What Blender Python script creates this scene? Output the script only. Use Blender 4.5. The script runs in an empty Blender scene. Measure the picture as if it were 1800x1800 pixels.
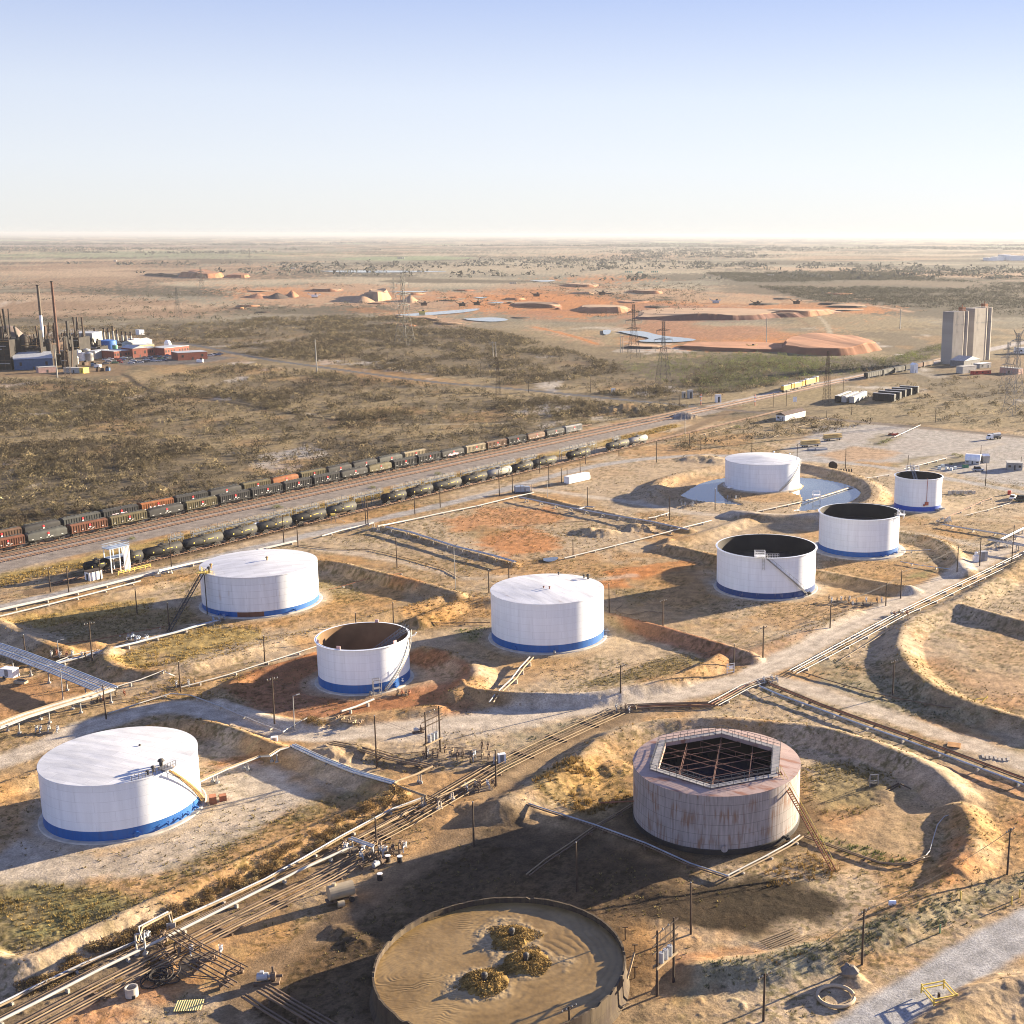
import bpy, math, random
import numpy as np
from mathutils import Vector, Matrix
random.seed(7); RNG = np.random.default_rng(11)
scene = bpy.context.scene
COL = scene.collection
# ------------------------------------------------------------------ camera (a real drone view, 100 m up)
H = 100.0
F, PX, ROLL = 2220.0, 1160.0, 0.0028
HOR = 411.5 + ROLL * (PX - 900)
PIT = math.atan((900 - HOR) / F)
CP, SP, CR, SR = math.cos(PIT), math.sin(PIT), math.cos(ROLL), math.sin(ROLL)
def G(x, y, z=0.0):
    """survey: where the sight line through a photo point meets height z"""
    u, v = x - PX, y - 900
    u, v = CR * u + SR * v, -SR * u + CR * v
    dz = -SP - v / F * CP
    t = (z - H) / dz
    return np.array([u / F * t, (CP - v / F * SP) * t, z])
def GL(pts, z=0.0):
    return np.array([G(a, b, z)[:2] for a, b in pts])
def mpp(x, y):
    p = G(x, y)
    return (p[1] * CP + H * SP) / F
cam = bpy.data.cameras.new('camera'); camo = bpy.data.objects.new('camera', cam); COL.objects.link(camo)
camo.location = (0, 0, H)
cam.sensor_fit = 'HORIZONTAL'; cam.sensor_width = 36; cam.lens = 36 * F / 1800
cam.shift_x = -(PX - 900) / 1800
cam.clip_start = 1; cam.clip_end = 400000
camo.matrix_world = Matrix.Translation((0, 0, H)) @ Matrix.Rotation(math.pi / 2 - PIT, 4, 'X') @ Matrix.Rotation(ROLL, 4, 'Z')
scene.camera = camo
# ------------------------------------------------------------------ light
AZ, EL = math.radians(34), math.radians(11.3)
SUNV = Vector((math.cos(AZ) * math.cos(EL), math.sin(AZ) * math.cos(EL), math.sin(EL)))
w = bpy.data.worlds.new('World'); scene.world = w; w.use_nodes = True
nt = w.node_tree
L_ = nt.links
sky = nt.nodes.new('ShaderNodeTexSky'); sky.sky_type = 'NISHITA'; sky.sun_disc = False
sky.sun_elevation = EL; sky.sun_rotation = math.pi / 2 - AZ
sky.altitude = 300; sky.air_density = 1.0; sky.dust_density = .5; sky.ozone_density = 3.0
bg = nt.nodes['Background']; bg.inputs[1].default_value = 0.05
# the pale dusty band of this morning's sky, brighter low down, towards the sun and, as added fill, behind the camera
tcw = nt.nodes.new('ShaderNodeTexCoord'); spw = nt.nodes.new('ShaderNodeSeparateXYZ'); L_.new(tcw.outputs['Generated'], spw.inputs[0])
rw = nt.nodes.new('ShaderNodeValToRGB'); e = rw.color_ramp.elements
for p_, c_ in ((0.0, (3.75, 3.75, 3.68)), (.02, (3.72, 3.78, 3.8)), (.05, (3.6, 3.78, 4.05)), (.10, (3.2, 3.5, 4.1)), (.17, (2.1, 2.55, 3.8)), (.4, (1.2, 1.55, 3.1)), (1.0, (.8, 1.15, 2.6))):
    q_ = e.new(p_) if p_ not in (0.0, 1.0) else e[0 if p_ == 0.0 else -1]
    q_.color = (c_[0] / 5, c_[1] / 5, c_[2] / 5, 1)
L_.new(spw.outputs['Z'], rw.inputs[0])
dt = nt.nodes.new('ShaderNodeVectorMath'); dt.operation = 'DOT_PRODUCT'; L_.new(tcw.outputs['Generated'], dt.inputs[0]); dt.inputs[1].default_value = (math.cos(AZ), math.sin(AZ), 0)
mrw = nt.nodes.new('ShaderNodeMapRange'); mrw.inputs[1].default_value = -.1; mrw.inputs[2].default_value = .9; mrw.inputs[3].default_value = 4.7; mrw.inputs[4].default_value = 5.5; L_.new(dt.outputs['Value'], mrw.inputs[0])
scw = nt.nodes.new('ShaderNodeVectorMath'); scw.operation = 'SCALE'; L_.new(rw.outputs[0], scw.inputs[0]); mry = nt.nodes.new('ShaderNodeMapRange'); mry.inputs[1].default_value = .2; mry.inputs[2].default_value = -.9; mry.inputs[3].default_value = .9; mry.inputs[4].default_value = 1.35; L_.new(spw.outputs['Y'], mry.inputs[0])  # Y gain: sky behind the camera brightened as added fill for shaded walls
mlw = nt.nodes.new('ShaderNodeMath'); mlw.operation = 'MULTIPLY'; L_.new(mrw.outputs[0], mlw.inputs[0]); L_.new(mry.outputs[0], mlw.inputs[1]); L_.new(mlw.outputs[0], scw.inputs['Scale'])
mxw = nt.nodes.new('ShaderNodeMix'); mxw.data_type = 'RGBA'; mxw.inputs['Factor'].default_value = .95
L_.new(sky.outputs[0], mxw.inputs['A']); L_.new(scw.outputs[0], mxw.inputs['B']); L_.new(mxw.outputs['Result'], bg.inputs[0])
sl = bpy.data.lights.new('sun', 'SUN'); sl.energy = 5.0; sl.angle = math.radians(0.5); sl.color = (1.0, 0.83, 0.60)
so = bpy.data.objects.new('sun', sl); COL.objects.link(so); so.location = (0, 0, 300)
so.rotation_euler = (-SUNV).to_track_quat('-Z', 'Y').to_euler()
scene.view_settings.view_transform = 'Standard'; scene.view_settings.look = 'None'
scene.view_settings.exposure = 2.4; scene.view_settings.gamma = 1.0
scene.cycles.max_bounces = 6; scene.cycles.diffuse_bounces = 3; scene.cycles.glossy_bounces = 2
scene.cycles.transmission_bounces = 2; scene.cycles.volume_bounces = 1; scene.cycles.transparent_max_bounces = 6
scene.cycles.use_denoising = True; scene.cycles.filter_width = 1.05
# ------------------------------------------------------------------ noise (numpy)
def _h(i, j, s):
    v = np.sin(i * 127.1 + j * 311.7 + s * 74.7) * 43758.5453
    return v - np.floor(v)
def vnoise(x, y, s=0):
    xi, yi = np.floor(x), np.floor(y); fx, fy = x - xi, y - yi
    fx = fx * fx * (3 - 2 * fx); fy = fy * fy * (3 - 2 * fy)
    return (_h(xi, yi, s) * (1 - fx) + _h(xi + 1, yi, s) * fx) * (1 - fy) + (_h(xi, yi + 1, s) * (1 - fx) + _h(xi + 1, yi + 1, s) * fx) * fy
def fbm(x, y, s=0, o=4, g=0.5):
    r = 0; a = 1; t = 0
    for k in range(o):
        r = r + a * vnoise(x * 2 ** k + 13.7 * k, y * 2 ** k - 7.1 * k, s + k); t += a; a *= g
    return r / t            # 0..1
def sstep(a, b, x):
    t = np.clip((x - a) / (b - a), 0, 1); return t * t * (3 - 2 * t)
# ------------------------------------------------------------------ mesh helpers
MATS = {}
def mat(name, col, rough=0.8, metal=0.0, var=0.15, scale=0.6, bump=0.0, spec=0.3, emit=None):
    """plain coloured surface with mottled dirt"""
    if name in MATS: return MATS[name]
    m = bpy.data.materials.new(name); m.use_nodes = True; n = m.node_tree
    b = n.nodes['Principled BSDF']; b.inputs['Roughness'].default_value = rough; b.inputs['Metallic'].default_value = metal
    b.inputs['Specular IOR Level'].default_value = spec
    tc = n.nodes.new('ShaderNodeTexCoord'); ns = n.nodes.new('ShaderNodeTexNoise'); ns.inputs['Scale'].default_value = scale; ns.inputs['Detail'].default_value = 6
    n.links.new(tc.outputs['Object'], ns.inputs['Vector'])
    r = n.nodes.new('ShaderNodeValToRGB'); r.color_ramp.elements[0].position = 0.3; r.color_ramp.elements[1].position = 0.7
    c = np.array(col)
    r.color_ramp.elements[0].color = (*np.clip(c * (1 - var), 0, 1), 1); r.color_ramp.elements[1].color = (*np.clip(c * (1 + var), 0, 1), 1)
    n.links.new(ns.outputs['Fac'], r.inputs[0]); n.links.new(r.outputs[0], b.inputs['Base Color'])
    if bump:
        bp = n.nodes.new('ShaderNodeBump'); bp.inputs['Strength'].default_value = 0.6; bp.inputs['Distance'].default_value = bump
        n.links.new(ns.outputs['Fac'], bp.inputs['Height']); n.links.new(bp.outputs[0], b.inputs['Normal'])
    MATS[name] = m
    return m
class MB:
    def __init__(s): s.v = []; s.f = []
    def add(s, vs, fs):
        k = len(s.v); s.v.extend([tuple(map(float, p)) for p in vs]); s.f.extend([tuple(k + i for i in q) for q in fs]); return s
    def box(s, c, d, rz=0.0, M=None):
        x, y, z = d[0] / 2, d[1] / 2, d[2] / 2
        cs, sn = math.cos(rz), math.sin(rz); vs = []
        for a, b, e in ((-x, -y, -z), (x, -y, -z), (x, y, -z), (-x, y, -z), (-x, -y, z), (x, -y, z), (x, y, z), (-x, y, z)):
            vs.append((c[0] + a * cs - b * sn, c[1] + a * sn + b * cs, c[2] + e))
        return s.add(vs, [(0, 3, 2, 1), (4, 5, 6, 7), (0, 1, 5, 4), (1, 2, 6, 5), (2, 3, 7, 6), (3, 0, 4, 7)])
    def bar(s, a, b, w, h=None):
        """rectangular bar from a to b"""
        a, b = Vector(a), Vector(b); d = b - a
        if d.length < 1e-6: return s
        d.normalize(); up = Vector((0, 0, 1)) if abs(d.z) < 0.95 else Vector((1, 0, 0))
        u = d.cross(up).normalized() * w / 2; v = d.cross(u).normalized() * (h or w) / 2
        vs = [a - u - v, a + u - v, a + u + v, a - u + v, b - u - v, b + u - v, b + u + v, b - u + v]
        return s.add(vs, [(0, 3, 2, 1), (4, 5, 6, 7), (0, 1, 5, 4), (1, 2, 6, 5), (2, 3, 7, 6), (3, 0, 4, 7)])
    def tube(s, pts, r, n=8, cap=True, r2=None):
        pts = [Vector(p) for p in pts]; k = len(s.v); m = len(pts)
        for i, p in enumerate(pts):
            d = (pts[min(i + 1, m - 1)] - pts[max(i - 1, 0)]).normalized()
            up = Vector((0, 0, 1)) if abs(d.z) < 0.9 else Vector((1, 0, 0))
            u = d.cross(up).normalized(); v = u.cross(d).normalized()
            rr = r if r2 is None else r + (r2 - r) * i / max(1, m - 1)
            for j in range(n):
                t = 2 * math.pi * j / n
                s.v.append(tuple(p + u * math.cos(t) * rr + v * math.sin(t) * rr))
        for i in range(m - 1):
            for j in range(n):
                a = k + i * n + j; b = k + i * n + (j + 1) % n
                s.f.append((a, b, b + n, a + n))
        if cap:
            s.f.append(tuple(k + j for j in range(n))[::-1]); s.f.append(tuple(k + (m - 1) * n + j for j in range(n)))
        return s
    def lathe(s, prof, n=48, c=(0, 0, 0), cap0=False, cap1=False, a0=0.0, a1=2 * math.pi):
        full = abs(a1 - a0 - 2 * math.pi) < 1e-6; k = len(s.v); cols = n if full else n + 1
        for r, z in prof:
            for j in range(cols):
                t = a0 + (a1 - a0) * j / n
                s.v.append((c[0] + r * math.cos(t), c[1] + r * math.sin(t), c[2] + z))
        for i in range(len(prof) - 1):
            for j in range(n):
                a = k + i * cols + j; b = k + i * cols + (j + 1) % cols
                s.f.append((a, b, b + cols, a + cols))
        if cap0: s.f.append(tuple(k + j for j in range(cols))[::-1])
        if cap1: s.f.append(tuple(k + (len(prof) - 1) * cols + j for j in range(cols)))
        return s
    def prism(s, poly, z0, z1):
        n = len(poly); vs = [(p[0], p[1], z0) for p in poly] + [(p[0], p[1], z1) for p in poly]
        return s.add(vs, [tuple(range(n))[::-1], tuple(range(n, 2 * n))] + [(i, (i + 1) % n, n + (i + 1) % n, n + i) for i in range(n)])
    def profx(s, prof, x0, x1):
        """extrude a (y,z) outline along x"""
        n = len(prof); vs = [(x0, p[0], p[1]) for p in prof] + [(x1, p[0], p[1]) for p in prof]
        return s.add(vs, [tuple(range(n))[::-1], tuple(range(n, 2 * n))] + [(i, (i + 1) % n, n + (i + 1) % n, n + i) for i in range(n)])
    def build(s, name, m, parent=None, smooth=False, loc=None):
        me = bpy.data.meshes.new(name); me.from_pydata(s.v, [], s.f); me.update()
        if smooth: me.polygons.foreach_set('use_smooth', [True] * len(me.polygons))
        if m: me.materials.append(m)
        o = bpy.data.objects.new(name, me); COL.objects.link(o)
        if parent: o.parent = parent
        if loc is not None: o.location = loc
        return o
def autosmooth(o, ang=0.6):
    me = o.data; me.polygons.foreach_set('use_smooth', [True] * len(me.polygons))
    try: me.set_sharp_from_angle(angle=ang)
    except Exception: pass
    return o
def thing(name, label, cat, loc=(0, 0, 0), rz=0.0, group=None):
    o = bpy.data.objects.new(name, None); COL.objects.link(o); o.empty_display_size = 1
    o.location = tuple(float(a) for a in loc); o.rotation_euler = (0, 0, float(rz)); tag(o, label, cat, group); return o
def tag(o, label=None, cat=None, group=None, kind=None):
    if label: o['label'] = label
    if cat: o['category'] = cat
    if group: o['group'] = group
    if kind: o['kind'] = kind
    return o
def dup(root, loc, rz=0.0, label=None, group=None, scale=None, mats=None):
    """copy a thing with its parts and sub-parts; mats: {part name: material} puts another paint on the copy"""
    r = root.copy(); COL.objects.link(r); r.location = tuple(float(a) for a in loc); r.rotation_euler = (0, 0, float(rz))
    if scale: r.scale = scale
    if label: r['label'] = label
    if group: r['group'] = group
    for ch in list(root.children):
        c = ch.copy(); COL.objects.link(c); c.parent = r; repaint(c, mats)
        for g in ch.children:
            d = g.copy(); COL.objects.link(d); d.parent = c; repaint(d, mats)
    return r
def repaint(o, mats):
    if not mats: return
    k = o.name.split('.')[0]
    if k in mats and o.material_slots:
        o.material_slots[0].link = 'OBJECT'; o.material_slots[0].material = mats[k]
def npmesh(name, V, Fq, m, smooth=False, col=None):
    """big mesh from arrays (Fq: n x 3 or n x 4)"""
    me = bpy.data.meshes.new(name); nv, (nf, k) = len(V), Fq.shape
    me.vertices.add(nv); me.vertices.foreach_set('co', np.ascontiguousarray(V, np.float32).ravel())
    me.loops.add(nf * k); me.loops.foreach_set('vertex_index', np.ascontiguousarray(Fq, np.int32).ravel())
    me.polygons.add(nf); me.polygons.foreach_set('loop_start', np.arange(0, nf * k, k, dtype=np.int32))
    try: me.polygons.foreach_set('loop_total', np.full(nf, k, np.int32))
    except Exception: pass
    me.update(calc_edges=True)
    me.polygons.foreach_set('use_smooth', np.full(nf, smooth))
    if col is not None:
        a = me.attributes.new('Col', 'FLOAT_COLOR', 'POINT'); c4 = np.ones((nv, 4), np.float32); c4[:, :3] = col; a.data.foreach_set('color', c4.ravel())
    me.materials.append(m); me.validate()
    o = bpy.data.objects.new(name, me); COL.objects.link(o); return o
# ------------------------------------------------------------------ terrain: earth dikes (surveyed crest lines), pads, mounds
def pdist(x, y, P, maxd):
    """distance to polyline P for points within maxd (elsewhere big)"""
    d = np.full(x.shape, 1e9)
    for (ax, ay), (bx, by) in zip(P[:-1], P[1:]):
        m = np.nonzero((x > min(ax, bx) - maxd) & (x < max(ax, bx) + maxd) & (y > min(ay, by) - maxd) & (y < max(ay, by) + maxd))[0]
        if not len(m): continue
        xx, yy = x[m], y[m]; ex, ey = bx - ax, by - ay; L = ex * ex + ey * ey + 1e-9
        t = np.clip(((xx - ax) * ex + (yy - ay) * ey) / L, 0, 1)
        d[m] = np.minimum(d[m], np.hypot(xx - ax - t * ex, yy - ay - t * ey))
    return d
def inpoly(x, y, P):
    r = np.zeros(x.shape, bool); n = len(P); j = n - 1
    for i in range(n):
        xi, yi = P[i]; xj, yj = P[j]
        if yi != yj:
            r ^= ((yi > y) != (yj > y)) & (x < (xj - xi) * (y - yi) / (yj - yi) + xi)
        j = i
    return r
def smoothline(P, k=3):
    """Chaikin corner cutting"""
    P = np.asarray(P, float)
    for _ in range(k):
        Q = [P[0]]
        for a, b in zip(P[:-1], P[1:]): Q += [a * .75 + b * .25, a * .25 + b * .75]
        Q.append(P[-1]); P = np.array(Q)
    return P
BERMS = [  # crest line, height, half top width, slope run
 ([(-60,1660),(25,1694),(120,1652),(250,1590),(450,1498),(600,1430),(676,1396),(690,1384),(674,1373),(600,1346),(520,1318),(440,1292),(385,1270),(330,1261),(290,1265),(230,1287),(120,1332),(0,1377),(-60,1398)],1.9,.35,3.4),
 ([(548,984),(585,984),(640,1000),(720,1018),(802,1039)],2.3,.8,4.0),
 ([(802,1039),(740,1060),(690,1073),(600,1095),(500,1120),(440,1137),(380,1155),(310,1172),(240,1179),(195,1166),(183,1150),(192,1138)],1.5,.6,3.2),
 ([(112,1138),(97,1134),(50,1115),(0,1092),(-80,1060)],2.2,.8,4.5),
 ([(-80,1103),(0,1086),(100,1064),(190,1046),(270,1026),(345,1008)],1.0,.5,3.0),
 ([(395,1222),(402,1205),(440,1183),(500,1165),(553,1150)],1.2,.5,4.0),
 ([(385,1226),(450,1256),(520,1269),(560,1264),(640,1258),(700,1248),(765,1241)],1.0,.5,3.0),
 ([(745,1136),(810,1153),(840,1172),(832,1195),(800,1215)],2.0,.6,5.0),
 ([(735,1085),(790,1063),(820,1052),(868,1049)],2.0,.6,4.0),
 ([(812,1193),(820,1207),(860,1213),(920,1218),(1000,1220),(1060,1215),(1120,1203),(1190,1187),(1240,1165),(1264,1149)],2.2,.3,3.4),
 ([(1060,1075),(1110,1088),(1180,1105),(1260,1128),(1318,1146)],1.9,.5,3.4),
 ([(1318,1146),(1370,1125),(1440,1098),(1500,1072)],.8,.5,3.0),
 ([(1435,1001),(1500,1013),(1560,1025),(1600,1030)],1.7,.6,3.5),
 ([(1165,957),(1240,935),(1312,911)],1.6,.5,5.0),
 ([(1172,956),(1220,966),(1262,976)],1.6,.5,4.0),
 ([(1585,935),(1640,943),(1672,960),(1697,1000)],1.7,.6,4.0),
 ([(1143,872),(1150,852),(1166,840),(1220,825),(1278,814)],1.9,1.4,5.0),
 ([(1400,812),(1470,825),(1520,841),(1542,860),(1536,879),(1490,896),(1420,904),(1345,904),(1295,897)],1.9,1.4,5.0),
 ([(880,1407),(960,1372),(1005,1345),(1045,1302),(1105,1275),(1190,1262),(1290,1261),(1400,1271),(1490,1289),(1570,1315),(1640,1347),(1676,1382)],2.2,.5,5.2),
 ([(1690,1412),(1716,1450),(1706,1495),(1682,1522)],2.0,.5,4.5),
 ([(1682,1532),(1640,1570),(1560,1618),(1490,1645),(1420,1668),(1330,1690),(1230,1696)],1.6,.4,4.0),
 ([(2080,800),(1860,945),(1740,1025),(1680,1058),(1610,1082),(1582,1108),(1580,1140),(1605,1180),(1655,1213),(1720,1240),(1860,1280),(2080,1330)],2.1,.5,5.5),
 ([(1690,1062),(1740,1075),(1860,1105),(2080,1160)],2.0,.5,5.0),
 ([(1620,1830),(1700,1757),(1740,1730),(1860,1705),(2080,1660)],2.2,.5,4.5),
 ([(930,868),(1000,885),(1070,901),(1140,915),(1212,930)],.9,.6,2.2),
 ([(672,926),(720,938),(800,962),(905,990)],.8,.5,2.0),
 ([(100,1137),(130,1132),(165,1128)],1.0,.5,2.5),
 ([(885,1406),(960,1430),(1040,1457),(1130,1488)],.5,.3,1.6),
]
BERMS = [(smoothline(GL(p, h), 2), h, tw, run) for p, h, tw, run in BERMS]
MOUNDS = [((1175,957),5,2.6),((1035,935),6,1.8),((1060,938),6,1.6),((1120,928),7,1.4),((580,1330),5,1.8),((625,1322),4,1.4),((1000,1190),0.1,0),
 ((560,1275),3.5,1.2),((1500,1722),2,1.1),((600,1640),2.5,.8),((625,1655),2.5,.8),((1150,1560),5,.5),((1205,733),9,3),((1105,720),20,3.5),((1145,717),16,3.0),
 ((860,1495),5,.9),((845,1420),4,.9),((1070,1350),5,.9),((1020,1385),4,.7),((1560,1395),4,.5),((780,1165),6,.9),((1235,806),9,1.6),((1255,810),8,1.4),((1215,808),8,1.3)]
MOUNDS = [(G(*p)[:2], r, h) for p, r, h in MOUNDS]
TANKS = dict(A=(-95.16,208.05,12.97,10.26),B=(-110.73,337.68,15.55,11.09),C=(-67.76,275.39,10.27,10.41),D=(-28.44,307.91,14.25,12.46),
 E=(30.83,354.65,14.27,12.26),Fk=(64.73,400.09,12.88,12.53),Gk=(41.8,507.21,15.23,10.92),Hk=(96.82,464.59,8.7,12.26),I=(10.02,206.03,14.55,10.37))
JX, JY, JR, JH = G(880,1697,3.2)[0], G(880,1697,3.2)[1], 16.75, 3.9
POND = smoothline(np.vstack([GL([(1196,870),(1225,850),(1262,840),(1310,836),(1420,838),(1475,846),(1512,858),(1514,870),(1490,885),(1440,895),(1395,898),(1350,893),(1320,888),(1250,883),(1215,878)]), GL([(1196,870)])]), 2)
ISLE = smoothline(GL([(1262,852),(1275,845),(1405,866),(1412,878),(1402,899),(1345,896),(1285,882),(1262,866),(1262,852)]), 1)
def height(x, y, fine=False):
    x = np.asarray(x, float); y = np.asarray(y, float)
    h = np.zeros(x.shape); near = y < 720
    for P, hh, tw, run in BERMS:
        d = pdist(x, y, P, tw + run + 1.5)
        m = np.nonzero(d < tw + run + 1.2)[0]
        if len(m):
            dd = d[m] + (fbm(x[m] * .35, y[m] * .35, 3, 3) - .5) * .17 * run
            t = np.clip((tw + run - dd) / run, 0, 1)
            hv = hh * (0.75 * t + 0.25 * t * t * (3 - 2 * t)) * (.9 + .2 * vnoise(x[m] * .12, y[m] * .12, 9))
            hv = hv + hh * .08 * (fbm(x[m] * .9, y[m] * .9, 19, 3) - .5) * 4 * t * (1 - t)
            h[m] = np.maximum(h[m], hv)
    for (mx, my), r, mh in MOUNDS:
        m = np.nonzero((abs(x - mx) < r * 1.3) & (abs(y - my) < r * 1.3))[0]
        if len(m):
            d = np.hypot(x[m] - mx, y[m] - my) + (fbm(x[m] * .6, y[m] * .6, 5, 3) - .5) * r * .6
            h[m] = np.maximum(h[m], mh * np.clip(1 - d / r, 0, 1) ** .9)
    # pond basin is sunk
    d = inpoly(x, y, POND)
    isl = inpoly(x, y, ISLE) | (np.hypot(x - TANKS['Gk'][0], y - TANKS['Gk'][1]) < TANKS['Gk'][2] + 1.5)
    h = np.where(d & ~isl, -0.6, h)
    return h
def hz(x, y):
    return float(height(np.array([x]), np.array([y]))[0])
def on(px, py):
    p = G(px, py); return (p[0], p[1], hz(p[0], p[1]))
# grid: fine in front of the camera, coarse to the sides, to the horizon and behind
rows_px = np.concatenate([np.arange(1990, 640, -1.6), np.arange(640, 470, -1.5), np.arange(470, 425, -1.5)])
yy = np.array([G(PX, a)[1] for a in rows_px])
yy = np.concatenate([[-3000, -600, -150, -40, 0, 30, 55, 75, 88, 98, 106, 112], yy[yy > 116], yy[-1] * np.geomspace(1.15, 100000 / yy[-1], 14)])
tt = np.concatenate([[-14, -6, -3, -2, -1.4, -1.1, -.9, -.78, -.71, -.67], np.linspace(-.645, .52, 1010), [.535, .56, .6, .68, .8, 1, 1.3, 2, 3, 6, 14]])
ZR = np.abs(yy) * CP + H * SP + 20
GX = tt[None, :] * ZR[:, None] * np.ones((len(yy), 1)); GY = np.repeat(yy[:, None], len(tt), 1)
NR, NC = GX.shape
X, Y = GX.ravel(), GY.ravel()
Zc = height(X, Y)
nearm = sstep(900, 500, Y)
ROUGH = np.ones_like(X)                      # 1 = wild ground; roads and pads lower it below
# ------------------------------------------------------------------ soil colours
PAL = dict(pale=(.40,.305,.195), tan=(.34,.235,.125), ochre=(.38,.21,.075), orange=(.43,.17,.05), red=(.28,.105,.045), gravel=(.43,.37,.29), road=(.47,.40,.31),
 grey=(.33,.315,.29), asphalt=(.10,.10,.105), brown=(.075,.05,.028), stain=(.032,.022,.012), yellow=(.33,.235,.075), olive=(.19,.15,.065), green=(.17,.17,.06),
 weed=(.23,.215,.14), scrub=(.155,.12,.07), greyroad=(.33,.322,.31), scrubd=(.085,.068,.042), straw=(.255,.195,.105), salt=(.46,.42,.36), ballast=(.25,.215,.18), ballastl=(.40,.36,.32),
 black=(.035,.028,.022), farpink=(.36,.225,.13), fargrey=(.20,.18,.125), farpale=(.34,.285,.19), rust=(.30,.125,.05), dirtd=(.20,.135,.075), wine=(.20,.12,.09), fgreen=(.22,.27,.14))
PAL = {k: np.array(v) for k, v in PAL.items()}
n1 = fbm(X * .03, Y * .03, 21, 5); n2 = fbm(X * .15, Y * .15, 33, 4); n3 = fbm(X * .9, Y * .9, 44, 3); n4 = fbm(X * .012, Y * .012, 55, 4)
n5 = fbm(X * .4, Y * .4, 66, 4)
def mixc(a, b, t): return a * (1 - t[:, None]) + b * t[:, None]
C = mixc(np.tile(PAL['tan'], (len(X), 1)), np.tile(PAL['pale'], (len(X), 1)), sstep(.4, .62, n1))
C = mixc(C, np.tile(PAL['ochre'], (len(X), 1)), .7 * sstep(.50, .66, fbm(X * .05, Y * .05, 71, 4)))
C = mixc(C, np.tile(PAL['olive'], (len(X), 1)), .45 * sstep(.54, .66, n5) * sstep(.4, .6, n2))
CLASS = np.zeros(len(X), np.int8); ROADS = []
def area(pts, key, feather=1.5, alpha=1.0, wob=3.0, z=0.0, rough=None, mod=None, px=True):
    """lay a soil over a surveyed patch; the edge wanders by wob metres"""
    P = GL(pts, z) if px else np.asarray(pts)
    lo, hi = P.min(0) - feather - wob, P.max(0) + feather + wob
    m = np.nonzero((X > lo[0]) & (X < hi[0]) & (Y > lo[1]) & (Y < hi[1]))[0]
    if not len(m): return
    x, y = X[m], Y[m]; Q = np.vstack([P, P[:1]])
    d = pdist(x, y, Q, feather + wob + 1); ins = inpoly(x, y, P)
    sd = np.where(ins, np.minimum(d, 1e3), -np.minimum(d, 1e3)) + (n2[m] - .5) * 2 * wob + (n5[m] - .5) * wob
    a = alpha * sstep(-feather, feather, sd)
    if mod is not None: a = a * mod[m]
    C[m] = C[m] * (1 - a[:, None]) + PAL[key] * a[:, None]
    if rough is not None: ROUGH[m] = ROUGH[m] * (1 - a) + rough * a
def stroke(pts, width, key, feather=.8, alpha=1.0, wob=.6, rough=None, cls=None, mod=None, ruts=False, z=0.0):
    P = smoothline(GL(pts, z), 3); R = width / 2 + feather + wob + 1
    d = pdist(X, Y, P, R); m = np.nonzero(d < R)[0]
    sd = width / 2 - d[m] + (n2[m] - .5) * 2 * wob + (n5[m] - .5) * wob
    a = alpha * sstep(-feather, feather, sd)
    if mod is not None: a = a * mod[m]
    c = PAL[key]
    if ruts:
        r = np.exp(-((d[m] - .9) / .35) ** 2) * .5 + np.exp(-((d[m] - width * .33) / .4) ** 2) * .35
        cc = c[None, :] * (1 + .16 * r[:, None] - .07 * np.exp(-(d[m] / .4) ** 2)[:, None])
    else: cc = c[None, :]
    C[m] = C[m] * (1 - a[:, None]) + cc * a[:, None]
    if rough is not None: ROUGH[m] = ROUGH[m] * (1 - a) + rough * a
    if cls: CLASS[m[(width / 2 - d[m] > 0)]] = cls; ROADS.append((P, width / 2))
# ------------------------------------------------------------------ rail geometry (straight lines on the ground)
RA, RB = G(0, 972)[:2], G(1020, 760)[:2]; RD = (RB - RA) / np.linalg.norm(RB - RA); RN = np.array([-RD[1], RD[0]]); RANG = math.atan2(RD[1], RD[0])
TA, TB = G(252, 990)[:2], G(1132, 780)[:2]; TD = (TB - TA) / np.linalg.norm(TB - TA); TANG = math.atan2(TD[1], TD[0]); TN = np.array([-TD[1], TD[0]])
sr = (X - RA[0]) * RN[0] + (Y - RA[1]) * RN[1]; lr = (X - RA[0]) * RD[0] + (Y - RA[1]) * RD[1]
def rail_s(px, py):
    p = G(px, py)[:2] - RA; return float(p @ RD), float(p @ RN)
# scrubland beyond the railway and beyond the yard
scr = np.maximum(sstep(4, 12, sr), sstep(670, 720, Y + .15 * X - 40 * (n4 - .5)))
sc_c = mixc(np.tile(PAL['straw'], (len(X), 1)), np.tile(PAL['scrub'], (len(X), 1)), sstep(.38, .58, fbm(X * .02, Y * .02, 81, 5)))
sc_c = mixc(sc_c, np.tile(PAL['scrubd'], (len(X), 1)), .5 * sstep(.47, .6, fbm(X * .035, Y * .024, 83, 4)) * (.4 + .6 * sstep(.44, .56, fbm(X * .012, Y * .009, 601, 4))))
sc_c = mixc(sc_c, np.tile(PAL['salt'], (len(X), 1)), .7 * sstep(.66, .74, fbm(X * .03 + 9, Y * .018, 87, 5)))
sc_c = mixc(sc_c, np.tile(PAL['ochre'], (len(X), 1)), .35 * sstep(.58, .7, fbm(X * .03 + 3, Y * .018, 97, 4)))
C = mixc(C, sc_c, scr)
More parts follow.
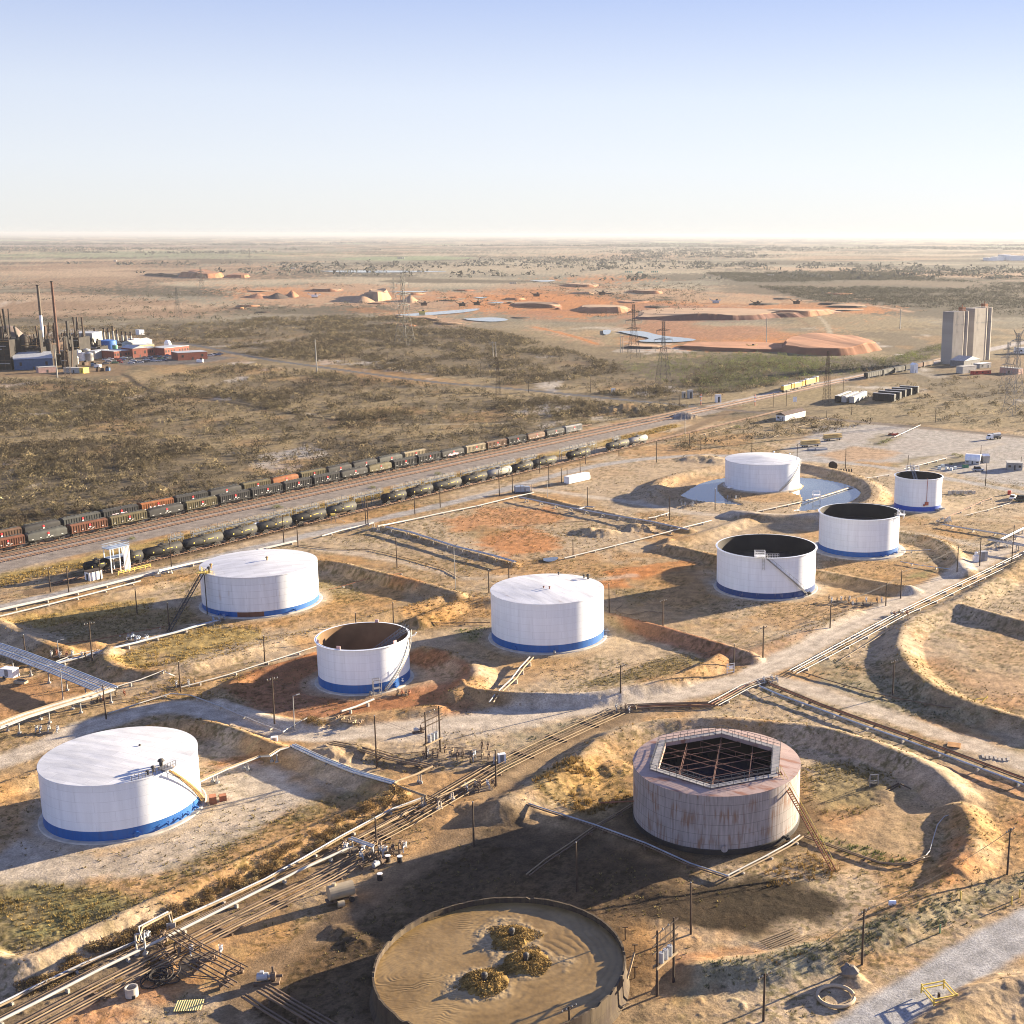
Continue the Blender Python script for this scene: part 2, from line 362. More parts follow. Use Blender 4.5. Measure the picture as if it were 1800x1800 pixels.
# far plain: broad fields
far = sstep(1150, 1700, Y)
fx, fy = X * .0011, Y * .0008
fc = mixc(np.tile(PAL['farpale'], (len(X), 1)), np.tile(PAL['fargrey'], (len(X), 1)), sstep(.36, .56, fbm(fx * 1.7, fy * 2.2, 91, 5)))
fc = mixc(fc, np.tile(PAL['farpink'], (len(X), 1)), sstep(.56, .68, fbm(fx * 1.3 + 4, fy * 1.6, 93, 4)) * .55)
fc = mixc(fc, np.tile(PAL['scrubd'], (len(X), 1)), .85 * sstep(.47, .6, fbm(fx * 4, fy * 5, 95, 5)))
fc = mixc(fc, np.tile(PAL['fgreen'], (len(X), 1)), .8 * sstep(.72, .76, fbm(fx * .8 + 9, fy * .7, 99, 2)))
C = mixc(C, fc, far)
# far patches
for pts, key, al in [
 ([(-80,468),(240,458),(330,470),(470,462),(560,472),(470,492),(330,492),(200,505),(-80,505)],'farpink',.55),
 ([(-80,520),(120,512),(300,528),(430,540),(330,560),(150,556),(-80,560)],'farpink',.55),
 ([(380,500),(470,505),(560,498),(690,500),(760,512),(900,515),(980,530),(900,548),(740,545),(640,535),(520,540),(420,530)],'farpink',.85),
 ([(430,508),(520,506),(580,516),(520,524),(440,524)],'orange',.6),
 ([(700,512),(880,515),(1000,508),(1120,520),(1060,530),(880,535),(760,525)],'orange',.45),
 ([(670,552),(760,550),(830,562),(790,575),(700,568)],'farpink',.85),
 ([(820,520),(980,516),(1090,528),(1090,552),(1010,560),(900,548),(840,540)],'orange',.85),
 ([(990,490),(1060,482),(1120,492),(1050,497)],'orange',.7),
 ([(1050,530),(1250,528),(1420,540),(1560,540),(1500,548),(1400,555),(1250,562),(1120,558)],'orange',.7),
 ([(1130,535),(1400,540),(1480,548),(1340,562),(1190,566),(1120,556)],'wine',.75),
 ([(1340,540),(1480,540),(1600,545),(1500,555),(1440,557),(1340,556)],'orange',.8),
 ([(1120,565),(1200,570),(1310,576),(1440,592),(1400,600),(1300,602),(1190,605),(1110,592)],'rust',.55),
 ([(1180,608),(1300,596),(1360,596),(1500,605),(1500,614),(1340,618),(1230,616),(1170,613)],'orange',.9),
 ([(940,572),(1020,590),(1060,604),(1050,610),(990,592),(935,577)],'farpink',.9),
 ([(1080,505),(1200,500),(1260,508),(1180,516),(1090,515)],'farpale',.8),
 ([(1560,482),(1800,476),(1880,480),(1800,488),(1600,487)],'farpink',.6),
 ([(-80,436),(120,434),(260,438),(120,441),(-80,441)],'farpink',.8),
 ([(-80,432),(200,430),(420,433),(200,435),(-80,434)],'wine',.7),
 ([(-80,446),(300,440),(560,447),(380,452),(-80,453)],'fgreen',.5),
 ([(600,470),(900,458),(1250,462),(1300,478),(1000,484),(720,482)],'farpale',.75),
 ([(850,440),(1200,436),(1500,445),(1250,452),(900,449)],'farpale',.7),
 ([(1000,446),(1160,444),(1230,452),(1080,456),(990,452)],'farpink',.6),
 ([(1250,490),(1450,482),(1700,488),(1860,500),(1860,560),(1650,556),(1520,536),(1400,524),(1280,510)],'scrubd',.75),
 ([(1380,545),(1460,548),(1600,556),(1640,572),(1500,585),(1400,572)],'straw',.75),
 ([(330,610),(420,575),(560,548),(690,560),(900,590),(1080,612),(1180,650),(1180,690),(900,664),(560,610)],'scrub',.55),
 ([(130,590),(300,572),(420,562),(480,575),(360,590),(250,606)],'scrubd',.6),
 ([(560,552),(700,560),(880,600),(760,606),(600,580)],'scrubd',.45),
 ([(1080,640),(1290,622),(1560,632),(1650,610),(1650,640),(1520,652),(1400,664),(1230,690),(1120,668)],'scrubd',.8),
 ([(230,650),(330,660),(480,690),(300,690),(230,672)],'straw',.8),
 ([(560,640),(720,655),(840,676),(700,676)],'ochre',.4),
 ([(1240,700),(1400,672),(1500,680),(1640,690),(1860,720),(1860,756),(1700,748),(1450,722),(1300,722)],'straw',.75),
 ([(1500,660),(1640,652),(1860,640),(1860,690),(1640,690)],'scrub',.6),
 ([(0,690),(200,680),(330,700),(480,722),(300,725),(100,720)],'straw',.5),
 ([(1660,640),(1860,625),(1860,668),(1690,668)],'dirtd',.7),
 ([(1360,690),(1480,676),(1490,690),(1430,705),(1350,702)],'olive',.4)]:
    d0 = G(*pts[len(pts) // 2])[1]; s = d0 / 600
    area(pts, key, feather=3 * s * s, alpha=al, wob=8 * s * s)
qn = sstep(.40, .58, fbm(X * .012, Y * .006, 701, 4))
for pts, key, al in [([(820,512),(1000,502),(1180,508),(1340,520),(1560,538),(1580,550),(1470,562),(1440,590),(1400,606),(1180,616),(1060,600),(960,572),(860,552)],'orange',.6),([(860,530),(1080,528),(1330,545),(1420,575),(1290,600),(1100,590),(930,560)],'wine',.45),([(640,512),(860,518),(900,545),(760,556),(600,545)],'orange',.45),([(980,508),(1240,512),(1420,530),(1300,538),(1080,524)],'farpale',.45)]: area(pts, key, feather=30, alpha=al, wob=60, mod=qn)
# haul tracks and ponds floor of the far pits
for pts, wd, key in [([(390,512),(470,520),(560,518),(760,522),(900,530)],9,'farpale'),([(450,540),(600,532),(760,527)],8,'farpale'),([(1340,530),(1440,527),(1560,540),(1600,548)],12,'farpink'),
 ([(935,574),(1000,588),(1050,605)],6,'orange'),([(420,580),(445,572),(480,575)],6,'farpale'),([(1440,556),(1455,572),(1460,590)],5,'farpale'),([(1400,558),(1425,575)],5,'dirtd')]:
    stroke(pts, wd, key, feather=2, wob=2)
# dark strips and pale tracks in the scrub
for pts, wd, key in [([(0,650),(140,668),(200,676),(280,690),(360,701),(450,715),(540,733),(640,742)],4.5,'black'),([(205,655),(228,662),(240,676),(268,688)],4,'black'),
 ([(470,684),(560,690),(700,694),(860,690),(960,700)],4,'scrubd'),([(500,721),(575,733),(650,742),(725,746),(900,745),(1050,738),(1140,733)],3,'farpale'),([(0,728),(90,727)],4,'salt')]:
    stroke(pts, wd, key, feather=1.2, wob=1.2, alpha=.85)
# railway formation
stroke([(-60,1000),(300,922),(700,838),(1000,775),(1240,720)], 24, 'ballast', feather=1.5, wob=1.0, rough=.15, cls=3)
stroke([(1200,727),(1330,700),(1450,674),(1560,653),(1650,634),(1760,610),(1860,590)], 13, 'ballastl', feather=2, wob=1, rough=.15, cls=3)
for o_, key, wd in ((-6.0, 'ballastl', 3.2), (-11.5, 'ballastl', 2.6), (2.2, 'dirtd', 3), (-3.2, 'brown', 2.2)):
    P0 = RA + RD * -40 + RN * o_; P1 = RA + RD * 460 + RN * o_
    d = pdist(X, Y, np.array([P0, P1]), wd); a = .75 * sstep(.5, -.5, d - wd / 2 + (n5 - .5) * .8); C = C * (1 - a[:, None]) + PAL[key] * a[:, None]
# spur with tank cars: oily ballast, then grass verge between it and the main line
stroke([(-60,1030),(200,976),(450,914),(700,862),(900,815),(1060,780),(1190,748)], 9, 'yellow', feather=2, wob=2, alpha=.85)
stroke([(60,1040),(252,992),(700,881),(1132,782),(1220,752),(1300,715)], 6.5, 'dirtd', feather=1.2, wob=.8, rough=.25, cls=3)
stroke([(120,1012),(252,990),(520,926),(900,834),(1040,800)], 5, 'black', feather=1.2, wob=1.2, alpha=.6)
# ------------------------------------------------------------------ tank farm soils
A_ = area
A_([(690,935),(760,905),(900,880),(1000,890),(1140,912),(1205,928),(1080,955),(990,982),(900,984),(760,955)],'pale',2,.6)
A_([(770,915),(860,893),(960,893),(1010,912),(900,925),(800,935)],'orange',3,.6,6)
A_([(840,960),(850,935),(930,928),(985,945),(960,970),(890,980)],'orange',3,.75,5)
A_([(800,945),(850,925),(890,932),(840,947)],'olive',2,.5,5)
A_([(940,982),(985,976),(975,990),(940,990)],'brown',1,.7)
A_([(1060,1006),(1200,983),(1222,990),(1160,1010),(1085,1018)],'orange',2,.85,4)
A_([(1035,1022),(1100,1014),(1100,1032),(1050,1036)],'orange',2,.8,3)
A_([(385,1212),(440,1185),(560,1150),(720,1150),(800,1160),(830,1190),(790,1235),(700,1250),(560,1264),(450,1252)],'red',2,.75,3)
A_([(395,1205),(440,1182),(560,1145),(570,1155),(470,1180),(420,1200)],'orange',1.5,.8,2)
A_([(760,1240),(840,1235),(830,1260),(770,1262)],'red',2,.5,3)
A_([(720,1180),(800,1168),(800,1195),(740,1205)],'pale',2,.6,2)
A_([(1068,1085),(1115,1090),(1180,1108),(1262,1140),(1300,1155),(1250,1160),(1140,1125)],'red',1.5,.7,2)
A_([(1110,1088),(1182,1106),(1175,1112),(1105,1096)],'orange',.8,.85,1)
A_([(1250,1152),(1330,1140),(1440,1105),(1420,1125),(1330,1165),(1270,1175)],'red',2,.35,3)
A_([(880,1180),(960,1175),(1070,1150),(1100,1130),(1190,1150),(1120,1190),(980,1212),(880,1208)],'pale',3,.7,3)
A_([(1010,1205),(1080,1185),(1190,1150),(1232,1158),(1190,1182),(1095,1202)],'olive',2,.7,3,rough=1.5)
A_([(800,1110),(860,1100),(868,1112),(830,1125)],'green',2,.5,3); A_([(1070,1035),(1150,1040),(1168,1048),(1120,1062)],'olive',2,.6,3)
A_([(1640,1000),(1600,1008),(1590,1018),(1625,1015)],'green',1.5,.7,2); A_([(1440,985),(1600,985),(1650,1000),(1560,1020),(1450,1008)],'ochre',2,.6,3)
A_([(1170,985),(1258,1000),(1262,1050),(1200,1075),(1130,1060)],'ochre',4,.5,6); A_([(1430,1042),(1520,1030),(1590,1032),(1480,1082),(1380,1102),(1300,1104),(1330,1075)],'ochre',3,.55,6); A_([(1090,1010),(1150,1000),(1160,1012),(1110,1020)],'orange',3,.7,4); A_([(560,1040),(720,1075),(680,1085),(560,1100),(470,1110)],'ochre',4,.5,6); A_([(860,1150),(1010,1160),(1040,1180),(940,1205),(870,1200)],'ochre',5,.45,6); A_([(1400,990),(1437,1000),(1437,1050),(1410,1060)],'orange',3,.4,4); A_([(690,1010),(760,1030),(740,1045),(690,1030)],'orange',2,.5,4)
A_([(1440,1010),(1500,1020),(1580,1030),(1550,1045),(1440,1060)],'tan',2,.6,3)
A_([(370,1335),(460,1330),(450,1350),(400,1375),(360,1378)],'orange',2,.65,3)
A_([(0,1500),(60,1460),(200,1500),(350,1430),(380,1350),(480,1345),(560,1400),(450,1470),(250,1540),(60,1560),(-60,1555)],'gravel',2,.85,3,rough=.35)
A_([(-60,1565),(60,1553),(190,1560),(255,1590),(140,1650),(50,1672),(-60,1660)],'olive',3,.85,4,rough=1.6)
A_([(40,1580),(180,1580),(150,1625),(60,1630)],'green',3,.5,6)
A_([(380,1480),(480,1440),(560,1400),(640,1395),(560,1430),(420,1490),(300,1545)],'olive',3,.5,4,rough=1.4)
A_([(195,1165),(260,1130),(360,1098),(450,1103),(465,1125),(380,1142),(300,1162),(240,1176)],'yellow',2,.85,3,rough=1.5)
A_([(255,1150),(300,1143),(310,1160),(265,1172)],'tan',2,.8,2)
A_([(15,1096),(100,1078),(200,1058),(272,1053),(262,1078),(165,1088),(70,1103)],'yellow',2,.75,3,rough=1.4)
A_([(70,1105),(340,1062),(350,1095),(120,1130)],'olive',3,.55,3)
A_([(560,1020),(620,1022),(645,1055),(600,1062),(560,1045)],'olive',2,.55,4)
A_([(560,1040),(620,1055),(590,1085),(500,1095),(470,1100)],'ochre',3,.4,4)
A_([(930,1362),(1000,1345),(1108,1362),(1110,1402),(1040,1432),(950,1402)],'yellow',2,.55,4,rough=1.6); A_([(960,1365),(1060,1350),(1110,1375),(1105,1400),(1030,1420)],'ochre',3,.5,5)
A_([(1408,1360),(1470,1340),(1560,1365),(1590,1390),(1540,1420),(1430,1450)],'olive',3,.75,4,rough=1.4); A_([(1410,1420),(1490,1415),(1550,1430),(1500,1480),(1420,1470)],'orange',3,.3,5)
A_([(1410,1455),(1480,1478),(1560,1500),(1600,1515),(1560,1520),(1450,1490)],'green',2,.6,4)
A_([(1500,1440),(1600,1410),(1660,1430),(1640,1480),(1560,1490)],'tan',3,.6,3)
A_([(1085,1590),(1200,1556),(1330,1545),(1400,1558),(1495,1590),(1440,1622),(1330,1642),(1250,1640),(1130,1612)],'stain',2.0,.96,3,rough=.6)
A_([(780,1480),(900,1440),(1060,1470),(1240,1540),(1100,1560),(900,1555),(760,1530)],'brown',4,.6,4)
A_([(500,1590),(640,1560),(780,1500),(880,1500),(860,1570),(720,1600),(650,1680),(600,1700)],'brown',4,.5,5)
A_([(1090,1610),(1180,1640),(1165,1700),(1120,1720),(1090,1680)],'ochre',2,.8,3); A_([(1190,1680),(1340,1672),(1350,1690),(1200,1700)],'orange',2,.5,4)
A_([(400,1780),(520,1690),(640,1600),(700,1540),(800,1480),(900,1440),(1060,1450),(1260,1545),(1180,1600),(1110,1640),(1150,1720),(1060,1830),(420,1840)],'brown',6,.85,6,rough=.8)  # dark soil round the mud basin, deepened to stand in for heavy shade
A_([(1640,1338),(1690,1372),(1860,1420),(1860,1400),(1700,1350)],'orange',2,.45,3); A_([(1690,1490),(1725,1520),(1700,1570),(1660,1590),(1650,1560)],'orange',2,.55,4); A_([(1760,1430),(1860,1430),(1860,1460),(1770,1455)],'orange',2,.5,3)
A_([(1610,1120),(1640,1180),(1760,1240),(1860,1255),(1860,1200),(1700,1180)],'orange',4,.35,6)
A_([(1640,1130),(1860,1110),(1860,1240),(1720,1220)],'pale',4,.5,4)
A_([(1340,1690),(1420,1672),(1500,1650),(1560,1625),(1650,1590),(1740,1545),(1860,1520),(1860,1555),(1720,1600),(1600,1650),(1500,1690),(1380,1720),(1230,1740),(1230,1712)],'weed',3,.75,4,rough=1.5)
A_([(1400,1172),(1470,1160),(1560,1190),(1640,1235),(1760,1290),(1640,1260),(1500,1232)],'weed',3,.55,5,rough=1.3)
A_([(1560,1290),(1640,1310),(1760,1370),(1660,1350)],'weed',3,.4,5)
A_([(100,1800),(190,1745),(290,1700),(330,1720),(230,1770),(150,1830)],'orange',2,.55,4); A_([(430,1640),(520,1600),(560,1640),(470,1680)],'ochre',3,.5,5)
A_([(930,1290),(1010,1262),(1100,1245),(1120,1258),(1030,1295),(960,1335),(880,1360),(860,1340)],'weed',3,.5,5,rough=1.2)
A_([(570,1300),(720,1330),(860,1340),(760,1365),(640,1345)],'brown',3,.5,5)
A_([(0,1210),(100,1175),(180,1210),(60,1255),(-40,1275)],'red',2,.3,3)
A_([(190,1245),(300,1190),(440,1190),(420,1215),(340,1235),(260,1255)],'ochre',3,.35,4)
A_([(700,1075),(800,1055),(860,1060),(865,1085),(780,1095),(720,1095)],'ochre',2,.6,3)
# G pond berm, lots and yards
A_([(940,830),(1040,815),(1200,800),(1400,805),(1570,825),(1575,845),(1540,900),(1440,912),(1300,905),(1180,895),(1040,870)],'pale',3,.7,3,rough=.6)
A_([(1130,850),(1260,835),(1330,838),(1260,860),(1180,880)],'ochre',3,.4,3)
A_([(1300,830),(1400,832),(1425,850),(1410,878),(1340,884),(1270,875),(1272,850)],'ochre',2,.6,2)
A_([(1390,785),(1440,750),(1560,745),(1640,755),(1740,760),(1800,768),(1880,778),(1880,860),(1760,850),(1660,830),(1560,812),(1440,812),(1380,812)],'grey',4,.85,5,rough=.25,)
A_([(1440,800),(1500,785),(1580,792),(1560,806),(1480,812)],'ochre',3,.6,4,rough=1); A_([(1540,760),(1590,768),(1560,785),(1520,782)],'olive',3,.6,4)
A_([(1565,815),(1640,800),(1700,798),(1700,812),(1620,826),(1560,824)],'olive',3,.7,4)
A_([(1160,780),(1240,755),(1330,735),(1450,730),(1520,742),(1440,760),(1380,775),(1300,790)],'straw',3,.6,5); A_([(1180,778),(1250,770),(1330,760),(1300,785)],'ochre',3,.6,5)
A_([(1565,925),(1700,930),(1860,955),(1860,925),(1660,905),(1660,890),(1860,905),(1860,880)],'pale',3,.3,4)
A_([(1450,905),(1560,905),(1570,925),(1440,925)],'grey',3,.6,3)
# ------------------------------------------------------------------ roads
RD_ = dict(rough=.08, cls=1, ruts=True)
stroke([(2080,790),(1880,905),(1800,945),(1700,1000),(1600,1050),(1480,1105),(1400,1148),(1330,1185),(1240,1212),(1100,1236),(950,1258),(800,1272),(700,1280),(600,1292),(500,1288),(430,1262),(340,1240),(260,1247),(150,1277),(60,1318),(-80,1372)],7.5,'road',1.4,1,1.2,**RD_)
A_([(690,1275),(760,1262),(900,1240),(1040,1225),(1100,1232),(980,1262),(860,1290),(760,1300),(650,1300)],'road',2.5,.8,3,rough=.2)
stroke([(1320,1190),(1400,1203),(1500,1238),(1620,1278),(1720,1312),(1880,1372),(2080,1440)],6,'road',1.4,.85,1.2,**RD_)
A_([(1420,1810),(1520,1740),(1650,1650),(1800,1580),(1880,1560),(1880,1640),(1760,1700),(1640,1780),(1560,1830)],'pale',3,.5,3,rough=.3)
stroke([(2080,1480),(1880,1592),(1800,1632),(1700,1690),(1610,1746),(1520,1808),(1460,1850)],7.5,'greyroad',1.0,1,.7,rough=.04,cls=1,ruts=True)
stroke([(-40,1815),(60,1762),(290,1650),(470,1562),(640,1478),(760,1415),(900,1345),(1090,1255)],8,'brown',2,.6,2,rough=.8)
stroke([(-60,1082),(120,1040),(250,1012),(450,962),(650,917),(850,871),(950,842),(1050,817),(1180,801),(1320,801),(1400,806),(1500,815),(1560,822),(1660,840),(1800,866),(1880,880)],6,'grey',1.2,.9,1,rough=.1,cls=1,ruts=True)
stroke([(925,858),(1040,873),(1130,886),(1200,901),(1290,908),(1420,913),(1560,914)],5,'road',1.2,.8,1,rough=.1,cls=1)
stroke([(1560,835),(1620,812),(1700,795),(1760,780)],6,'gravel',2,.7,1.5,rough=.2)
stroke([(380,1860),(450,1702),(560,1640),(640,1588),(760,1500),(850,1425),(900,1372),(960,1325),(1040,1280),(1110,1258)],5,'dirtd',1.4,.85,1.2,**RD_)
stroke([(840,1400),(960,1330),(1060,1290)],3,'tan',1.2,.8,1,rough=.2)
stroke([(240,600),(330,603),(450,630),(600,650),(750,671),(900,683),(1050,698),(1180,711),(1235,716),(1350,727),(1460,737),(1625,752),(1800,768),(1900,778)],7,'asphalt',1.0,1,.4,rough=.05,cls=2)
stroke([(1235,716),(1350,727),(1460,737),(1625,752),(1800,768)],10,'dirtd',2,.45,1,rough=.1)
stroke([(1540,930),(1600,938),(1660,945),(1700,955),(1760,968)],4,'road',1.5,.7,1,rough=.15)
stroke([(1110,1012),(990,1025),(900,1010),(820,1020),(760,1000),(640,975),(560,965)],3.5,'road',1.5,.55,1.5,rough=.2)
# tracks worn on pads round the tanks
for k, (tx, ty, r, h) in TANKS.items():
    for r0, al, key in ((r + 3.2, .6, 'pale'), (r + 1.0, .8, 'gravel')):
        if k == 'I': key = 'brown'
        m = np.nonzero((abs(X - tx) < r + 10) & (abs(Y - ty) < r + 10))[0]
        d = np.hypot(X[m] - tx, Y[m] - ty) + (n2[m] - .5) * 3
        a = al * sstep(r0 + 1.2, r0 - .5, d); C[m] = C[m] * (1 - a[:, None]) + PAL[key] * a[:, None]; ROUGH[m] *= 1 - .8 * a
# pads and quay round the refinery, the grain silo yard
A_([(-80,600),(60,590),(240,590),(300,605),(420,625),(440,636),(330,640),(230,645),(210,660),(60,662),(-80,665)],'dirtd',3,.8,4)
A_([(180,632),(320,622),(420,628),(340,640),(220,642)],'asphalt',3,.8,3)
# worn ruts and drag marks on bare ground: thin meandering darker lines
rutl = np.abs(np.sin((X * .55 + Y * .9 + 14 * n1 + 5 * n2) * 1.1)); rm = (1 - sstep(0, .12, rutl)) * sstep(.52, .6, fbm(X * .02, Y * .02, 121, 3)) * (Y < 600)
C *= (1 - .14 * rm)[:, None]
# pebbles, clods, small plants: fine mottling of the soil itself
gm = (.62 + .38 * ROUGH.clip(0, 1.2)); C *= (1 + gm * ((n3 - .5) * .5 + (n5 - .5) * .42))[:, None]
spk = sstep(.57, .66, fbm(X * 1.5, Y * 1.5, 141, 2)) * np.clip(ROUGH, 0, 1.3) * sstep(.42, .58, fbm(X * .06, Y * .06, 142, 3)) * (Y < 760)
C = mixc(C, C * np.array([.40, .42, .30]), .8 * np.clip(spk, 0, 1))
C = np.clip(C * .87, .01, .7)
# ------------------------------------------------------------------ small relief
fz = np.where(Y < 760, 1.0, np.where(Y < 1200, 1.0, 0.0))
Zc = Zc + fz * np.clip(ROUGH, .03, 2) * ((fbm(X * .2, Y * .2, 151, 4) - .5) * .22 + (fbm(X * 1.1, Y * 1.1, 152, 3) - .5) * .13 + np.clip(fbm(X * .9, Y * .9, 153, 2) - .64, 0, 1) * .5 * sstep(.45, .6, fbm(X * .05, Y * .05, 155, 3)))
Zc = Zc + nearm * (1 - np.clip(ROUGH, 0, 1)) * (fbm(X * .5, Y * .5, 154, 3) - .5) * .06
Zc = Zc + np.where(Y > 5000, (fbm(X * .0004, Y * .0004, 160, 3) - .5) * np.minimum(16, (Y - 5000) * .002), 0)
# flat under tanks
for k, (tx, ty, r, h) in TANKS.items():
    d = np.hypot(X - tx, Y - ty); Zc = np.where(d < r + .6, np.minimum(Zc, .02), Zc)
d = np.hypot(X - JX, Y - JY); Zc = np.where(d < JR + .5, np.minimum(Zc, .02), Zc)
# ------------------------------------------------------------------ ground material: surveyed colour x fine grain
gm_ = bpy.data.materials.new('soil'); gm_.use_nodes = True; n = gm_.node_tree; b = n.nodes['Principled BSDF']
b.inputs['Roughness'].default_value = .95; b.inputs['Specular IOR Level'].default_value = .1
at = n.nodes.new('ShaderNodeAttribute'); at.attribute_name = 'Col'
tc = n.nodes.new('ShaderNodeTexCoord'); na = n.nodes.new('ShaderNodeTexNoise'); na.inputs['Scale'].default_value = 2.6; na.inputs['Detail'].default_value = 5; na.inputs['Roughness'].default_value = .7
nb = n.nodes.new('ShaderNodeTexNoise'); nb.inputs['Scale'].default_value = .35; nb.inputs['Detail'].default_value = 6
for q in (na, nb): n.links.new(tc.outputs['Object'], q.inputs['Vector'])
ma = n.nodes.new('ShaderNodeMapRange'); ma.inputs[1].default_value = .3; ma.inputs[2].default_value = .7; ma.inputs[3].default_value = .58; ma.inputs[4].default_value = 1.36
mb_ = n.nodes.new('ShaderNodeMapRange'); mb_.inputs[1].default_value = .3; mb_.inputs[2].default_value = .7; mb_.inputs[3].default_value = .74; mb_.inputs[4].default_value = 1.22
n.links.new(na.outputs['Fac'], ma.inputs[0]); n.links.new(nb.outputs['Fac'], mb_.inputs[0])
mu = n.nodes.new('ShaderNodeMath'); mu.operation = 'MULTIPLY'; n.links.new(ma.outputs[0], mu.inputs[0]); n.links.new(mb_.outputs[0], mu.inputs[1])
vm = n.nodes.new('ShaderNodeVectorMath'); vm.operation = 'SCALE'; n.links.new(at.outputs['Color'], vm.inputs[0]); n.links.new(mu.outputs[0], vm.inputs['Scale'])
n.links.new(vm.outputs[0], b.inputs['Base Color'])
bp = n.nodes.new('ShaderNodeBump'); bp.inputs['Strength'].default_value = .5; bp.inputs['Distance'].default_value = .16; n.links.new(na.outputs['Fac'], bp.inputs['Height']); n.links.new(bp.outputs[0], b.inputs['Normal'])
# one sheet of terrain, cut along the road and railway edges into its named surfaces
idx = np.arange(NR * NC).reshape(NR, NC)
Q = np.stack([idx[:-1, :-1], idx[:-1, 1:], idx[1:, 1:], idx[1:, :-1]], -1).reshape(-1, 4)
qc = np.median(CLASS[Q], axis=1).astype(int)
V = np.stack([X, Y, Zc], 1)
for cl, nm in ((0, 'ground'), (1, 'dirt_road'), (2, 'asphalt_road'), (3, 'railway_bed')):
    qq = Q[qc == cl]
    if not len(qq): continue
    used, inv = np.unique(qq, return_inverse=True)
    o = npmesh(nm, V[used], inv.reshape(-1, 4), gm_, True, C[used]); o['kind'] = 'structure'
# exact surface heights for standing things on the ground
def hzs(x, y): return height(np.asarray(x, float), np.asarray(y, float))
# ------------------------------------------------------------------ water
wm = bpy.data.materials.new('pond_water'); wm.use_nodes = True; n = wm.node_tree; b = n.nodes['Principled BSDF']
b.inputs['Base Color'].default_value = (.09, .115, .15, 1); b.inputs['Roughness'].default_value = .12; b.inputs['Specular IOR Level'].default_value = .45
ns = n.nodes.new('ShaderNodeTexNoise'); ns.inputs['Scale'].default_value = 1.2; ns.inputs['Detail'].default_value = 4; tc = n.nodes.new('ShaderNodeTexCoord'); n.links.new(tc.outputs['Object'], ns.inputs['Vector'])
bp = n.nodes.new('ShaderNodeBump'); bp.inputs['Strength'].default_value = .25; bp.inputs['Distance'].default_value = .05; n.links.new(ns.outputs['Fac'], bp.inputs['Height']); n.links.new(bp.outputs[0], b.inputs['Normal'])
def water(pts, z, P=None):
    P = smoothline(GL(pts + pts[:1], z), 2)[:-1] if P is None else P
    mb = MB(); mb.add([(p[0], p[1], z) for p in P], [tuple(range(len(P)))]); o = mb.build('pond_water', wm); o['kind'] = 'structure'
    return o
water(None, -.25, POND[:-1])
for pts in ([(695,553),(740,550),(800,545),(850,541),(830,548),(770,553),(720,556)],[(815,560),(870,557),(900,562),(870,566),(825,563)],[(560,476),(650,475),(820,477),(700,479),(600,479)],[(680,512),(760,511),(740,514)],
  [(1060,580),(1075,579),(1072,588),(1060,588)],[(1085,582),(1130,581),(1160,590),(1210,594),(1230,598),(1180,602),(1110,600),(1150,595),(1110,588)],[(930,493),(985,492),(960,496)],[(830,522),(860,522),(850,525)],[(955,981),(985,978),(975,987),(955,987)],[(855,531),(890,530),(880,533)]):
    water(pts, .35 if G(*pts[0])[1] < 900 else .8)
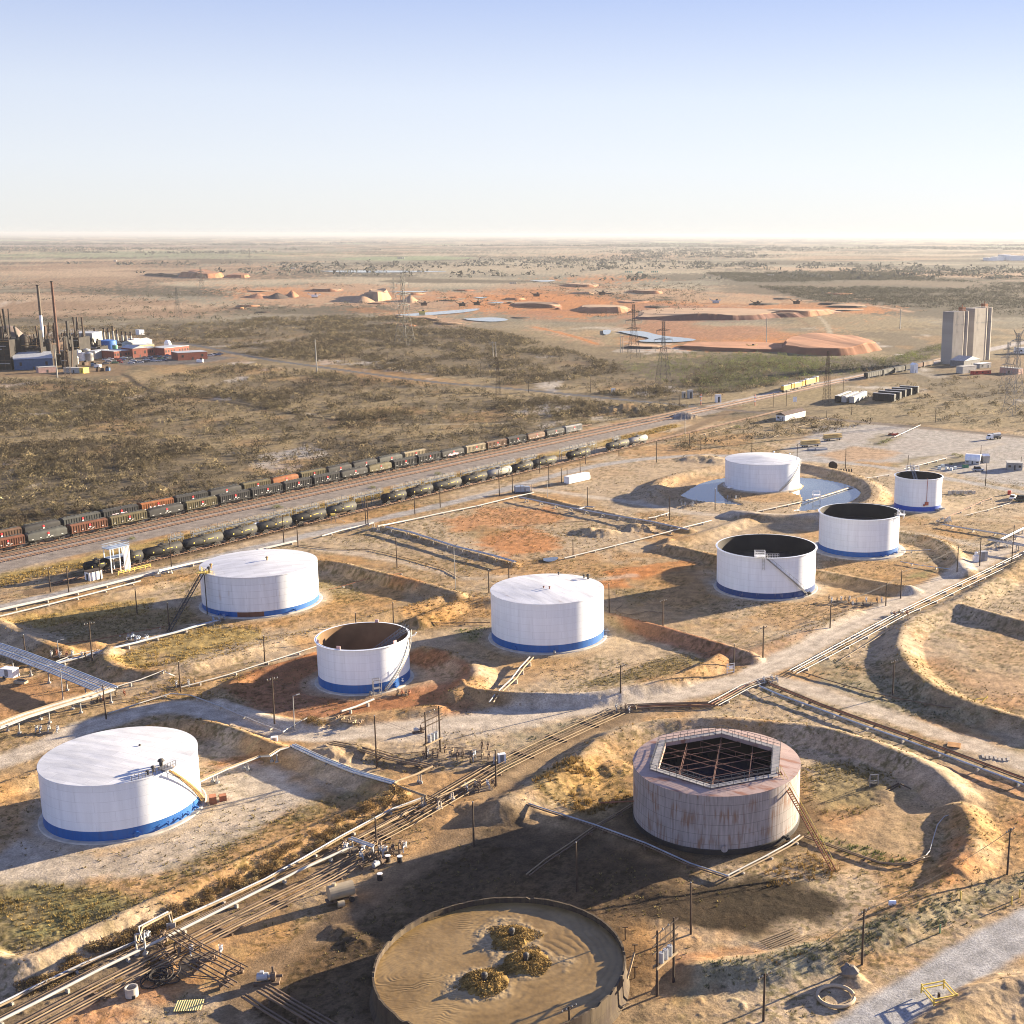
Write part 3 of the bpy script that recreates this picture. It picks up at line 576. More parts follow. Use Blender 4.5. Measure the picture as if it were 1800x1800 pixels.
# ------------------------------------------------------------------ storage tanks
def plate_mat(name, col, rust=0.0, rustcol=(.22,.10,.05), seam=.12, rough=.45, course=1.8, plate=7.0, streak=.10, R=14.0, bump=.02, sk=(1.1,.09)):
    """painted steel plates: courses and upright seams, faint streaks and, where rust > 0, rust runs"""
    m = bpy.data.materials.new(name); m.use_nodes = True; n = m.node_tree; L = n.links; b = n.nodes['Principled BSDF']
    b.inputs['Roughness'].default_value = rough; b.inputs['Specular IOR Level'].default_value = .35
    tc = n.nodes.new('ShaderNodeTexCoord'); sx = n.nodes.new('ShaderNodeSeparateXYZ'); L.new(tc.outputs['Object'], sx.inputs[0])
    at = n.nodes.new('ShaderNodeMath'); at.operation = 'ARCTAN2'; L.new(sx.outputs['Y'], at.inputs[0]); L.new(sx.outputs['X'], at.inputs[1])
    au = n.nodes.new('ShaderNodeMath'); au.operation = 'MULTIPLY'; au.inputs[1].default_value = R; L.new(at.outputs[0], au.inputs[0])
    cv = n.nodes.new('ShaderNodeCombineXYZ'); L.new(au.outputs[0], cv.inputs['X']); L.new(sx.outputs['Z'], cv.inputs['Y'])
    br = n.nodes.new('ShaderNodeTexBrick'); L.new(cv.outputs[0], br.inputs['Vector']); br.inputs['Scale'].default_value = 1
    br.inputs['Brick Width'].default_value = plate; br.inputs['Row Height'].default_value = course; br.inputs['Mortar Size'].default_value = .05; br.inputs['Mortar Smooth'].default_value = .6
    c = np.array(col)
    br.inputs['Color1'].default_value = (*c, 1); br.inputs['Color2'].default_value = (*(c * .955), 1); br.inputs['Mortar'].default_value = (*(c * (1 - seam)), 1)
    mp = n.nodes.new('ShaderNodeMapping'); mp.inputs['Scale'].default_value = (sk[0], sk[1], 1); L.new(cv.outputs[0], mp.inputs[0])
    st = n.nodes.new('ShaderNodeTexNoise'); st.inputs['Scale'].default_value = 1.0; st.inputs['Detail'].default_value = 6; L.new(mp.outputs[0], st.inputs['Vector'])
    bl = n.nodes.new('ShaderNodeTexNoise'); bl.inputs['Scale'].default_value = .25; bl.inputs['Detail'].default_value = 5; L.new(cv.outputs[0], bl.inputs['Vector'])
    r1 = n.nodes.new('ShaderNodeMapRange'); r1.inputs[1].default_value = .35; r1.inputs[2].default_value = .75; r1.inputs[3].default_value = 1; r1.inputs[4].default_value = 1 - streak; L.new(st.outputs['Fac'], r1.inputs[0])
    vs = n.nodes.new('ShaderNodeVectorMath'); vs.operation = 'SCALE'; L.new(br.outputs['Color'], vs.inputs[0]); L.new(r1.outputs[0], vs.inputs['Scale'])
    out = vs.outputs[0]
    if rust:
        ad = n.nodes.new('ShaderNodeMath'); ad.operation = 'ADD'; L.new(st.outputs['Fac'], ad.inputs[0]); L.new(bl.outputs['Fac'], ad.inputs[1])
        rr = n.nodes.new('ShaderNodeMapRange'); rr.inputs[1].default_value = 1.20 - rust * .5; rr.inputs[2].default_value = 1.42 - rust * .5; L.new(ad.outputs[0], rr.inputs[0])
        mx = n.nodes.new('ShaderNodeMix'); mx.data_type = 'RGBA'; L.new(rr.outputs[0], mx.inputs['Factor']); L.new(out, mx.inputs['A']); mx.inputs['B'].default_value = (*rustcol, 1)
        out = mx.outputs['Result']
    L.new(out, b.inputs['Base Color'])
    bp = n.nodes.new('ShaderNodeBump'); bp.inputs['Strength'].default_value = .3; bp.inputs['Distance'].default_value = bump; L.new(br.outputs['Fac'], bp.inputs['Height']); bp.invert = True; L.new(bp.outputs[0], b.inputs['Normal'])
    return m
def roof_mat(name, col, ang, rust=.0):
    """lapped roof sheets in strips, stained by ponding"""
    m = bpy.data.materials.new(name); m.use_nodes = True; n = m.node_tree; L = n.links; b = n.nodes['Principled BSDF']
    b.inputs['Roughness'].default_value = .6; b.inputs['Specular IOR Level'].default_value = .3
    tc = n.nodes.new('ShaderNodeTexCoord'); mp = n.nodes.new('ShaderNodeMapping'); mp.inputs['Rotation'].default_value = (0, 0, ang); L.new(tc.outputs['Object'], mp.inputs[0])
    br = n.nodes.new('ShaderNodeTexBrick'); br.inputs['Scale'].default_value = 1; br.inputs['Brick Width'].default_value = 7; br.inputs['Row Height'].default_value = 2.0; br.inputs['Mortar Size'].default_value = .07; br.inputs['Mortar Smooth'].default_value = .9
    L.new(mp.outputs[0], br.inputs['Vector']); c = np.array(col)
    br.inputs['Color1'].default_value = (*c, 1); br.inputs['Color2'].default_value = (*(c * .88), 1); br.inputs['Mortar'].default_value = (*(c * .72), 1)
    ns = n.nodes.new('ShaderNodeTexNoise'); ns.inputs['Scale'].default_value = .35; ns.inputs['Detail'].default_value = 6; mp2 = n.nodes.new('ShaderNodeMapping'); mp2.inputs['Scale'].default_value = (.5, 1.6, 1); L.new(mp.outputs[0], mp2.inputs[0]); L.new(mp2.outputs[0], ns.inputs['Vector'])
    r1 = n.nodes.new('ShaderNodeMapRange'); r1.inputs[1].default_value = .35; r1.inputs[2].default_value = .7; r1.inputs[3].default_value = 1.02; r1.inputs[4].default_value = .80; L.new(ns.outputs['Fac'], r1.inputs[0])
    vs = n.nodes.new('ShaderNodeVectorMath'); vs.operation = 'SCALE'; L.new(br.outputs['Color'], vs.inputs[0]); L.new(r1.outputs[0], vs.inputs['Scale']); out = vs.outputs[0]
    if rust:
        rr = n.nodes.new('ShaderNodeMapRange'); rr.inputs[1].default_value = .72 - rust * .3; rr.inputs[2].default_value = .8 - rust * .3; L.new(ns.outputs['Fac'], rr.inputs[0])
        mx = n.nodes.new('ShaderNodeMix'); mx.data_type = 'RGBA'; L.new(rr.outputs[0], mx.inputs['Factor']); L.new(out, mx.inputs['A']); mx.inputs['B'].default_value = (.24,.12,.08,1); out = mx.outputs['Result']
    L.new(out, b.inputs['Base Color'])
    bp = n.nodes.new('ShaderNodeBump'); bp.inputs['Strength'].default_value = .5; bp.inputs['Distance'].default_value = .12; L.new(ns.outputs['Fac'], bp.inputs['Height']); L.new(bp.outputs[0], b.inputs['Normal'])
    return m
WHITE = plate_mat('white_paint', (.755,.795,.83), seam=.17, streak=.13)
WHITEP = plate_mat('white_plates', (.71,.745,.775), seam=.30, streak=.2, rust=.04, rustcol=(.5,.45,.4))
BLUE = plate_mat('blue_paint', (.022,.115,.36), seam=.1, streak=.25, rust=.06, rustcol=(.10,.12,.2))
NAVY = plate_mat('navy_paint', (.016,.055,.19), seam=.1, streak=.25, rust=.10, rustcol=(.25,.25,.28))
PRIMER = plate_mat('primer_paint', (.13,.055,.04), seam=.1, streak=.3)
RUSTY = plate_mat('rusty_pale_plates', (.35,.315,.30), rust=.31, rustcol=(.22,.135,.095), seam=.45, streak=.45, rough=.8, plate=4.5, course=1.75, sk=(2.6,.22))
TAR = mat('tar', (.03,.026,.024), .8, var=.3)
INNER = mat('tank_inside', (.075,.055,.04), .9, var=.5, scale=.15)
STEEL = mat('galvanised', (.25,.25,.25), .5, .3); STEELD = mat('dark_steel', (.06,.055,.05), .7); RUSTS = mat('rust_steel', (.24,.10,.055), .9, var=.35)
YEL = mat('yellow_rail', (.62,.46,.10), .6); WHT = mat('white_steel', (.75,.75,.73), .5); CONC = mat('concrete', (.40,.365,.31), .95, var=.2, bump=.05)
WOOD = mat('pole_wood', (.06,.042,.03), .95, var=.25); REDP = mat('red_paint', (.40,.05,.035), .6); OCH = mat('ochre_pipe', (.30,.19,.075), .7)
def ringbar(mb, r, z, rad=.05, n=64, a0=0, a1=2 * math.pi):
    mb.tube([(r * math.cos(a0 + (a1 - a0) * i / n), r * math.sin(a0 + (a1 - a0) * i / n), z) for i in range(n + 1)], rad, 5, False)
def stair(parent, r, h, a0, a1, m, wdt=.8, z0=.2, rail=True, name='staircase'):
    """curved stair on the shell from angle a0 (foot) to a1 (top)"""
    mb = MB(); n = 34
    for off, zz in ((.08, 0), (wdt, 0)):
        pts = [((r + off) * math.cos(a0 + (a1 - a0) * i / n), (r + off) * math.sin(a0 + (a1 - a0) * i / n), z0 + (h - z0) * i / n + zz) for i in range(n + 1)]
        for p, q in zip(pts[:-1], pts[1:]): mb.bar(p, q, .07, .26)
    for i in range(n):
        t = a0 + (a1 - a0) * (i + .5) / n; c = (r + wdt / 2 + .04); z = z0 + (h - z0) * (i + .5) / n
        mb.box((c * math.cos(t), c * math.sin(t), z), (wdt, .26, .05), t)
    o = mb.build(name, m, parent)
    if rail:
        mb = MB(); pts = [((r + wdt) * math.cos(a0 + (a1 - a0) * i / n), (r + wdt) * math.sin(a0 + (a1 - a0) * i / n), z0 + (h - z0) * i / n + 1.1) for i in range(n + 1)]
        mb.tube(pts, .035, 5)
        for p in pts[::3]: mb.bar((p[0], p[1], p[2] - 1.1), p, .05)
        mb.build('handrail', m, o)
    return o
def rimrail(parent, r, z, a0, a1, m, name='railing', n=14, rows=(.55, 1.1)):
    mb = MB()
    P = [(r * math.cos(a0 + (a1 - a0) * i / n), r * math.sin(a0 + (a1 - a0) * i / n), z) for i in range(n + 1)]
    for p in P: mb.bar(p, (p[0], p[1], z + 1.1), .06)
    for k in rows:
        for p, q in zip(P[:-1], P[1:]): mb.bar((p[0], p[1], z + k), (q[0], q[1], z + k), .05)
    return mb.build(name, m, parent)
def manhole(parent, r, t, z, m, rad=.42):
    mb = MB(); c, s = math.cos(t), math.sin(t); mb.tube([((r - .05) * c, (r - .05) * s, z), ((r + .3) * c, (r + .3) * s, z)], rad, 14); mb.tube([((r + .3) * c, (r + .3) * s, z), ((r + .36) * c, (r + .36) * s, z)], rad * 1.2, 14)
    return mb.build('manhole', m, parent)
def nozzle(parent, r, t, z, m, rad=.18, ln=1.1, name='nozzle'):
    mb = MB(); c, s = math.cos(t), math.sin(t); mb.tube([((r - .05) * c, (r - .05) * s, z), ((r + ln) * c, (r + ln) * s, z)], rad, 10); mb.tube([((r + ln * .55) * c, (r + ln * .55) * s, z), ((r + ln * .68) * c, (r + ln * .68) * s, z)], rad * 1.7, 10)
    mb.tube([((r + ln * .62) * c, (r + ln * .62) * s, z), ((r + ln * .62) * c, (r + ln * .62) * s, z + .55)], .06, 6); mb.tube([((r + ln * .62) * c - .2, (r + ln * .62) * s, z + .55), ((r + ln * .62) * c + .2, (r + ln * .62) * s, z + .55)], .05, 6)
    return mb.build(name, m, parent)
def shell_parts(t, r, h, band, mshell, mband, open_=False, bandmats=None, girder=None):
    N = 128
    if open_: o = MB().lathe([(r, band), (r, h), (r - .12, h), (r - .12, .5)], N).build('shell', mshell, t)
    else: o = MB().lathe([(r, band), (r, h)], N).build('shell', mshell, t)
    autosmooth(o)
    if band:
        segs = bandmats or [(0, 2 * math.pi, mband)]
        for a0, a1, mm in segs:
            n = max(8, int(N * (a1 - a0) / (2 * math.pi)))
            autosmooth(MB().lathe([(r + .004, 0), (r + .004, band), (r - .02, band)], n, a0=a0, a1=a1).build('colour_band', mm, t))
    autosmooth(MB().lathe([(r + .9, 0), (r + .75, .22), (r + .004, .26)], N).build('foundation_ring', CONC, t))
    mb = MB()
    if girder: 
        for z in girder: mb.lathe([(r + .003, z - .12), (r + .42, z - .05), (r + .42, z + .05), (r + .003, z + .06)], N)
    else: mb.lathe([(r + .003, h - .18), (r + .09, h - .16), (r + .09, h + .02), (r - .1, h + .02)], N)
    autosmooth(mb.build('rim', mshell, t))
def cone_roof(t, r, h, rise, m, name='roof'):
    N = 128; o = MB().lathe([(r + .06, h + .03), (r * .75, h + .03 + rise * .3), (r * .5, h + .03 + rise * .57), (r * .25, h + .03 + rise * .8), (.3, h + .03 + rise)], N, cap1=True).build(name, m, t); autosmooth(o, .9); return o
def vents(t, r, h, pts, m):
    for a, d, s in pts:
        mb = MB(); x, y = d * r * math.cos(a), d * r * math.sin(a); mb.tube([(x, y, h + .05), (x, y, h + .7 * s)], .16 * s, 8); mb.lathe([(.34 * s, 0), (.2 * s, .2 * s), (.02, .26 * s)], 10, (x, y, h + .7 * s)); mb.build('roof_vent', m, t)
def T(k): return TANKS[k]
def cama(x, y): return math.atan2(-y, -x)   # angle on the tank that faces the viewer
BR = roof_mat('white_roof_sheets', (.60,.61,.62), .35); BR2 = roof_mat('white_roof_stained', (.58,.59,.61), -.5, .06); BR3 = roof_mat('white_roof_lap', (.60,.61,.63), .9, .10)
# A: large white tank, bottom left
x, y, r, h = T('A'); t = thing('storage_tank', 'large low white tank with blue base band and stair at its right, lower left foreground', 'storage tank', (x, y, 0), 0, 'oil storage tanks'); tA = t
f = cama(x, y); shell_parts(t, r, h, 2.0, WHITE, BLUE); cone_roof(t, r, h, .55, BR)
a1 = f + .55; stair(t, r, h, f + 1.35, f + .62, OCH)
rimrail(t, r - .15, h + .05, f + .12, f + .75, STEELD)
mb = MB(); c = (r - .4); mb.box((c * math.cos(f + .6), c * math.sin(f + .6), h + .35), (2.2, 1.6, .12), f + .6); mb.build('stair_platform', STEEL, t)
vents(t, r, h, [(f + .35, .93, 1), (f + .45, .90, 1.3), (f + .62, .86, 1.8), (f + .66, .80, 1.4), (f + 2.0, .3, .8)], STEELD)
manhole(t, r, f + .12, .75, BLUE)
for q in (.52, .7, .84, 1.05): nozzle(t, r, f + q, .9, BLUE, .16, .9)
mb = MB(); c = r + 2.2; mb.box((c * math.cos(f + 1.3), c * math.sin(f + 1.3), .7), (1.6, 1.2, 1.4), f); mb.box(((c + 1.6) * math.cos(f + 1.36), (c + 1.6) * math.sin(f + 1.36), .5), (1.2, 1.2, 1.0), f); mb.build('valve_box', RUSTS, t)
# B: white plated tank, upper left
x, y, r, h = T('B'); t = thing('storage_tank', 'wide white tank with plate seams and a red-brown patch in its blue band', 'storage tank', (x, y, 0), 0, 'oil storage tanks'); f = cama(x, y)
shell_parts(t, r, h, 1.6, WHITEP, BLUE, bandmats=[(f - .42, f + .03, PRIMER), (f + .03, f - .42 + 2 * math.pi, BLUE)]); cone_roof(t, r, h, .9, BR2)
mb = MB(); a = f - 1.12   # straight ramp stair from the rim down to the left ground
p1 = Vector(((r + .6) * math.cos(a), (r + .6) * math.sin(a), h + .1)); p0 = Vector((p1.x - 3.5, p1.y - 17, .2))
for dx in (-.45, .45): mb.bar(p0 + Vector((dx, 0, 0)), p1 + Vector((dx, 0, 0)), .12, .3)
for i in range(40): c = p0.lerp(p1, (i + .5) / 40); mb.box(c, (.9, .25, .06))
s_ = mb.build('staircase', STEELD, t); mb = MB()
for dx in (-.45, .45):
    mb.bar(p0 + Vector((dx, 0, 1)), p1 + Vector((dx, 0, 1)), .06)
    for i in range(12): c = p0.lerp(p1, i / 11); mb.bar(c + Vector((dx, 0, 0)), c + Vector((dx, 0, 1)), .06)
mb.build('handrail', STEELD, s_)
mb = MB(); mb.box((p1.x, p1.y + .6, h + .15), (3.2, 2.4, .14)); mb.build('stair_platform', YEL, t); rimrail(t, r - .2, h + .05, f - 1.35, f - .85, YEL)
mb = MB(); a = f - 1.0; mb.tube([(p1.x + .9, p1.y - 1.2, 0), (p1.x + .9, p1.y - 1.2, h + 1)], .14, 8); mb.tube([(p1.x + .9, p1.y - 1.2, h + 1), (p1.x + .9, p1.y + .5, h + 1)], .14, 8); mb.build('standpipe', STEELD, t)
vents(t, r, h + .6, [(f + 1.2, .15, 1.4), (f - 1.2, .85, 1.5)], OCH); vents(t, r, h, [(f - 1.05, .95, 2.0)], STEELD)
for q in (-.75, -.6, .55): nozzle(t, r, f + q, .8, BLUE, .2, 1.4)
# C: open tank with rusty inside, centre left
def open_tank(k, label, band, mband, depth, inner, girder=None):
    x, y, r, h = T(k); t = thing('open_top_tank', label, 'storage tank', (x, y, 0), 0, 'oil storage tanks'); f = cama(x, y)
    shell_parts(t, r, h, band, WHITE, mband, True, girder=girder or [h - .1])
    o = autosmooth(MB().lathe([(r - .13, h - .02), (r - .13, .6)], 96).build('inner_wall', inner, t)); 
    o.data.flip_normals()
    mb = MB(); mb.lathe([(r - .14, h - depth), (r - .9, h - depth), (r - .95, h - depth - .35), (.01, h - depth - .25)], 64); autosmooth(mb.build('floating_roof', inner, t))
    return t, x, y, r, h, f
t, x, y, r, h, f = open_tank('C', 'small open white tank, rusty brown inside, with a slanting lattice ladder', 2.2, BLUE, 7.2, mat('rusty_inside', (.19,.115,.06), .95, var=.45, scale=.12), None)
mb = MB(); ringbar(mb, r - 1.0, h - 6.7, .06); mb.build('seal_rim', STEEL, t)
mb = MB(); a = f + 1.62; p1 = Vector(((r - .1) * math.cos(a), (r - .1) * math.sin(a), h + .6)); p0 = Vector((-1.5, -3.0, h - 6.9))
for dv in (Vector((-.4, .4, 0)), Vector((.4, -.4, 0))):
    mb.bar(p0 + dv, p1 + dv, .14); mb.bar(p0 + dv + Vector((0, 0, 1.1)), p1 + dv + Vector((0, 0, 1.1)), .12)
    for i in range(18):
        c = p0.lerp(p1, i / 18); d = p0.lerp(p1, (i + 1) / 18); z = Vector((0, 0, 1.1)); mb.bar(c + dv, d + dv + z, .07); mb.bar(c + dv, c + dv + z, .07)
for i in range(30): c = p0.lerp(p1, i / 30); mb.bar(c + Vector((-.4, .4, 0)), c + Vector((.4, -.4, 0)), .1)
mb.build('rolling_ladder', STEEL, t)
stair(t, r, h, f + .40, f + 1.45, STEEL)
for a in (f - 1.3, f - .55, f + .75, f + 2.8): mb = MB(); mb.box(((r - .1) * math.cos(a), (r - .1) * math.sin(a), h + .35), (.2, .9, .7), a); mb.build('rim_box', mat('pinkish_paint', (.55,.36,.34), .6), t)
mb = MB(); a = f + .22
for q in (-.07, .07):
    for d in (.5, 1.9): mb.bar(((r + d) * math.cos(a + q), (r + d) * math.sin(a + q), 0), ((r + d) * math.cos(a + q), (r + d) * math.sin(a + q), 3.6), .12)
for z in (1.6, 3.6):
    for d in (.5, 1.9): mb.bar(((r + d) * math.cos(a - .07), (r + d) * math.sin(a - .07), z), ((r + d) * math.cos(a + .07), (r + d) * math.sin(a + .07), z), .1)
mb.box(((r + 1.2) * math.cos(a), (r + 1.2) * math.sin(a), 1.6), (1.5, 1.5, .1), a); mb.build('valve_platform', STEEL, t)
manhole(t, r, f + .72, .9, BLUE, .55); nozzle(t, r, f + .65, .7, BLUE, .2); nozzle(t, r, f + .1, .5, STEEL, .25, 2.2); nozzle(t, r, f + .9, 1.2, WHT, .12, .5)
mb = MB(); a = f + 1.5; mb.tube([((r + .1) * math.cos(a), (r + .1) * math.sin(a), h - .9), ((r + 1.4) * math.cos(a), (r + 1.4) * math.sin(a), h - .4), ((r + 1.8) * math.cos(a), (r + 1.8) * math.sin(a), h + .2)], .14, 8); mb.build('overflow_pipe', WHT, t)
# D: white coned tank, centre
x, y, r, h = T('D'); t = thing('storage_tank', 'tall plain white tank with blue base band at the centre of the tank farm', 'storage tank', (x, y, 0), 0, 'oil storage tanks'); f = cama(x, y)
shell_parts(t, r, h, 2.05, WHITE, BLUE); cone_roof(t, r, h, .8, BR3)
vents(t, r, h + .55, [(f + .2, .2, .9), (f - .4, .16, .8)], RUSTS); vents(t, r, h, [(f + 2.2, .92, 1.6), (f + 2.3, .9, 1.2), (f + 2.9, .9, 1)], STEELD)
nozzle(t, r, f + .1, .6, STEEL, .22, 2.0); manhole(t, r, f - .6, .9, BLUE); nozzle(t, r, f + 1.5, 1.2, STEEL, .2, 1.4)
# E, F, H: open tanks dark inside, right
BLACKIN = mat('oily_inside', (.028,.024,.022), .85, var=.3, scale=.15)
t, x, y, r, h, f = open_tank('E', 'open white tank with navy base band and a white platform on its front rim', 1.9, NAVY, 5.0, BLACKIN, None)
mb = MB(); a = f - .12; c = r + .2
for dx, dy in ((-1.4, -1), (1.4, -1), (-1.4, 1), (1.4, 1)):
    mb.bar((c * math.cos(a) + dx, c * math.sin(a) + dy, h - .3), (c * math.cos(a) + dx, c * math.sin(a) + dy, h + 2.0), .12)
mb.box((c * math.cos(a), c * math.sin(a), h + .5), (3.0, 2.2, .14))
for z in (1.2, 1.9):
    for p, q in (((-1.4, -1), (1.4, -1)), ((1.4, -1), (1.4, 1)), ((1.4, 1), (-1.4, 1)), ((-1.4, 1), (-1.4, -1))):
        mb.bar((c * math.cos(a) + p[0], c * math.sin(a) + p[1], h + z), (c * math.cos(a) + q[0], c * math.sin(a) + q[1], h + z), .1)
mb.build('rim_platform', WHT, t)
stair(t, r, h, f + .95, f + .0, STEEL, .85); rimrail(t, r + .1, h + .05, f - .2, f + .25, WHT)
mb = MB(); c = r + .5
for q in (-.02, .02): mb.bar((c * math.cos(f - .05 + q), c * math.sin(f - .05 + q), h - 3.5), (c * math.cos(f - .05 + q), c * math.sin(f - .05 + q), h), .07)
for i in range(9): mb.bar((c * math.cos(f - .07), c * math.sin(f - .07), h - 3.4 + i * .4), (c * math.cos(f - .03), c * math.sin(f - .03), h - 3.4 + i * .4), .05)
mb.build('caged_ladder', STEEL, t)
nozzle(t, r, f + .95, .8, STEELD, .3, 1.6); manhole(t, r, f + .6, .8, NAVY); manhole(t, r, f - .5, .8, NAVY)
t, x, y, r, h, f = open_tank('Fk', 'open white tank with blue base band and a gauge platform on its right rim', 2.0, BLUE, 4.6, BLACKIN, None)
mb = MB(); a = f + 1.35; mb.box(((r + .6) * math.cos(a), (r + .6) * math.sin(a), h + .1), (2.4, 2.2, .14), a)
for q in (-.06, .06): mb.bar(((r + 1.6) * math.cos(a + q), (r + 1.6) * math.sin(a + q), h - 1), ((r + 1.6) * math.cos(a + q), (r + 1.6) * math.sin(a + q), h + 1.3), .12); mb.bar(((r - .4) * math.cos(a + q), (r - .4) * math.sin(a + q), h), ((r - .4) * math.cos(a + q), (r - .4) * math.sin(a + q), h + 1.8), .16)
mb.build('gauge_platform', WHT, t); rimrail(t, r + .15, h + .05, f + 1.0, f + 1.6, STEEL)
mb = MB(); mb.lathe([(r + 2.4, 0), (r + 2.2, .4), (r + .1, .45)], 96); mb.build('gravel_ring', CONC, t)
for q in (.6, .75, 1.1): nozzle(t, r, f + q, .8, BLUE, .2, 1.2)
t, x, y, r, h, f = open_tank('Hk', 'narrowest open white tank with blue base band and thin red pipe down its front', 1.95, mat('bright_blue', (.018,.07,.36), .5, var=.1), 3.6, BLACKIN, None)
mb = MB(); a = f + .38; mb.tube([((r + .14) * math.cos(a), (r + .14) * math.sin(a), 3.0), ((r + .14) * math.cos(a), (r + .14) * math.sin(a), h + .4)], .09, 6); mb.box(((r + .3) * math.cos(a), (r + .3) * math.sin(a), 3.3), (.7, 1.2, 1.2), a); mb.box(((r + .3) * math.cos(a - .1), (r + .3) * math.sin(a - .1), 2.7), (.5, .6, .6), a); mb.build('riser_pipe', mat('rust_red', (.35,.11,.07), .7), t)
mb = MB(); p0 = Vector((-.8, -1.5, h - 3.4)); p1 = Vector((-1.2, r - .2, h + 2.2))
for dx in (-.5, .5):
    mb.bar(p0 + Vector((dx, 0, 0)), p1 + Vector((dx, 0, 0)), .16); mb.bar(p0 + Vector((dx, 0, .9)), p1 + Vector((dx, 0, .9)), .12)
for i in range(16): c = p0.lerp(p1, i / 16); mb.bar(c + Vector((-.5, 0, 0)), c + Vector((.5, 0, 0)), .12); 
mb.build('rolling_ladder', STEEL, t)
mb = MB()
for i in range(4):
    for j in range(2): mb.bar((-3 + i * 1.6, r - .4 + j * 1.4, h), (-3 + i * 1.6, r - .4 + j * 1.4, h + 2.0), .12)
for z in (1.0, 2.0):
    for j in range(2): mb.bar((-3, r - .4 + j * 1.4, h + z), (1.8, r - .4 + j * 1.4, h + z), .12)
mb.box((-.6, r + .3, h + .2), (5.2, 1.6, .14)); mb.build('rim_platform', WHT, t)
for q in (.85, 1.0, 1.2): nozzle(t, r, f + q, .7, STEEL, .22, 2.2)
# G: all white tank in the pond
x, y, r, h = T('Gk'); t = thing('storage_tank', 'all white tank without a blue band, partly ringed by a pond', 'storage tank', (x, y, 0), 0, 'oil storage tanks'); f = cama(x, y)
shell_parts(t, r, h, 0, WHITE, None); cone_roof(t, r, h, 1.3, BR); stair(t, r, h, f + .45, f + 1.4, STEEL); vents(t, r, h, [(f + 1.4, .92, 1.3), (f + 2.2, .9, 1.2), (f + 2.8, .9, 1.1)], WHT)
nozzle(t, r, f - .9, .8, WHT, .25, 2.4); manhole(t, r, f - .2, .9, WHITE)
# I: old rusty tank with six-sided opening
x, y, r, h = T('I'); t = thing('open_top_tank', 'old rust streaked pinkish tank with a six sided railed opening and lattice trusses inside', 'storage tank', (x, y, 0), 0, 'oil storage tanks'); f = cama(x, y)
autosmooth(MB().lathe([(r, .9), (r, h), (r - .12, h)], 128).build('shell', RUSTY, t))
autosmooth(MB().lathe([(r + .12, 0), (r + .12, .85), (r + .02, .95)], 128).build('tarred_base', TAR, t))
hexa = math.radians(83); HR = r * .76
PGX = mat('rail_grey', (.085,.09,.095), .6, .2)
HV = [(HR * math.cos(hexa + k * math.pi / 3), HR * math.sin(hexa + k * math.pi / 3)) for k in range(6)]
def hexpt(a, s=1.0):
    k = int(((a - hexa) % (2 * math.pi)) // (math.pi / 3)); loc = ((a - hexa) % (math.pi / 3)) - math.pi / 6
    rr = HR * s * math.cos(math.pi / 6) / math.cos(loc); return rr * math.cos(a), rr * math.sin(a)
mb = MB(); N = 96; vs = []
for i in range(N): a = hexa + 2 * math.pi * i / N; vs.append(((r + .08) * math.cos(a), (r + .08) * math.sin(a), h + .02))
for i in range(N): a = hexa + 2 * math.pi * i / N; q = hexpt(a + 1e-6); vs.append((q[0], q[1], h + .45))
for i in range(N): vs.append((vs[N + i][0] * .995, vs[N + i][1] * .995, h - .2))
fs = [(i, (i + 1) % N, N + (i + 1) % N, N + i) for i in range(N)] + [(N + i, N + (i + 1) % N, 2 * N + (i + 1) % N, 2 * N + i) for i in range(N)]
mb.add(vs, fs); mb.build('roof_deck', roof_mat('rusty_deck', (.37,.27,.235), .4, .5), t)
mb = MB(); mb.lathe([(r - .13, h - .1), (r - .13, .4), (.01, .4)], 96); o = mb.build('inner_wall', BLACKIN, t); o.data.flip_normals()
OIL = mat('oil', (.010,.014,.030), .12, var=.1, spec=.5); mb = MB(); mb.lathe([(r - .14, h - 4.5), (.01, h - 4.5)], 64); mb.build('oil_surface', OIL, t)
mb = MB()
for s_, zz in ((1.0, .48), (1.14, .40)):
    for k in range(6):
        a, b_ = Vector((*HV[k], 0)) * s_, Vector((*HV[(k + 1) % 6], 0)) * s_
        for z in (.55, 1.1): mb.bar((a.x, a.y, h + zz + z), (b_.x, b_.y, h + zz + z), .06)
        for i in range(9): c = a.lerp(b_, i / 9); mb.bar((c.x, c.y, h + zz - .1), (c.x, c.y, h + zz + 1.1), .07)
mb.build('railing', PGX, t)
mb = MB()
for k in range(6):
    a, b_ = Vector((*HV[k], 0)), Vector((*HV[(k + 1) % 6], 0)); a2, b2 = a * 1.135, b_ * 1.135
    mb.add([(a.x * 1.01, a.y * 1.01, h + .50), (b_.x * 1.01, b_.y * 1.01, h + .50), (b2.x, b2.y, h + .52), (a2.x, a2.y, h + .52)], [(0, 3, 2, 1)])
mb.build('walkway', mat('walkway_grey', (.24,.235,.24), .8, var=.2), t)
mb = MB(); ap = HR * math.cos(math.pi / 6)
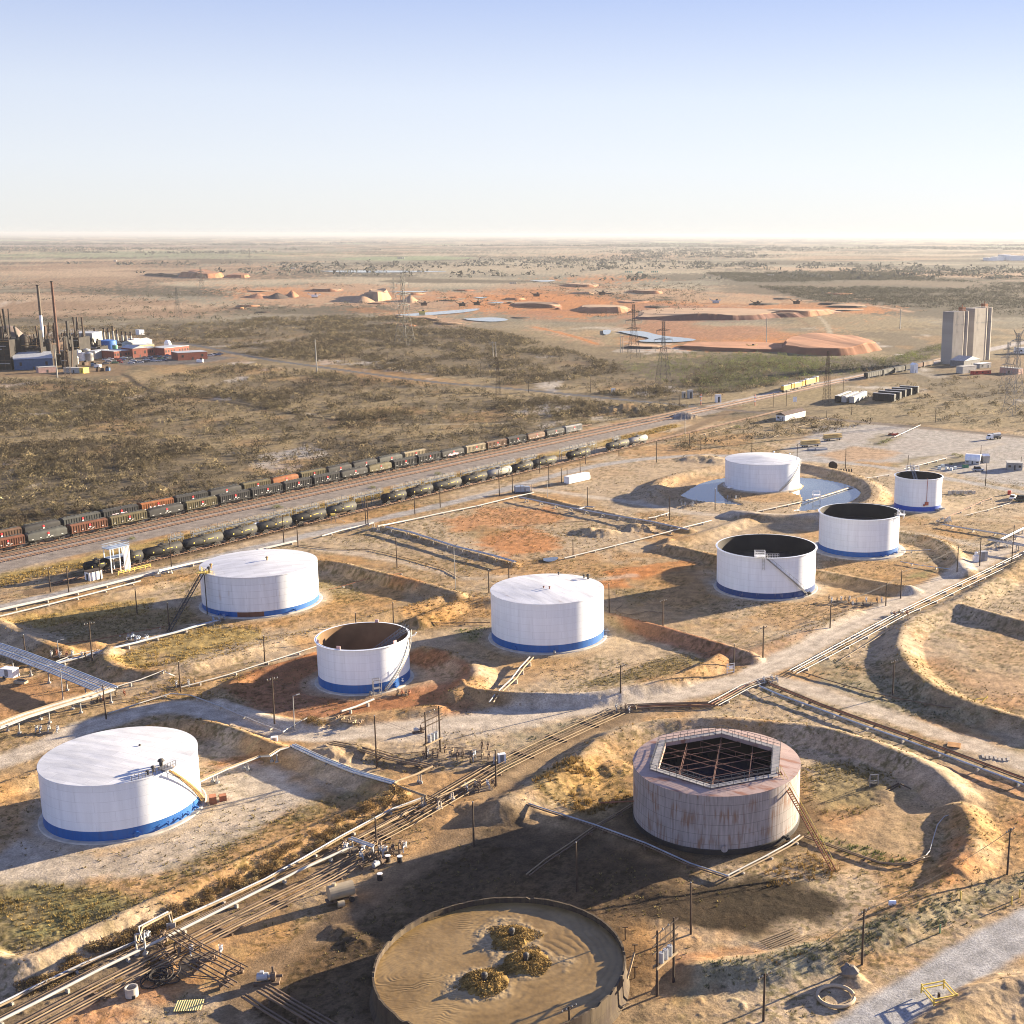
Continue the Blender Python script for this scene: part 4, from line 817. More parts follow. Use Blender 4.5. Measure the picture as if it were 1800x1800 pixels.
for d in range(3):
    a = hexa + math.pi / 6 + d * math.pi / 3; u = Vector((math.cos(a), math.sin(a), 0)); v = Vector((-u.y, u.x, 0))
    for k in range(-1, 2):
        off = k * ap * .62; half = min(HR, (HR - abs(off) * .577) if True else HR)
        half = HR * 1.0 - abs(off) * math.tan(math.pi / 6) if abs(off) > 0 else HR
        zz = h + .1 - d * .22
        mb.bar(u * off - v * half + Vector((0, 0, zz)), u * off + v * half + Vector((0, 0, zz)), .055, .09)
        mb.bar(u * off - v * half + Vector((0, 0, zz - 1.0)), u * off + v * half + Vector((0, 0, zz - 1.0)), .08, .1)
        for i in range(0, 8, 2):
            p = u * off + v * half * (i / 4 - 1); q = u * off + v * half * ((i + .5) / 4 - 1); mb.bar(p + Vector((0, 0, zz - 1)), p + Vector((0, 0, zz)), .05)
mb.build('roof_trusses', mat('truss_rust', (.19,.10,.075), .8), t)
mb = MB(); a = f + 1.08; p1 = Vector(((r * .82) * math.cos(a), (r * .82) * math.sin(a), h + .6)); g0 = G(1466, 1532); p0 = Vector((g0[0] - x, g0[1] - y, .1)); dv = Vector((p1.y - p0.y, p0.x - p1.x, 0)).normalized() * .4
for s_ in (-1, 1):
    mb.bar(p0 + dv * s_, p1 + dv * s_, .1, .22)
for i in range(44): c = p0.lerp(p1, (i + .5) / 44); mb.bar(c - dv, c + dv, .24, .05)
s_ = mb.build('staircase', RUSTS, t); mb = MB()
for k in (-1, 1):
    mb.bar(p0 + dv * k + Vector((0, 0, 1)), p1 + dv * k + Vector((0, 0, 1)), .05)
    for i in range(14): c = p0.lerp(p1, i / 13) + dv * k; mb.bar(c, c + Vector((0, 0, 1)), .05)
mb.build('handrail', YEL, s_)
nozzle(t, r, f + .9, .8, TAR, .25, 1.5); manhole(t, r, f + .1, 1.2, RUSTY, .5); nozzle(t, r, f - 1.4, 3.5, RUSTS, .12, 6)
# J: mud filled basin with aerators
t = thing('mud_basin', 'round open basin of crumbling concrete filled with brown mud, bottom centre', 'basin', (JX, JY, 0))
WALLJ = plate_mat('crumbling_wall', (.09,.066,.04), rust=.5, rustcol=(.05,.035,.025), seam=.4, rough=.95, plate=1.1, course=2.0, streak=.5, R=16.7)
N = 180; mb = MB(); vs = []; rn = RNG.normal(0, .03, (2, N))
zr = [JH + rn[0, i] - (.25 if RNG.random() < .12 else 0) for i in range(N)]
prof = [(JR + .75, 0), (JR + .34, .8), (JR + .22, None), (JR - .05, None), (JR - .05, 1.0)]
for rr, zz in prof:
    for i in range(N): a = 2 * math.pi * i / N; q = rr + (rn[1, i] * .6 if zz is None else 0); vs.append((q * math.cos(a), q * math.sin(a), zr[i] if zz is None else zz))
fs = [(k * N + i, k * N + (i + 1) % N, (k + 1) * N + (i + 1) % N, (k + 1) * N + i) for k in range(4) for i in range(N)]
mb.add(vs, fs); mb.build('basin_wall', WALLJ, t)
MUDM = bpy.data.materials.new('mud'); MUDM.use_nodes = True; n = MUDM.node_tree; b = n.nodes['Principled BSDF']; b.inputs['Roughness'].default_value = .42; b.inputs['Specular IOR Level'].default_value = .35
at = n.nodes.new('ShaderNodeAttribute'); at.attribute_name = 'Col'; n.links.new(at.outputs['Color'], b.inputs['Base Color'])
zm = JH - .85
g = 380; uu = np.linspace(-JR, JR, g); MX, MY = np.meshgrid(uu, uu); mx, my = MX.ravel(), MY.ravel(); rr = np.hypot(mx, my)
aer = [np.array(G(900, 1648, zm)[:2]) - [JX, JY], np.array(G(925, 1692, zm)[:2]) - [JX, JY], np.array(G(852, 1727, zm)[:2]) - [JX, JY]]
# swirl lines: noise advected round the aerators
wx, wy = mx + 3 * (fbm(mx * .12, my * .12, 201, 3) - .5), my + 3 * (fbm(mx * .12 + 5, my * .12, 202, 3) - .5)
da = np.min([np.hypot(wx - a[0], wy - a[1]) for a in aer], axis=0)
wx = wx + 7 * (fbm(mx * .1 + 3, my * .1, 211, 4) - .5); wy = wy + 9 * (fbm(mx * .1, my * .1 + 8, 212, 4) - .5)
ph = np.hypot(wx * .8 + 9, wy * 1.5 + 1) * 5.0 + 5 * fbm(mx * .3, my * .3, 203, 3)
ring = np.abs(np.sin(ph)) ; ring2 = np.abs(np.sin(da * 2.6 + 3 * fbm(mx * .25, my * .25, 204, 3)))
wgt = sstep(-2, -8, mx) ; lines = ring * wgt + ring2 * (1 - wgt)
pn = fbm(mx * .16, my * .16, 205, 5)
zmud = zm + .05 * (lines - .5) * sstep(.4, .6, fbm(mx * .2, my * .2, 213, 4)) + .05 * (fbm(mx * 1.2, my * 1.2, 206, 4) - .5)
froth = sstep(5.4, 3.6, da + 6 * (fbm(mx * .3, my * .3, 207, 4) - .5)); zmud = zmud + froth * (.06 + .2 * (fbm(mx * 1.6, my * 1.6, 208, 3) - .45))
cm = mixc(np.tile([.225,.15,.06], (len(mx), 1)), np.tile([.165,.105,.036], (len(mx), 1)), sstep(.35, .65, pn)); cm = mixc(cm, np.tile([.27,.205,.115], (len(mx), 1)), froth * .6); cm *= (1 + .16 * (lines - .5) + .25 * (fbm(mx * 2, my * 2, 209, 3) - .5))[:, None]
ii = np.arange(g * g).reshape(g, g); Qm = np.stack([ii[:-1, :-1], ii[:-1, 1:], ii[1:, 1:], ii[1:, :-1]], -1).reshape(-1, 4); Qm = Qm[(rr[Qm] < JR + .05).all(1)]
us, inv = np.unique(Qm, return_inverse=True)
o = npmesh('mud', np.stack([mx + JX, my + JY, zmud], 1)[us], inv.reshape(-1, 4), MUDM, True, cm[us]); o['kind'] = 'structure'
FRO = mat('froth', (.20,.125,.034), .95, var=.5, scale=2.2, bump=.1)
for (ax, ay), lb in zip(aer, ('churning aerator with golden froth, farthest back of the three in the mud basin', 'churning aerator with golden froth, rightmost of the three in the mud basin', 'churning aerator with golden froth, nearest of the three in the mud basin')):
    t = thing('aerator', lb, 'aerator', (JX + ax, JY + ay, zm), 0, 'aerators in the mud basin')
    k = 6500; th_ = RNG.random(k) * 6.283; rd = 3.3 * np.sqrt(RNG.random(k)); rd = rd * (1 + .22 * np.sin(3 * th_ + ax) + .15 * np.sin(5 * th_ + ay)); ring_ = np.exp(-((rd - 1.5) / 1.25) ** 2)
    mb = MB()
    for q in range(k):
        cx, cy = rd[q] * math.cos(th_[q]), rd[q] * math.sin(th_[q]); cz = ring_[q] * .75 * RNG.random() ** .6 + .02; s_ = .03 + .055 * RNG.random()
        d = RNG.normal(0, 1, (4, 3)) * s_; mb.add([(cx + d[j, 0], cy + d[j, 1], cz + abs(d[j, 2])) for j in range(4)], [(0, 1, 2), (0, 2, 3), (0, 3, 1), (1, 3, 2)])
    nl, nr = 40, 10
    prof = [(3.3, -.05), (2.9, .12), (2.2, .42), (1.6, .5), (1.0, .32), (.5, .15), (.05, .1)]; base = len(mb.v); mb.lathe(prof, nl)
    for q in range(base, len(mb.v)): v = mb.v[q]; jn = .3 * (RNG.random() - .5); mb.v[q] = (v[0] * (1 + jn * .3), v[1] * (1 + jn * .3), v[2] + (jn if v[2] > .05 else 0))
    mb.build('froth', FRO, t)
    mb = MB(); mb.tube([(0, 0, -.3), (0, 0, 1.15)], .28, 10); mb.lathe([(.42, .9), (.42, 1.3), (.2, 1.5), (.02, 1.52)], 12); mb.build('motor', STEELD, t)
# ------------------------------------------------------------------ pipelines
PW = mat('pipe_white', (.36,.35,.325), .5, .0, var=.12); PG = mat('pipe_grey', (.36,.37,.38), .5, .2, var=.2); PB = mat('pipe_brown', (.13,.09,.06), .8, var=.35); PT = mat('pipe_tan', (.27,.20,.12), .8, var=.25); PBL = mat('pipe_bluegrey', (.30,.36,.44), .45, .3, var=.2); PRD = mat('pipe_red', (.20,.075,.04), .7, var=.25)
def track(pts, z):
    """survey points -> world points, z metres above the soil (a third number lifts one point)"""
    out = []
    for p in pts:
        zz = p[2] if len(p) > 2 else z
        q = G(p[0], p[1], zz); out.append(Vector((q[0], q[1], 0)) + Vector((0, 0, zz + min(.5, hz(q[0], q[1])) * (0 if zz > 1.5 else 1))))
    return out
def offset(P, o):
    Q = []
    for i, p in enumerate(P):
        a = P[max(0, i - 1)]; b = P[min(len(P) - 1, i + 1)]; d = Vector((b.x - a.x, b.y - a.y, 0))
        d = d.normalized() if d.length > .3 else Vector((1, 0, 0))
        Q.append(p + Vector((-d.y, d.x, 0)) * o)
    return Q
def densify(P, step=10):
    Q = [P[0]]
    for a, b in zip(P[:-1], P[1:]):
        n = max(1, int((b - a).length / step))
        for i in range(1, n + 1): Q.append(a.lerp(b, i / n))
    return Q
def pipeline(label, pts, offs=(0,), r=.22, z=.55, mats=(None,), sup=9, name='pipeline', group='pipelines', cat='pipeline', sw=None, smat=None, sag=True):
    P = track(pts, z); o0 = Vector((P[0].x, P[0].y, 0)); t = thing(name, label, cat, o0, 0, group); L = [p - o0 for p in P]
    for i, of in enumerate(offs):
        Q = offset(L, of); rr = .8 * (r[i % len(r)] if isinstance(r, (tuple, list)) else r)
        Q = densify(Q, 12)
        if z < 1.5:
            for k in range(1, len(Q) - 1): Q[k] = Q[k] + Vector((random.uniform(-.06, .06), random.uniform(-.06, .06), random.uniform(-.03, .03)))
        o = MB().tube(Q, rr, 8).build('pipe', mats[i % len(mats)] or PW, t); autosmooth(o, .8)
    if sup:
        lo, hi = min(offs) - .35, max(offs) + .35; tot = sum((b - a).length for a, b in zip(L[:-1], L[1:])); d = sup * .5
        acc = 0; proto = None
        for a, b in zip(L[:-1], L[1:]):
            ln = (b - a).length
            while d < acc + ln:
                c = a.lerp(b, (d - acc) / ln); u = Vector((b.x - a.x, b.y - a.y, 0)); d += sup
                if u.length < .3: continue
                u.normalize(); n_ = Vector((-u.y, u.x, 0)); zc = c.z - (max(r) if isinstance(r, (tuple, list)) else r)
                mb = MB(); A, B = n_ * lo, n_ * hi; ang = math.atan2(n_.y, n_.x)
                if c.z > 1.3:
                    mb.bar(A + Vector((0, 0, zc - .1)), B + Vector((0, 0, zc - .1)), .2, .2); mb.bar(A * .9 + Vector((0, 0, 0)), A * .9 + Vector((0, 0, zc)), .2); mb.bar(B * .9, B * .9 + Vector((0, 0, zc)), .2)
                    mb.box((A.x * .9, A.y * .9, .15), (.6, .6, .4)); mb.box((B.x * .9, B.y * .9, .15), (.6, .6, .4))
                else: mb.box((((A + B) / 2).x, ((A + B) / 2).y, max(.1, zc / 2)), ((hi - lo), .3, max(.2, zc)), ang)
                mb.build('support', smat or CONC, t, loc=(c.x, c.y, 0))
            acc += ln
    return t
pl = pipeline
pl('white twin pipeline rising beside the road below the tank car siding, left edge', [(-60,1089),(100,1050),(200,1025),(272,1007),(278,1008,1.6),(284,1003,1.6),(345,989),(450,968),(523,951)], (0,.9), .30, .8, (PW,), 9)
pl('lower white pipeline running parallel under the twin pipeline at left edge', [(-60,1101),(60,1072),(160,1044),(247,1021)], (0,), .28, .6, (PW,), 9)
pl('white pipeline beside the road beyond the orange soil, with two square expansion loops', [(566,942),(600,932),(648,921),(648,921,2.2),(656,919,2.2),(656,919,.6)], (0,), .30, .7, (PW,), 9)
pl('long white pipeline along the far edge of the orange soil basin', [(664,925),(664,925,2.0),(672,923,2.0),(673,924,.7),(720,914),(775,902),(840,889),(905,873),(938,866)], (0,), .32, .7, (PW,), 9)
pl('dark grey pipeline running down the low ridge from the square loops', [(676,928),(720,938),(800,963),(860,978),(904,990)], (0,.8), .22, 1.2, (PG, PBL), 8)
pl('dark grey pipeline along the ridge between the orange basin and the pond tank', [(912,874),(1000,892),(1070,905),(1140,918),(1208,931)], (0,.8), .2, 1.35, (PG,), 8)
pl('white pipeline on the near side of the orange soil basin', [(992,981),(1080,959),(1140,944),(1208,928),(1250,915)], (0,), .26, .6, (PW,), 9)
pl('short white pipe by the pole left of the pond tank road', [(1140,911),(1150,909),(1177,901)], (0,), .28, 1.0, (PW,), 7)
pl('short white double pipe crossing the dark ridge near the white container', [(1018,895),(1030,893,.9),(1043,894)], (0,.8), .22, 1.3, (PW,), 6)
# raised pipe rack, left edge
pl('raised rack of many blue grey pipes, left edge, running down to the junction', [(-40,1126),(30,1149),(100,1175),(192,1212)], (-2.4,-1.9,-1.4,-.8,-.3,.3,.9,1.4,1.9), (.2,.16,.2,.26,.16), 2.6, (PBL, PG, PG, PBL, PW), 8, 'pipe_rack', smat=STEEL)
pl('raised rack of white pipes on posts, left edge, above the big lower left tank', [(-60,1298),(40,1259),(100,1240),(150,1225),(194,1210)], (-1.6,-.9,-.3,.3,.9,1.5), (.24,.2,.28), 2.6, (PW, PW, PT), 7, 'pipe_rack', smat=STEEL)
pl('white pipes from the seamed tank down to the raised rack', [(84,1171),(140,1156),(200,1143),(240,1130),(262,1124),(310,1112),(350,1100),(384,1091)], (0,.7), .22, .8, (PW, PBL), 8)
pl('thin white pipe with valves below the seamed tank dike', [(98,1163),(130,1153),(165,1144)], (0,), .16, 1.0, (PW,), 6)
pl('thin white pipe beside the road fork at left', [(190,1254),(245,1236),(300,1219),(335,1222),(390,1245),(450,1270),(497,1286)], (0,), .16, .6, (PW,), 9)
pl('thin pale pipe with a raised loop left of the reddish basin', [(200,1208),(245,1195),(290,1181),(290,1181,1.6),(297,1184,1.6),(306,1188,.5)], (0,), .14, 1.0, (PW,), 8)
pl('white pipe along the dike behind the rusty brown tank', [(318,1208),(345,1201),(400,1186),(455,1168),(510,1151),(556,1136)], (0,), .18, .7, (PW,), 9)
pl('white pipe with a gap ending at the bushes below the rusty brown tank', [(497,1287),(503,1282),(540,1266)], (0,), .18, .6, (PW,), 6)
pl('short slanting white pipe at the foot of the rusty brown tank', [(600,1252),(625,1242),(657,1229)], (0,), .3, 1.1, (PW,), 5)
pl('twin white pipes from the central tank down over its dike', [(931,1155),(915,1172),(900,1192),(872,1222),(860,1234)], (0,.9), .22, 1.2, (PW, PT), 6)
# long corridor, lower left
pl('thick bright white pipeline of the lower left pipe corridor', [(-60,1824),(60,1764),(180,1702),(290,1648),(370,1608),(450,1568),(530,1528),(614,1490)], (0,), .28, .9, (PW,), 9, sw=1)
pl('pale upper pipeline of the lower left corridor with a tall square loop', [(-40,1788),(60,1739),(150,1696),(243,1656),(243,1656,3.6),(250,1630,3.6),(300,1604,3.6),(304,1622,.8),(380,1588),(470,1546),(540,1508),(600,1473),(690,1424),(745,1404)], (0,.55), .2, .6, (PT, PG), 9)
pl('bundle of brown oily pipes on the lower side of the lower left corridor', [(-40,1838),(60,1785),(180,1722),(290,1667),(380,1622),(470,1578),(560,1534),(640,1490)], (0,-.7,-1.4,-2.6,-3.2,-3.9), (.16,.13,.18), .45, (PB, PT, PB, PB, PT), 10, smat=PB)
pl('bundle of thin brown pipes between the white pipes of the lower left corridor', [(-40,1808),(60,1756),(180,1694),(290,1640),(380,1596),(470,1552),(560,1508),(650,1460),(730,1416)], (0,-.5), (.11,.14), .4, (PB, PT), 10, smat=PB)
pl('dusty bundle of parallel pipes beside the dirt track up to the culvert', [(640,1488),(720,1446),(800,1400),(880,1352),(960,1312),(1040,1275),(1092,1252)], (0,.9,1.8,2.9,3.7,-1.0), (.13,.1,.13), .35, (PT, PB, PB, PT, PB), 10, smat=PB)
pl('brown pipe with a raised portal loop over the lower left corridor', [(614,1492),(613,1488,.8),(613,1474,3.0),(656,1489,3.0),(656,1500,.8)], (0,.6), .2, .8, (PG,), 0)
pl('white pipe from the large lower left tank to the elbow at the dike corner', [(353,1374),(400,1352),(458,1330),(475,1329,2.0),(492,1318,2.0),(508,1314,2.0)], (0,.6), .2, 1.6, (PW, PT), 7, smat=STEEL)
pl('raised grey pipes running outside the upper dike of the large lower left tank', [(510,1311),(560,1334),(620,1358),(690,1378)], (0,.55,1.1), (.2,.26), 2.0, (PG, PBL, PW), 8, smat=STEEL)
pl('thick pale pipe with a hairpin bend right of the dike corner', [(760,1347),(732,1361),(700,1372),(693,1377),(700,1382),(750,1400),(750,1406,.7)], (0,), .28, 2.0, (PT,), 7, smat=STEEL)
pl('thin dark pipe bridging from the hairpin bend to the dirt track', [(752,1398),(775,1407),(798,1417)], (0,), .12, 1.8, (PB,), 6)
pl('pale pipe with a down-turned end right of the hairpin bend', [(768,1402),(800,1388),(834,1370),(840,1374,.6)], (0,), .16, 1.6, (PT,), 7)
pl('brown pipes running from the pump yard to the pipe corridor', [(575,1308),(620,1320),(680,1335),(760,1352)], (0,.8,1.6), (.14,.18), .5, (PB, PT, PB), 9, smat=PB)
# culvert and right side
pl('dark pipe bundle in the culvert beside the road bend', [(1105,1246),(1160,1243),(1220,1242),(1270,1240)], (0,.8,1.6,2.4), (.2,.16), .5, (PB, PRD, PB), 9, smat=PB)
pl('white and red pipes climbing from the culvert to the road crossing', [(1262,1240),(1290,1225),(1320,1208),(1345,1199),(1368,1195)], (0,.8,1.7,2.6), (.13,.15), .6, (PW, PT, PRD), 8)
pl('white pipes along the far side of the straight road, right', [(1394,1180),(1440,1155),(1500,1122),(1560,1090),(1592,1073),(1650,1045),(1720,1012),(1800,975),(1860,948)], (0,1.0), .14, .7, (PW,), 10)
pl('white and reddish pipes along the near side of the straight road, right', [(1400,1184),(1450,1158),(1510,1126),(1570,1095),(1600,1078),(1660,1050),(1730,1018),(1800,985),(1860,958)], (0,.9), .13, .6, (PW, PT), 10)
pl('thin pale pipe curving along the dry pond edge, right', [(1478,1160),(1530,1128),(1582,1098),(1600,1090)], (0,), .12, .4, (PT,), 9)
pl('long blue grey pipeline with a dark brown one, lower right diagonal', [(1335,1206),(1372,1222),(1440,1246),(1520,1276),(1600,1304),(1680,1334),(1760,1364),(1860,1402)], (0,), .24, .8, (PBL,), 9)
pl('dark brown pipe bundle lying just above the long blue grey pipeline', [(1350,1203),(1440,1240),(1520,1269),(1600,1297),(1680,1327),(1760,1357),(1860,1394)], (0,.55,1.1), (.18,.14), .5, (PB, PRD, PB), 9, smat=PB)
pl('dark pipe between the weeds and the road, lower right', [(1395,1176),(1450,1194),(1520,1214),(1580,1228),(1660,1246),(1720,1254)], (0,), .16, .4, (PB,), 10, smat=PB)
pl('white pipes from the narrow tank to the right edge', [(1655,922),(1690,928),(1760,939),(1860,957)], (0,1.0), .2, .9, (PW, PG), 8)
pl('raised white pipe rack at the right edge below the narrow tank', [(1735,949),(1780,957),(1860,969)], (0,.8,1.6), .2, 2.4, (PW,), 7, 'pipe_rack', smat=STEEL)
pl('white pipe bundle slanting up from the road at the right edge', [(1762,948),(1790,934),(1850,905)], (0,.7), .26, 1.4, (PW,), 7)
pl('thin rust red pipe rising from the narrow tank towards the parked cars', [(1660,911),(1690,898),(1726,881),(1745,874)], (0,), .14, .8, (PRD,), 10)
pl('thin white pipe rising to the parked white car', [(1695,906),(1740,895),(1776,884)], (0,), .12, .6, (PW,), 10)
pl('white pipe crossing the pond tank bank', [(1330,899),(1400,884),(1440,872),(1500,853)], (0,.6), .2, .7, (PW, PT), 7)
pl('short white pipe continuing beyond the pond bank', [(1516,843),(1540,838),(1567,833)], (0,), .2, .8, (PW,), 7)
pl('white pipe beyond the road right of the pond', [(1589,824),(1625,815),(1664,805)], (0,), .18, .8, (PW,), 8)
pl('white pipe across the grey yard at top right', [(1572,768),(1596,757),(1618,747)], (0,), .2, .8, (PW,), 9)
pl('long thin pipe through the scrub towards the white house', [(1360,768),(1400,752),(1466,731)], (0,), .14, .6, (PT,), 12)
pl('thin pipe through the scrub left of the white house', [(1228,765),(1265,756),(1292,748)], (0,), .14, .6, (PT,), 12)
pl('pale pipes crossing the bank right of the blue banded tank', [(1583,968),(1610,968),(1636,966)], (0,), .16, .7, (PW,), 7)
pl('thin pale pipe on the berm of the blue banded tank', [(1583,987),(1620,994),(1670,1001)], (0,), .14, .6, (PBL,), 8)
pl('rusty pipe over the dike right of the seamed tank', [(578,1036),(610,1028),(650,1019),(706,1007)], (0,), .11, .6, (PRD,), 10)
pl('rusty pipe in the shaded grass of the seamed tank basin', [(100,1137),(160,1126),(230,1112),(290,1101)], (0,), .1, .4, (PRD,), 10)
# pipes at the rusty tank and the mud basin
pl('dark pipe crossing the shade left of the rusty tank', [(886,1405),(950,1427),(1040,1456),(1130,1488),(1210,1520),(1278,1543)], (0,.6), .16, .6, (PB, PG), 9, smat=PB)
pl('twin pipes from the rusty tank down to the shaded track', [(1112,1412),(1080,1432),(1045,1456),(1000,1484),(960,1510),(925,1537)], (0,.6), .14, .5, (PT, PB), 9, smat=PB)
pl('pale twin pipes along the lower right foot of the rusty tank', [(1280,1544),(1310,1528),(1350,1508),(1390,1486),(1412,1470)], (0,.7), .18, .5, (PT, PW), 7)
pl('curving dark pipe bundle in the weeds right of the rusty tank', [(1412,1470),(1440,1481),(1500,1502),(1545,1517),(1575,1521),(1600,1518),(1635,1505)], (0,.5), .14, .4, (PB, PT), 8, smat=PB)
pl('white hose line curving up the right bank of the rusty tank basin', [(1620,1512),(1634,1495),(1641,1472),(1648,1450),(1660,1440),(1680,1433)], (0,), .1, .3, (PW,), 0)
pl('pale twin pipes slanting past the mud basin to the bottom edge', [(1000,1806),(1040,1784),(1085,1756),(1087,1750,1.2)], (0,.7), .13, 1.0, (PT, PW), 6)
pl('thin pale pipes beside the transformer frame near the mud basin', [(1020,1812),(1060,1792),(1110,1765)], (0,.5), .08, .5, (PT,), 8)
pl('raised bundle of dark pipes at the bottom edge left of the mud basin', [(452,1742),(500,1770),(560,1806),(600,1832)], (0,.6,1.2,1.8), (.2,.16), 1.2, (PB,), 6, smat=PB)
pl('lower bundle of dark pipes in the bottom left corner of the mud basin shade', [(425,1752),(460,1775),(520,1812),(560,1836)], (0,.6), .2, .6, (PB,), 6, smat=PB)
pl('dark pipe trestle crossing the corridor, lower left', [(290,1642),(330,1668),(372,1690),(415,1712)], (0,.6,1.4,2.0), (.13,.1), 1.5, (PB,), 6, smat=PB)
pl('dark pipe trestle below the lower left corridor', [(320,1690),(360,1712),(402,1736)], (0,.7,1.4), (.13,.1), .8, (PB,), 6, smat=PB)
pl('bent thin pipe lying across the dirt below the corridor', [(265,1645),(285,1675),(305,1702),(330,1718),(378,1722)], (0,.5), .09, .4, (PB,), 0)
pl('thin black hose on the ground between the central tank and the navy banded tank', [(1165,1077),(1140,1074),(1110,1080),(1090,1078),(1082,1072),(1095,1063)], (0,), .09, .2, (PB,), 0)
pl('black hose along the track beside the transformer frame, centre', [(662,1318),(690,1325),(740,1322),(790,1314),(820,1313)], (0,), .09, .2, (PB,), 0)
pl('dark cable lying across the pale soil above the seamed tank dike', [(524,958),(580,965),(650,966),(690,975),(740,988),(780,1000),(808,1016)], (0,), .12, .25, (PB,), 0)
pl('straight dark pipe left of the central tank', [(716,1096),(780,1095),(862,1094)], (0,), .14, .5, (PB,), 10, smat=PB)
pl('dark cable on the orange soil of the far basin', [(900,926),(960,920),(1040,915)], (0,), .08, .2, (PB,), 0)
# valve stations, pumps: separate small machines
DIRTY = mat('dirty_slab', (.14,.105,.07), .95, var=.4)
def valve_station(px, py, label, n=5, w=5, m=(PB, PG, PB), hgt=1.2, seed=0, name='valve_station'):
    rg = random.Random(seed); p = on(px, py); t = thing(name, label, 'valve station', p, rg.uniform(-.3, .6))
    mb = MB(); mb.box((0, 0, .04), (w * .8, w * .4, .16)); mb.build('base_slab', DIRTY, t)
    for i in range(n):
        x = (i / (n - 1) - .5) * w; x += rg.uniform(-.4, .4); y = rg.uniform(-.32, .32) * w; h = hgt * rg.uniform(.7, 1.3); mb = MB()
        mb.tube([(x, y - .9, .2), (x, y - .9, h * .7), (x, y, h * .7), (x, y + .9, h * .7), (x, y + .9, .2)], .13, 7); mb.box((x, y, h * .7), (.5, .5, .5)); mb.tube([(x, y, h * .7), (x, y, h * .7 + .6)], .05, 5)
        mb.tube([(x + .32 * math.cos(a), y + .32 * math.sin(a), h * .7 + .6) for a in np.arange(0, 6.9, .6)], .04, 4, False); mb.build('valve', m[i % len(m)], t)
    return t
def pump(px, py, label, seed=0, sc=1.0):
    p = on(px, py); t = thing('pump', label, 'pump', p, random.Random(seed).uniform(0, 1)); t.scale = (sc, sc, sc)
    mb = MB(); mb.box((0, 0, .15), (2.6, 1.1, .3)); mb.build('skid', PB, t)
    mb = MB(); mb.tube([(-1.0, 0, .8), (.1, 0, .8)], .42, 12); mb.tube([(.1, 0, .8), (.4, 0, .8)], .16, 8); mb.box((-.5, 0, 1.28), (.4, .4, .25)); mb.build('motor', PG, t)
    mb = MB(); mb.tube([(.4, 0, .75), (.9, 0, .75)], .5, 12); mb.tube([(.65, 0, .75), (.65, 0, 1.9)], .14, 8); mb.tube([(.9, 0, .75), (1.6, 0, .75)], .16, 8); mb.build('pump_casing', PB, t)
vs_ = valve_station
vs_(632,1497,'cluster of oily valves where the white pipe ends at the corridor',7,7,seed=1); vs_(655,1512,'second oily valve cluster nearer the shaded track',6,6,seed=2); vs_(690,1497,'tall oily valve frame beside the two white drums',5,4,seed=3,hgt=2)
vs_(272,1654,'valve set on the white pipe below the tall square loop',4,4,seed=4); vs_(352,1684,'dark valve frame on the crossing trestle, lower left',5,6,seed=5)
vs_(842,1388,'valve manifold by the down-turned pale pipe end',6,6,seed=6); vs_(820,1325,'pump manifold in front of the transformer frame, centre',7,8,m=(PB,PT,PB),seed=7,hgt=1.8); vs_(855,1335,'second pump manifold by the white cabinet, centre',6,6,m=(PB,PG,PT),seed=8,hgt=1.8)
vs_(760,1330,'valves at the foot of the centre transformer frame',4,3,seed=9); vs_(1352,1203,'valves at the road crossing pipe elbow',5,5,m=(PW,PG,PB),seed=10); vs_(1100,1250,'valves at the left end of the culvert',5,4,m=(PW,PT,PB),seed=11)
vs_(1580,1082,'valves on the straight road pipes beside the dry pond',5,4,m=(PW,PRD,PT),seed=12); vs_(1520,1062,'valve yard beside the straight road below the navy banded tank',8,9,m=(PB,PG,PT),seed=13); vs_(1475,1058,'old pump set left of the roadside valve yard',6,6,m=(PB,PG),seed=14)
vs_(1662,918,'white valves at the foot of the narrow tank',6,5,m=(PW,PG),seed=15); vs_(1765,962,'white valves under the right edge pipe rack',6,6,m=(PW,PG),seed=16); vs_(1212,890,'white valves at the left end of the pond bank',6,6,m=(PW,PG,PB),seed=17); vs_(1290,876,'dark valves at the pond tank foot',4,5,m=(PG,PB),seed=18)
vs_(110,1160,'valves on the pipes below the seamed tank dike, left',5,5,m=(PW,RUSTS),seed=19); vs_(160,1158,'valves by the crossarm pole below the seamed tank',5,4,m=(PW,PB),seed=20); vs_(240,1126,'grey valve loops on the pipes of the seamed tank basin',5,5,m=(PG,PBL),seed=21); vs_(386,1091,'valves at the blue foot of the seamed tank',3,3,m=(PBL,PG),seed=22)
vs_(190,1230,'tangle of valves under the rack junction, left',6,7,m=(PB,PT,RUSTS),seed=23); vs_(325,1205,'white valves by the pole left of the reddish basin',4,4,m=(PW,PT),seed=24); vs_(708,1222,'valves at the right foot of the rusty brown tank',4,3,m=(PB,RUSTS),seed=25); vs_(1075,1735,'rusty valve frame on the right outside of the mud basin',5,4,m=(PB,RUSTS),seed=26); vs_(80,1288,'valves below the white rack posts, left edge',4,4,m=(PW,PG),seed=27); vs_(618,1272,'low pipe bench on the reddish mound below the rusty brown tank',5,6,m=(PB,PT),seed=28,hgt=.8)
pump(470,1728,'dark pump head at the end of the raised pipes, bottom',1,1.3); pump(665,1525,'pump on the oily yard beside the corridor',2); pump(735,1288,'pump behind the bushes near the road, centre',3,.9)
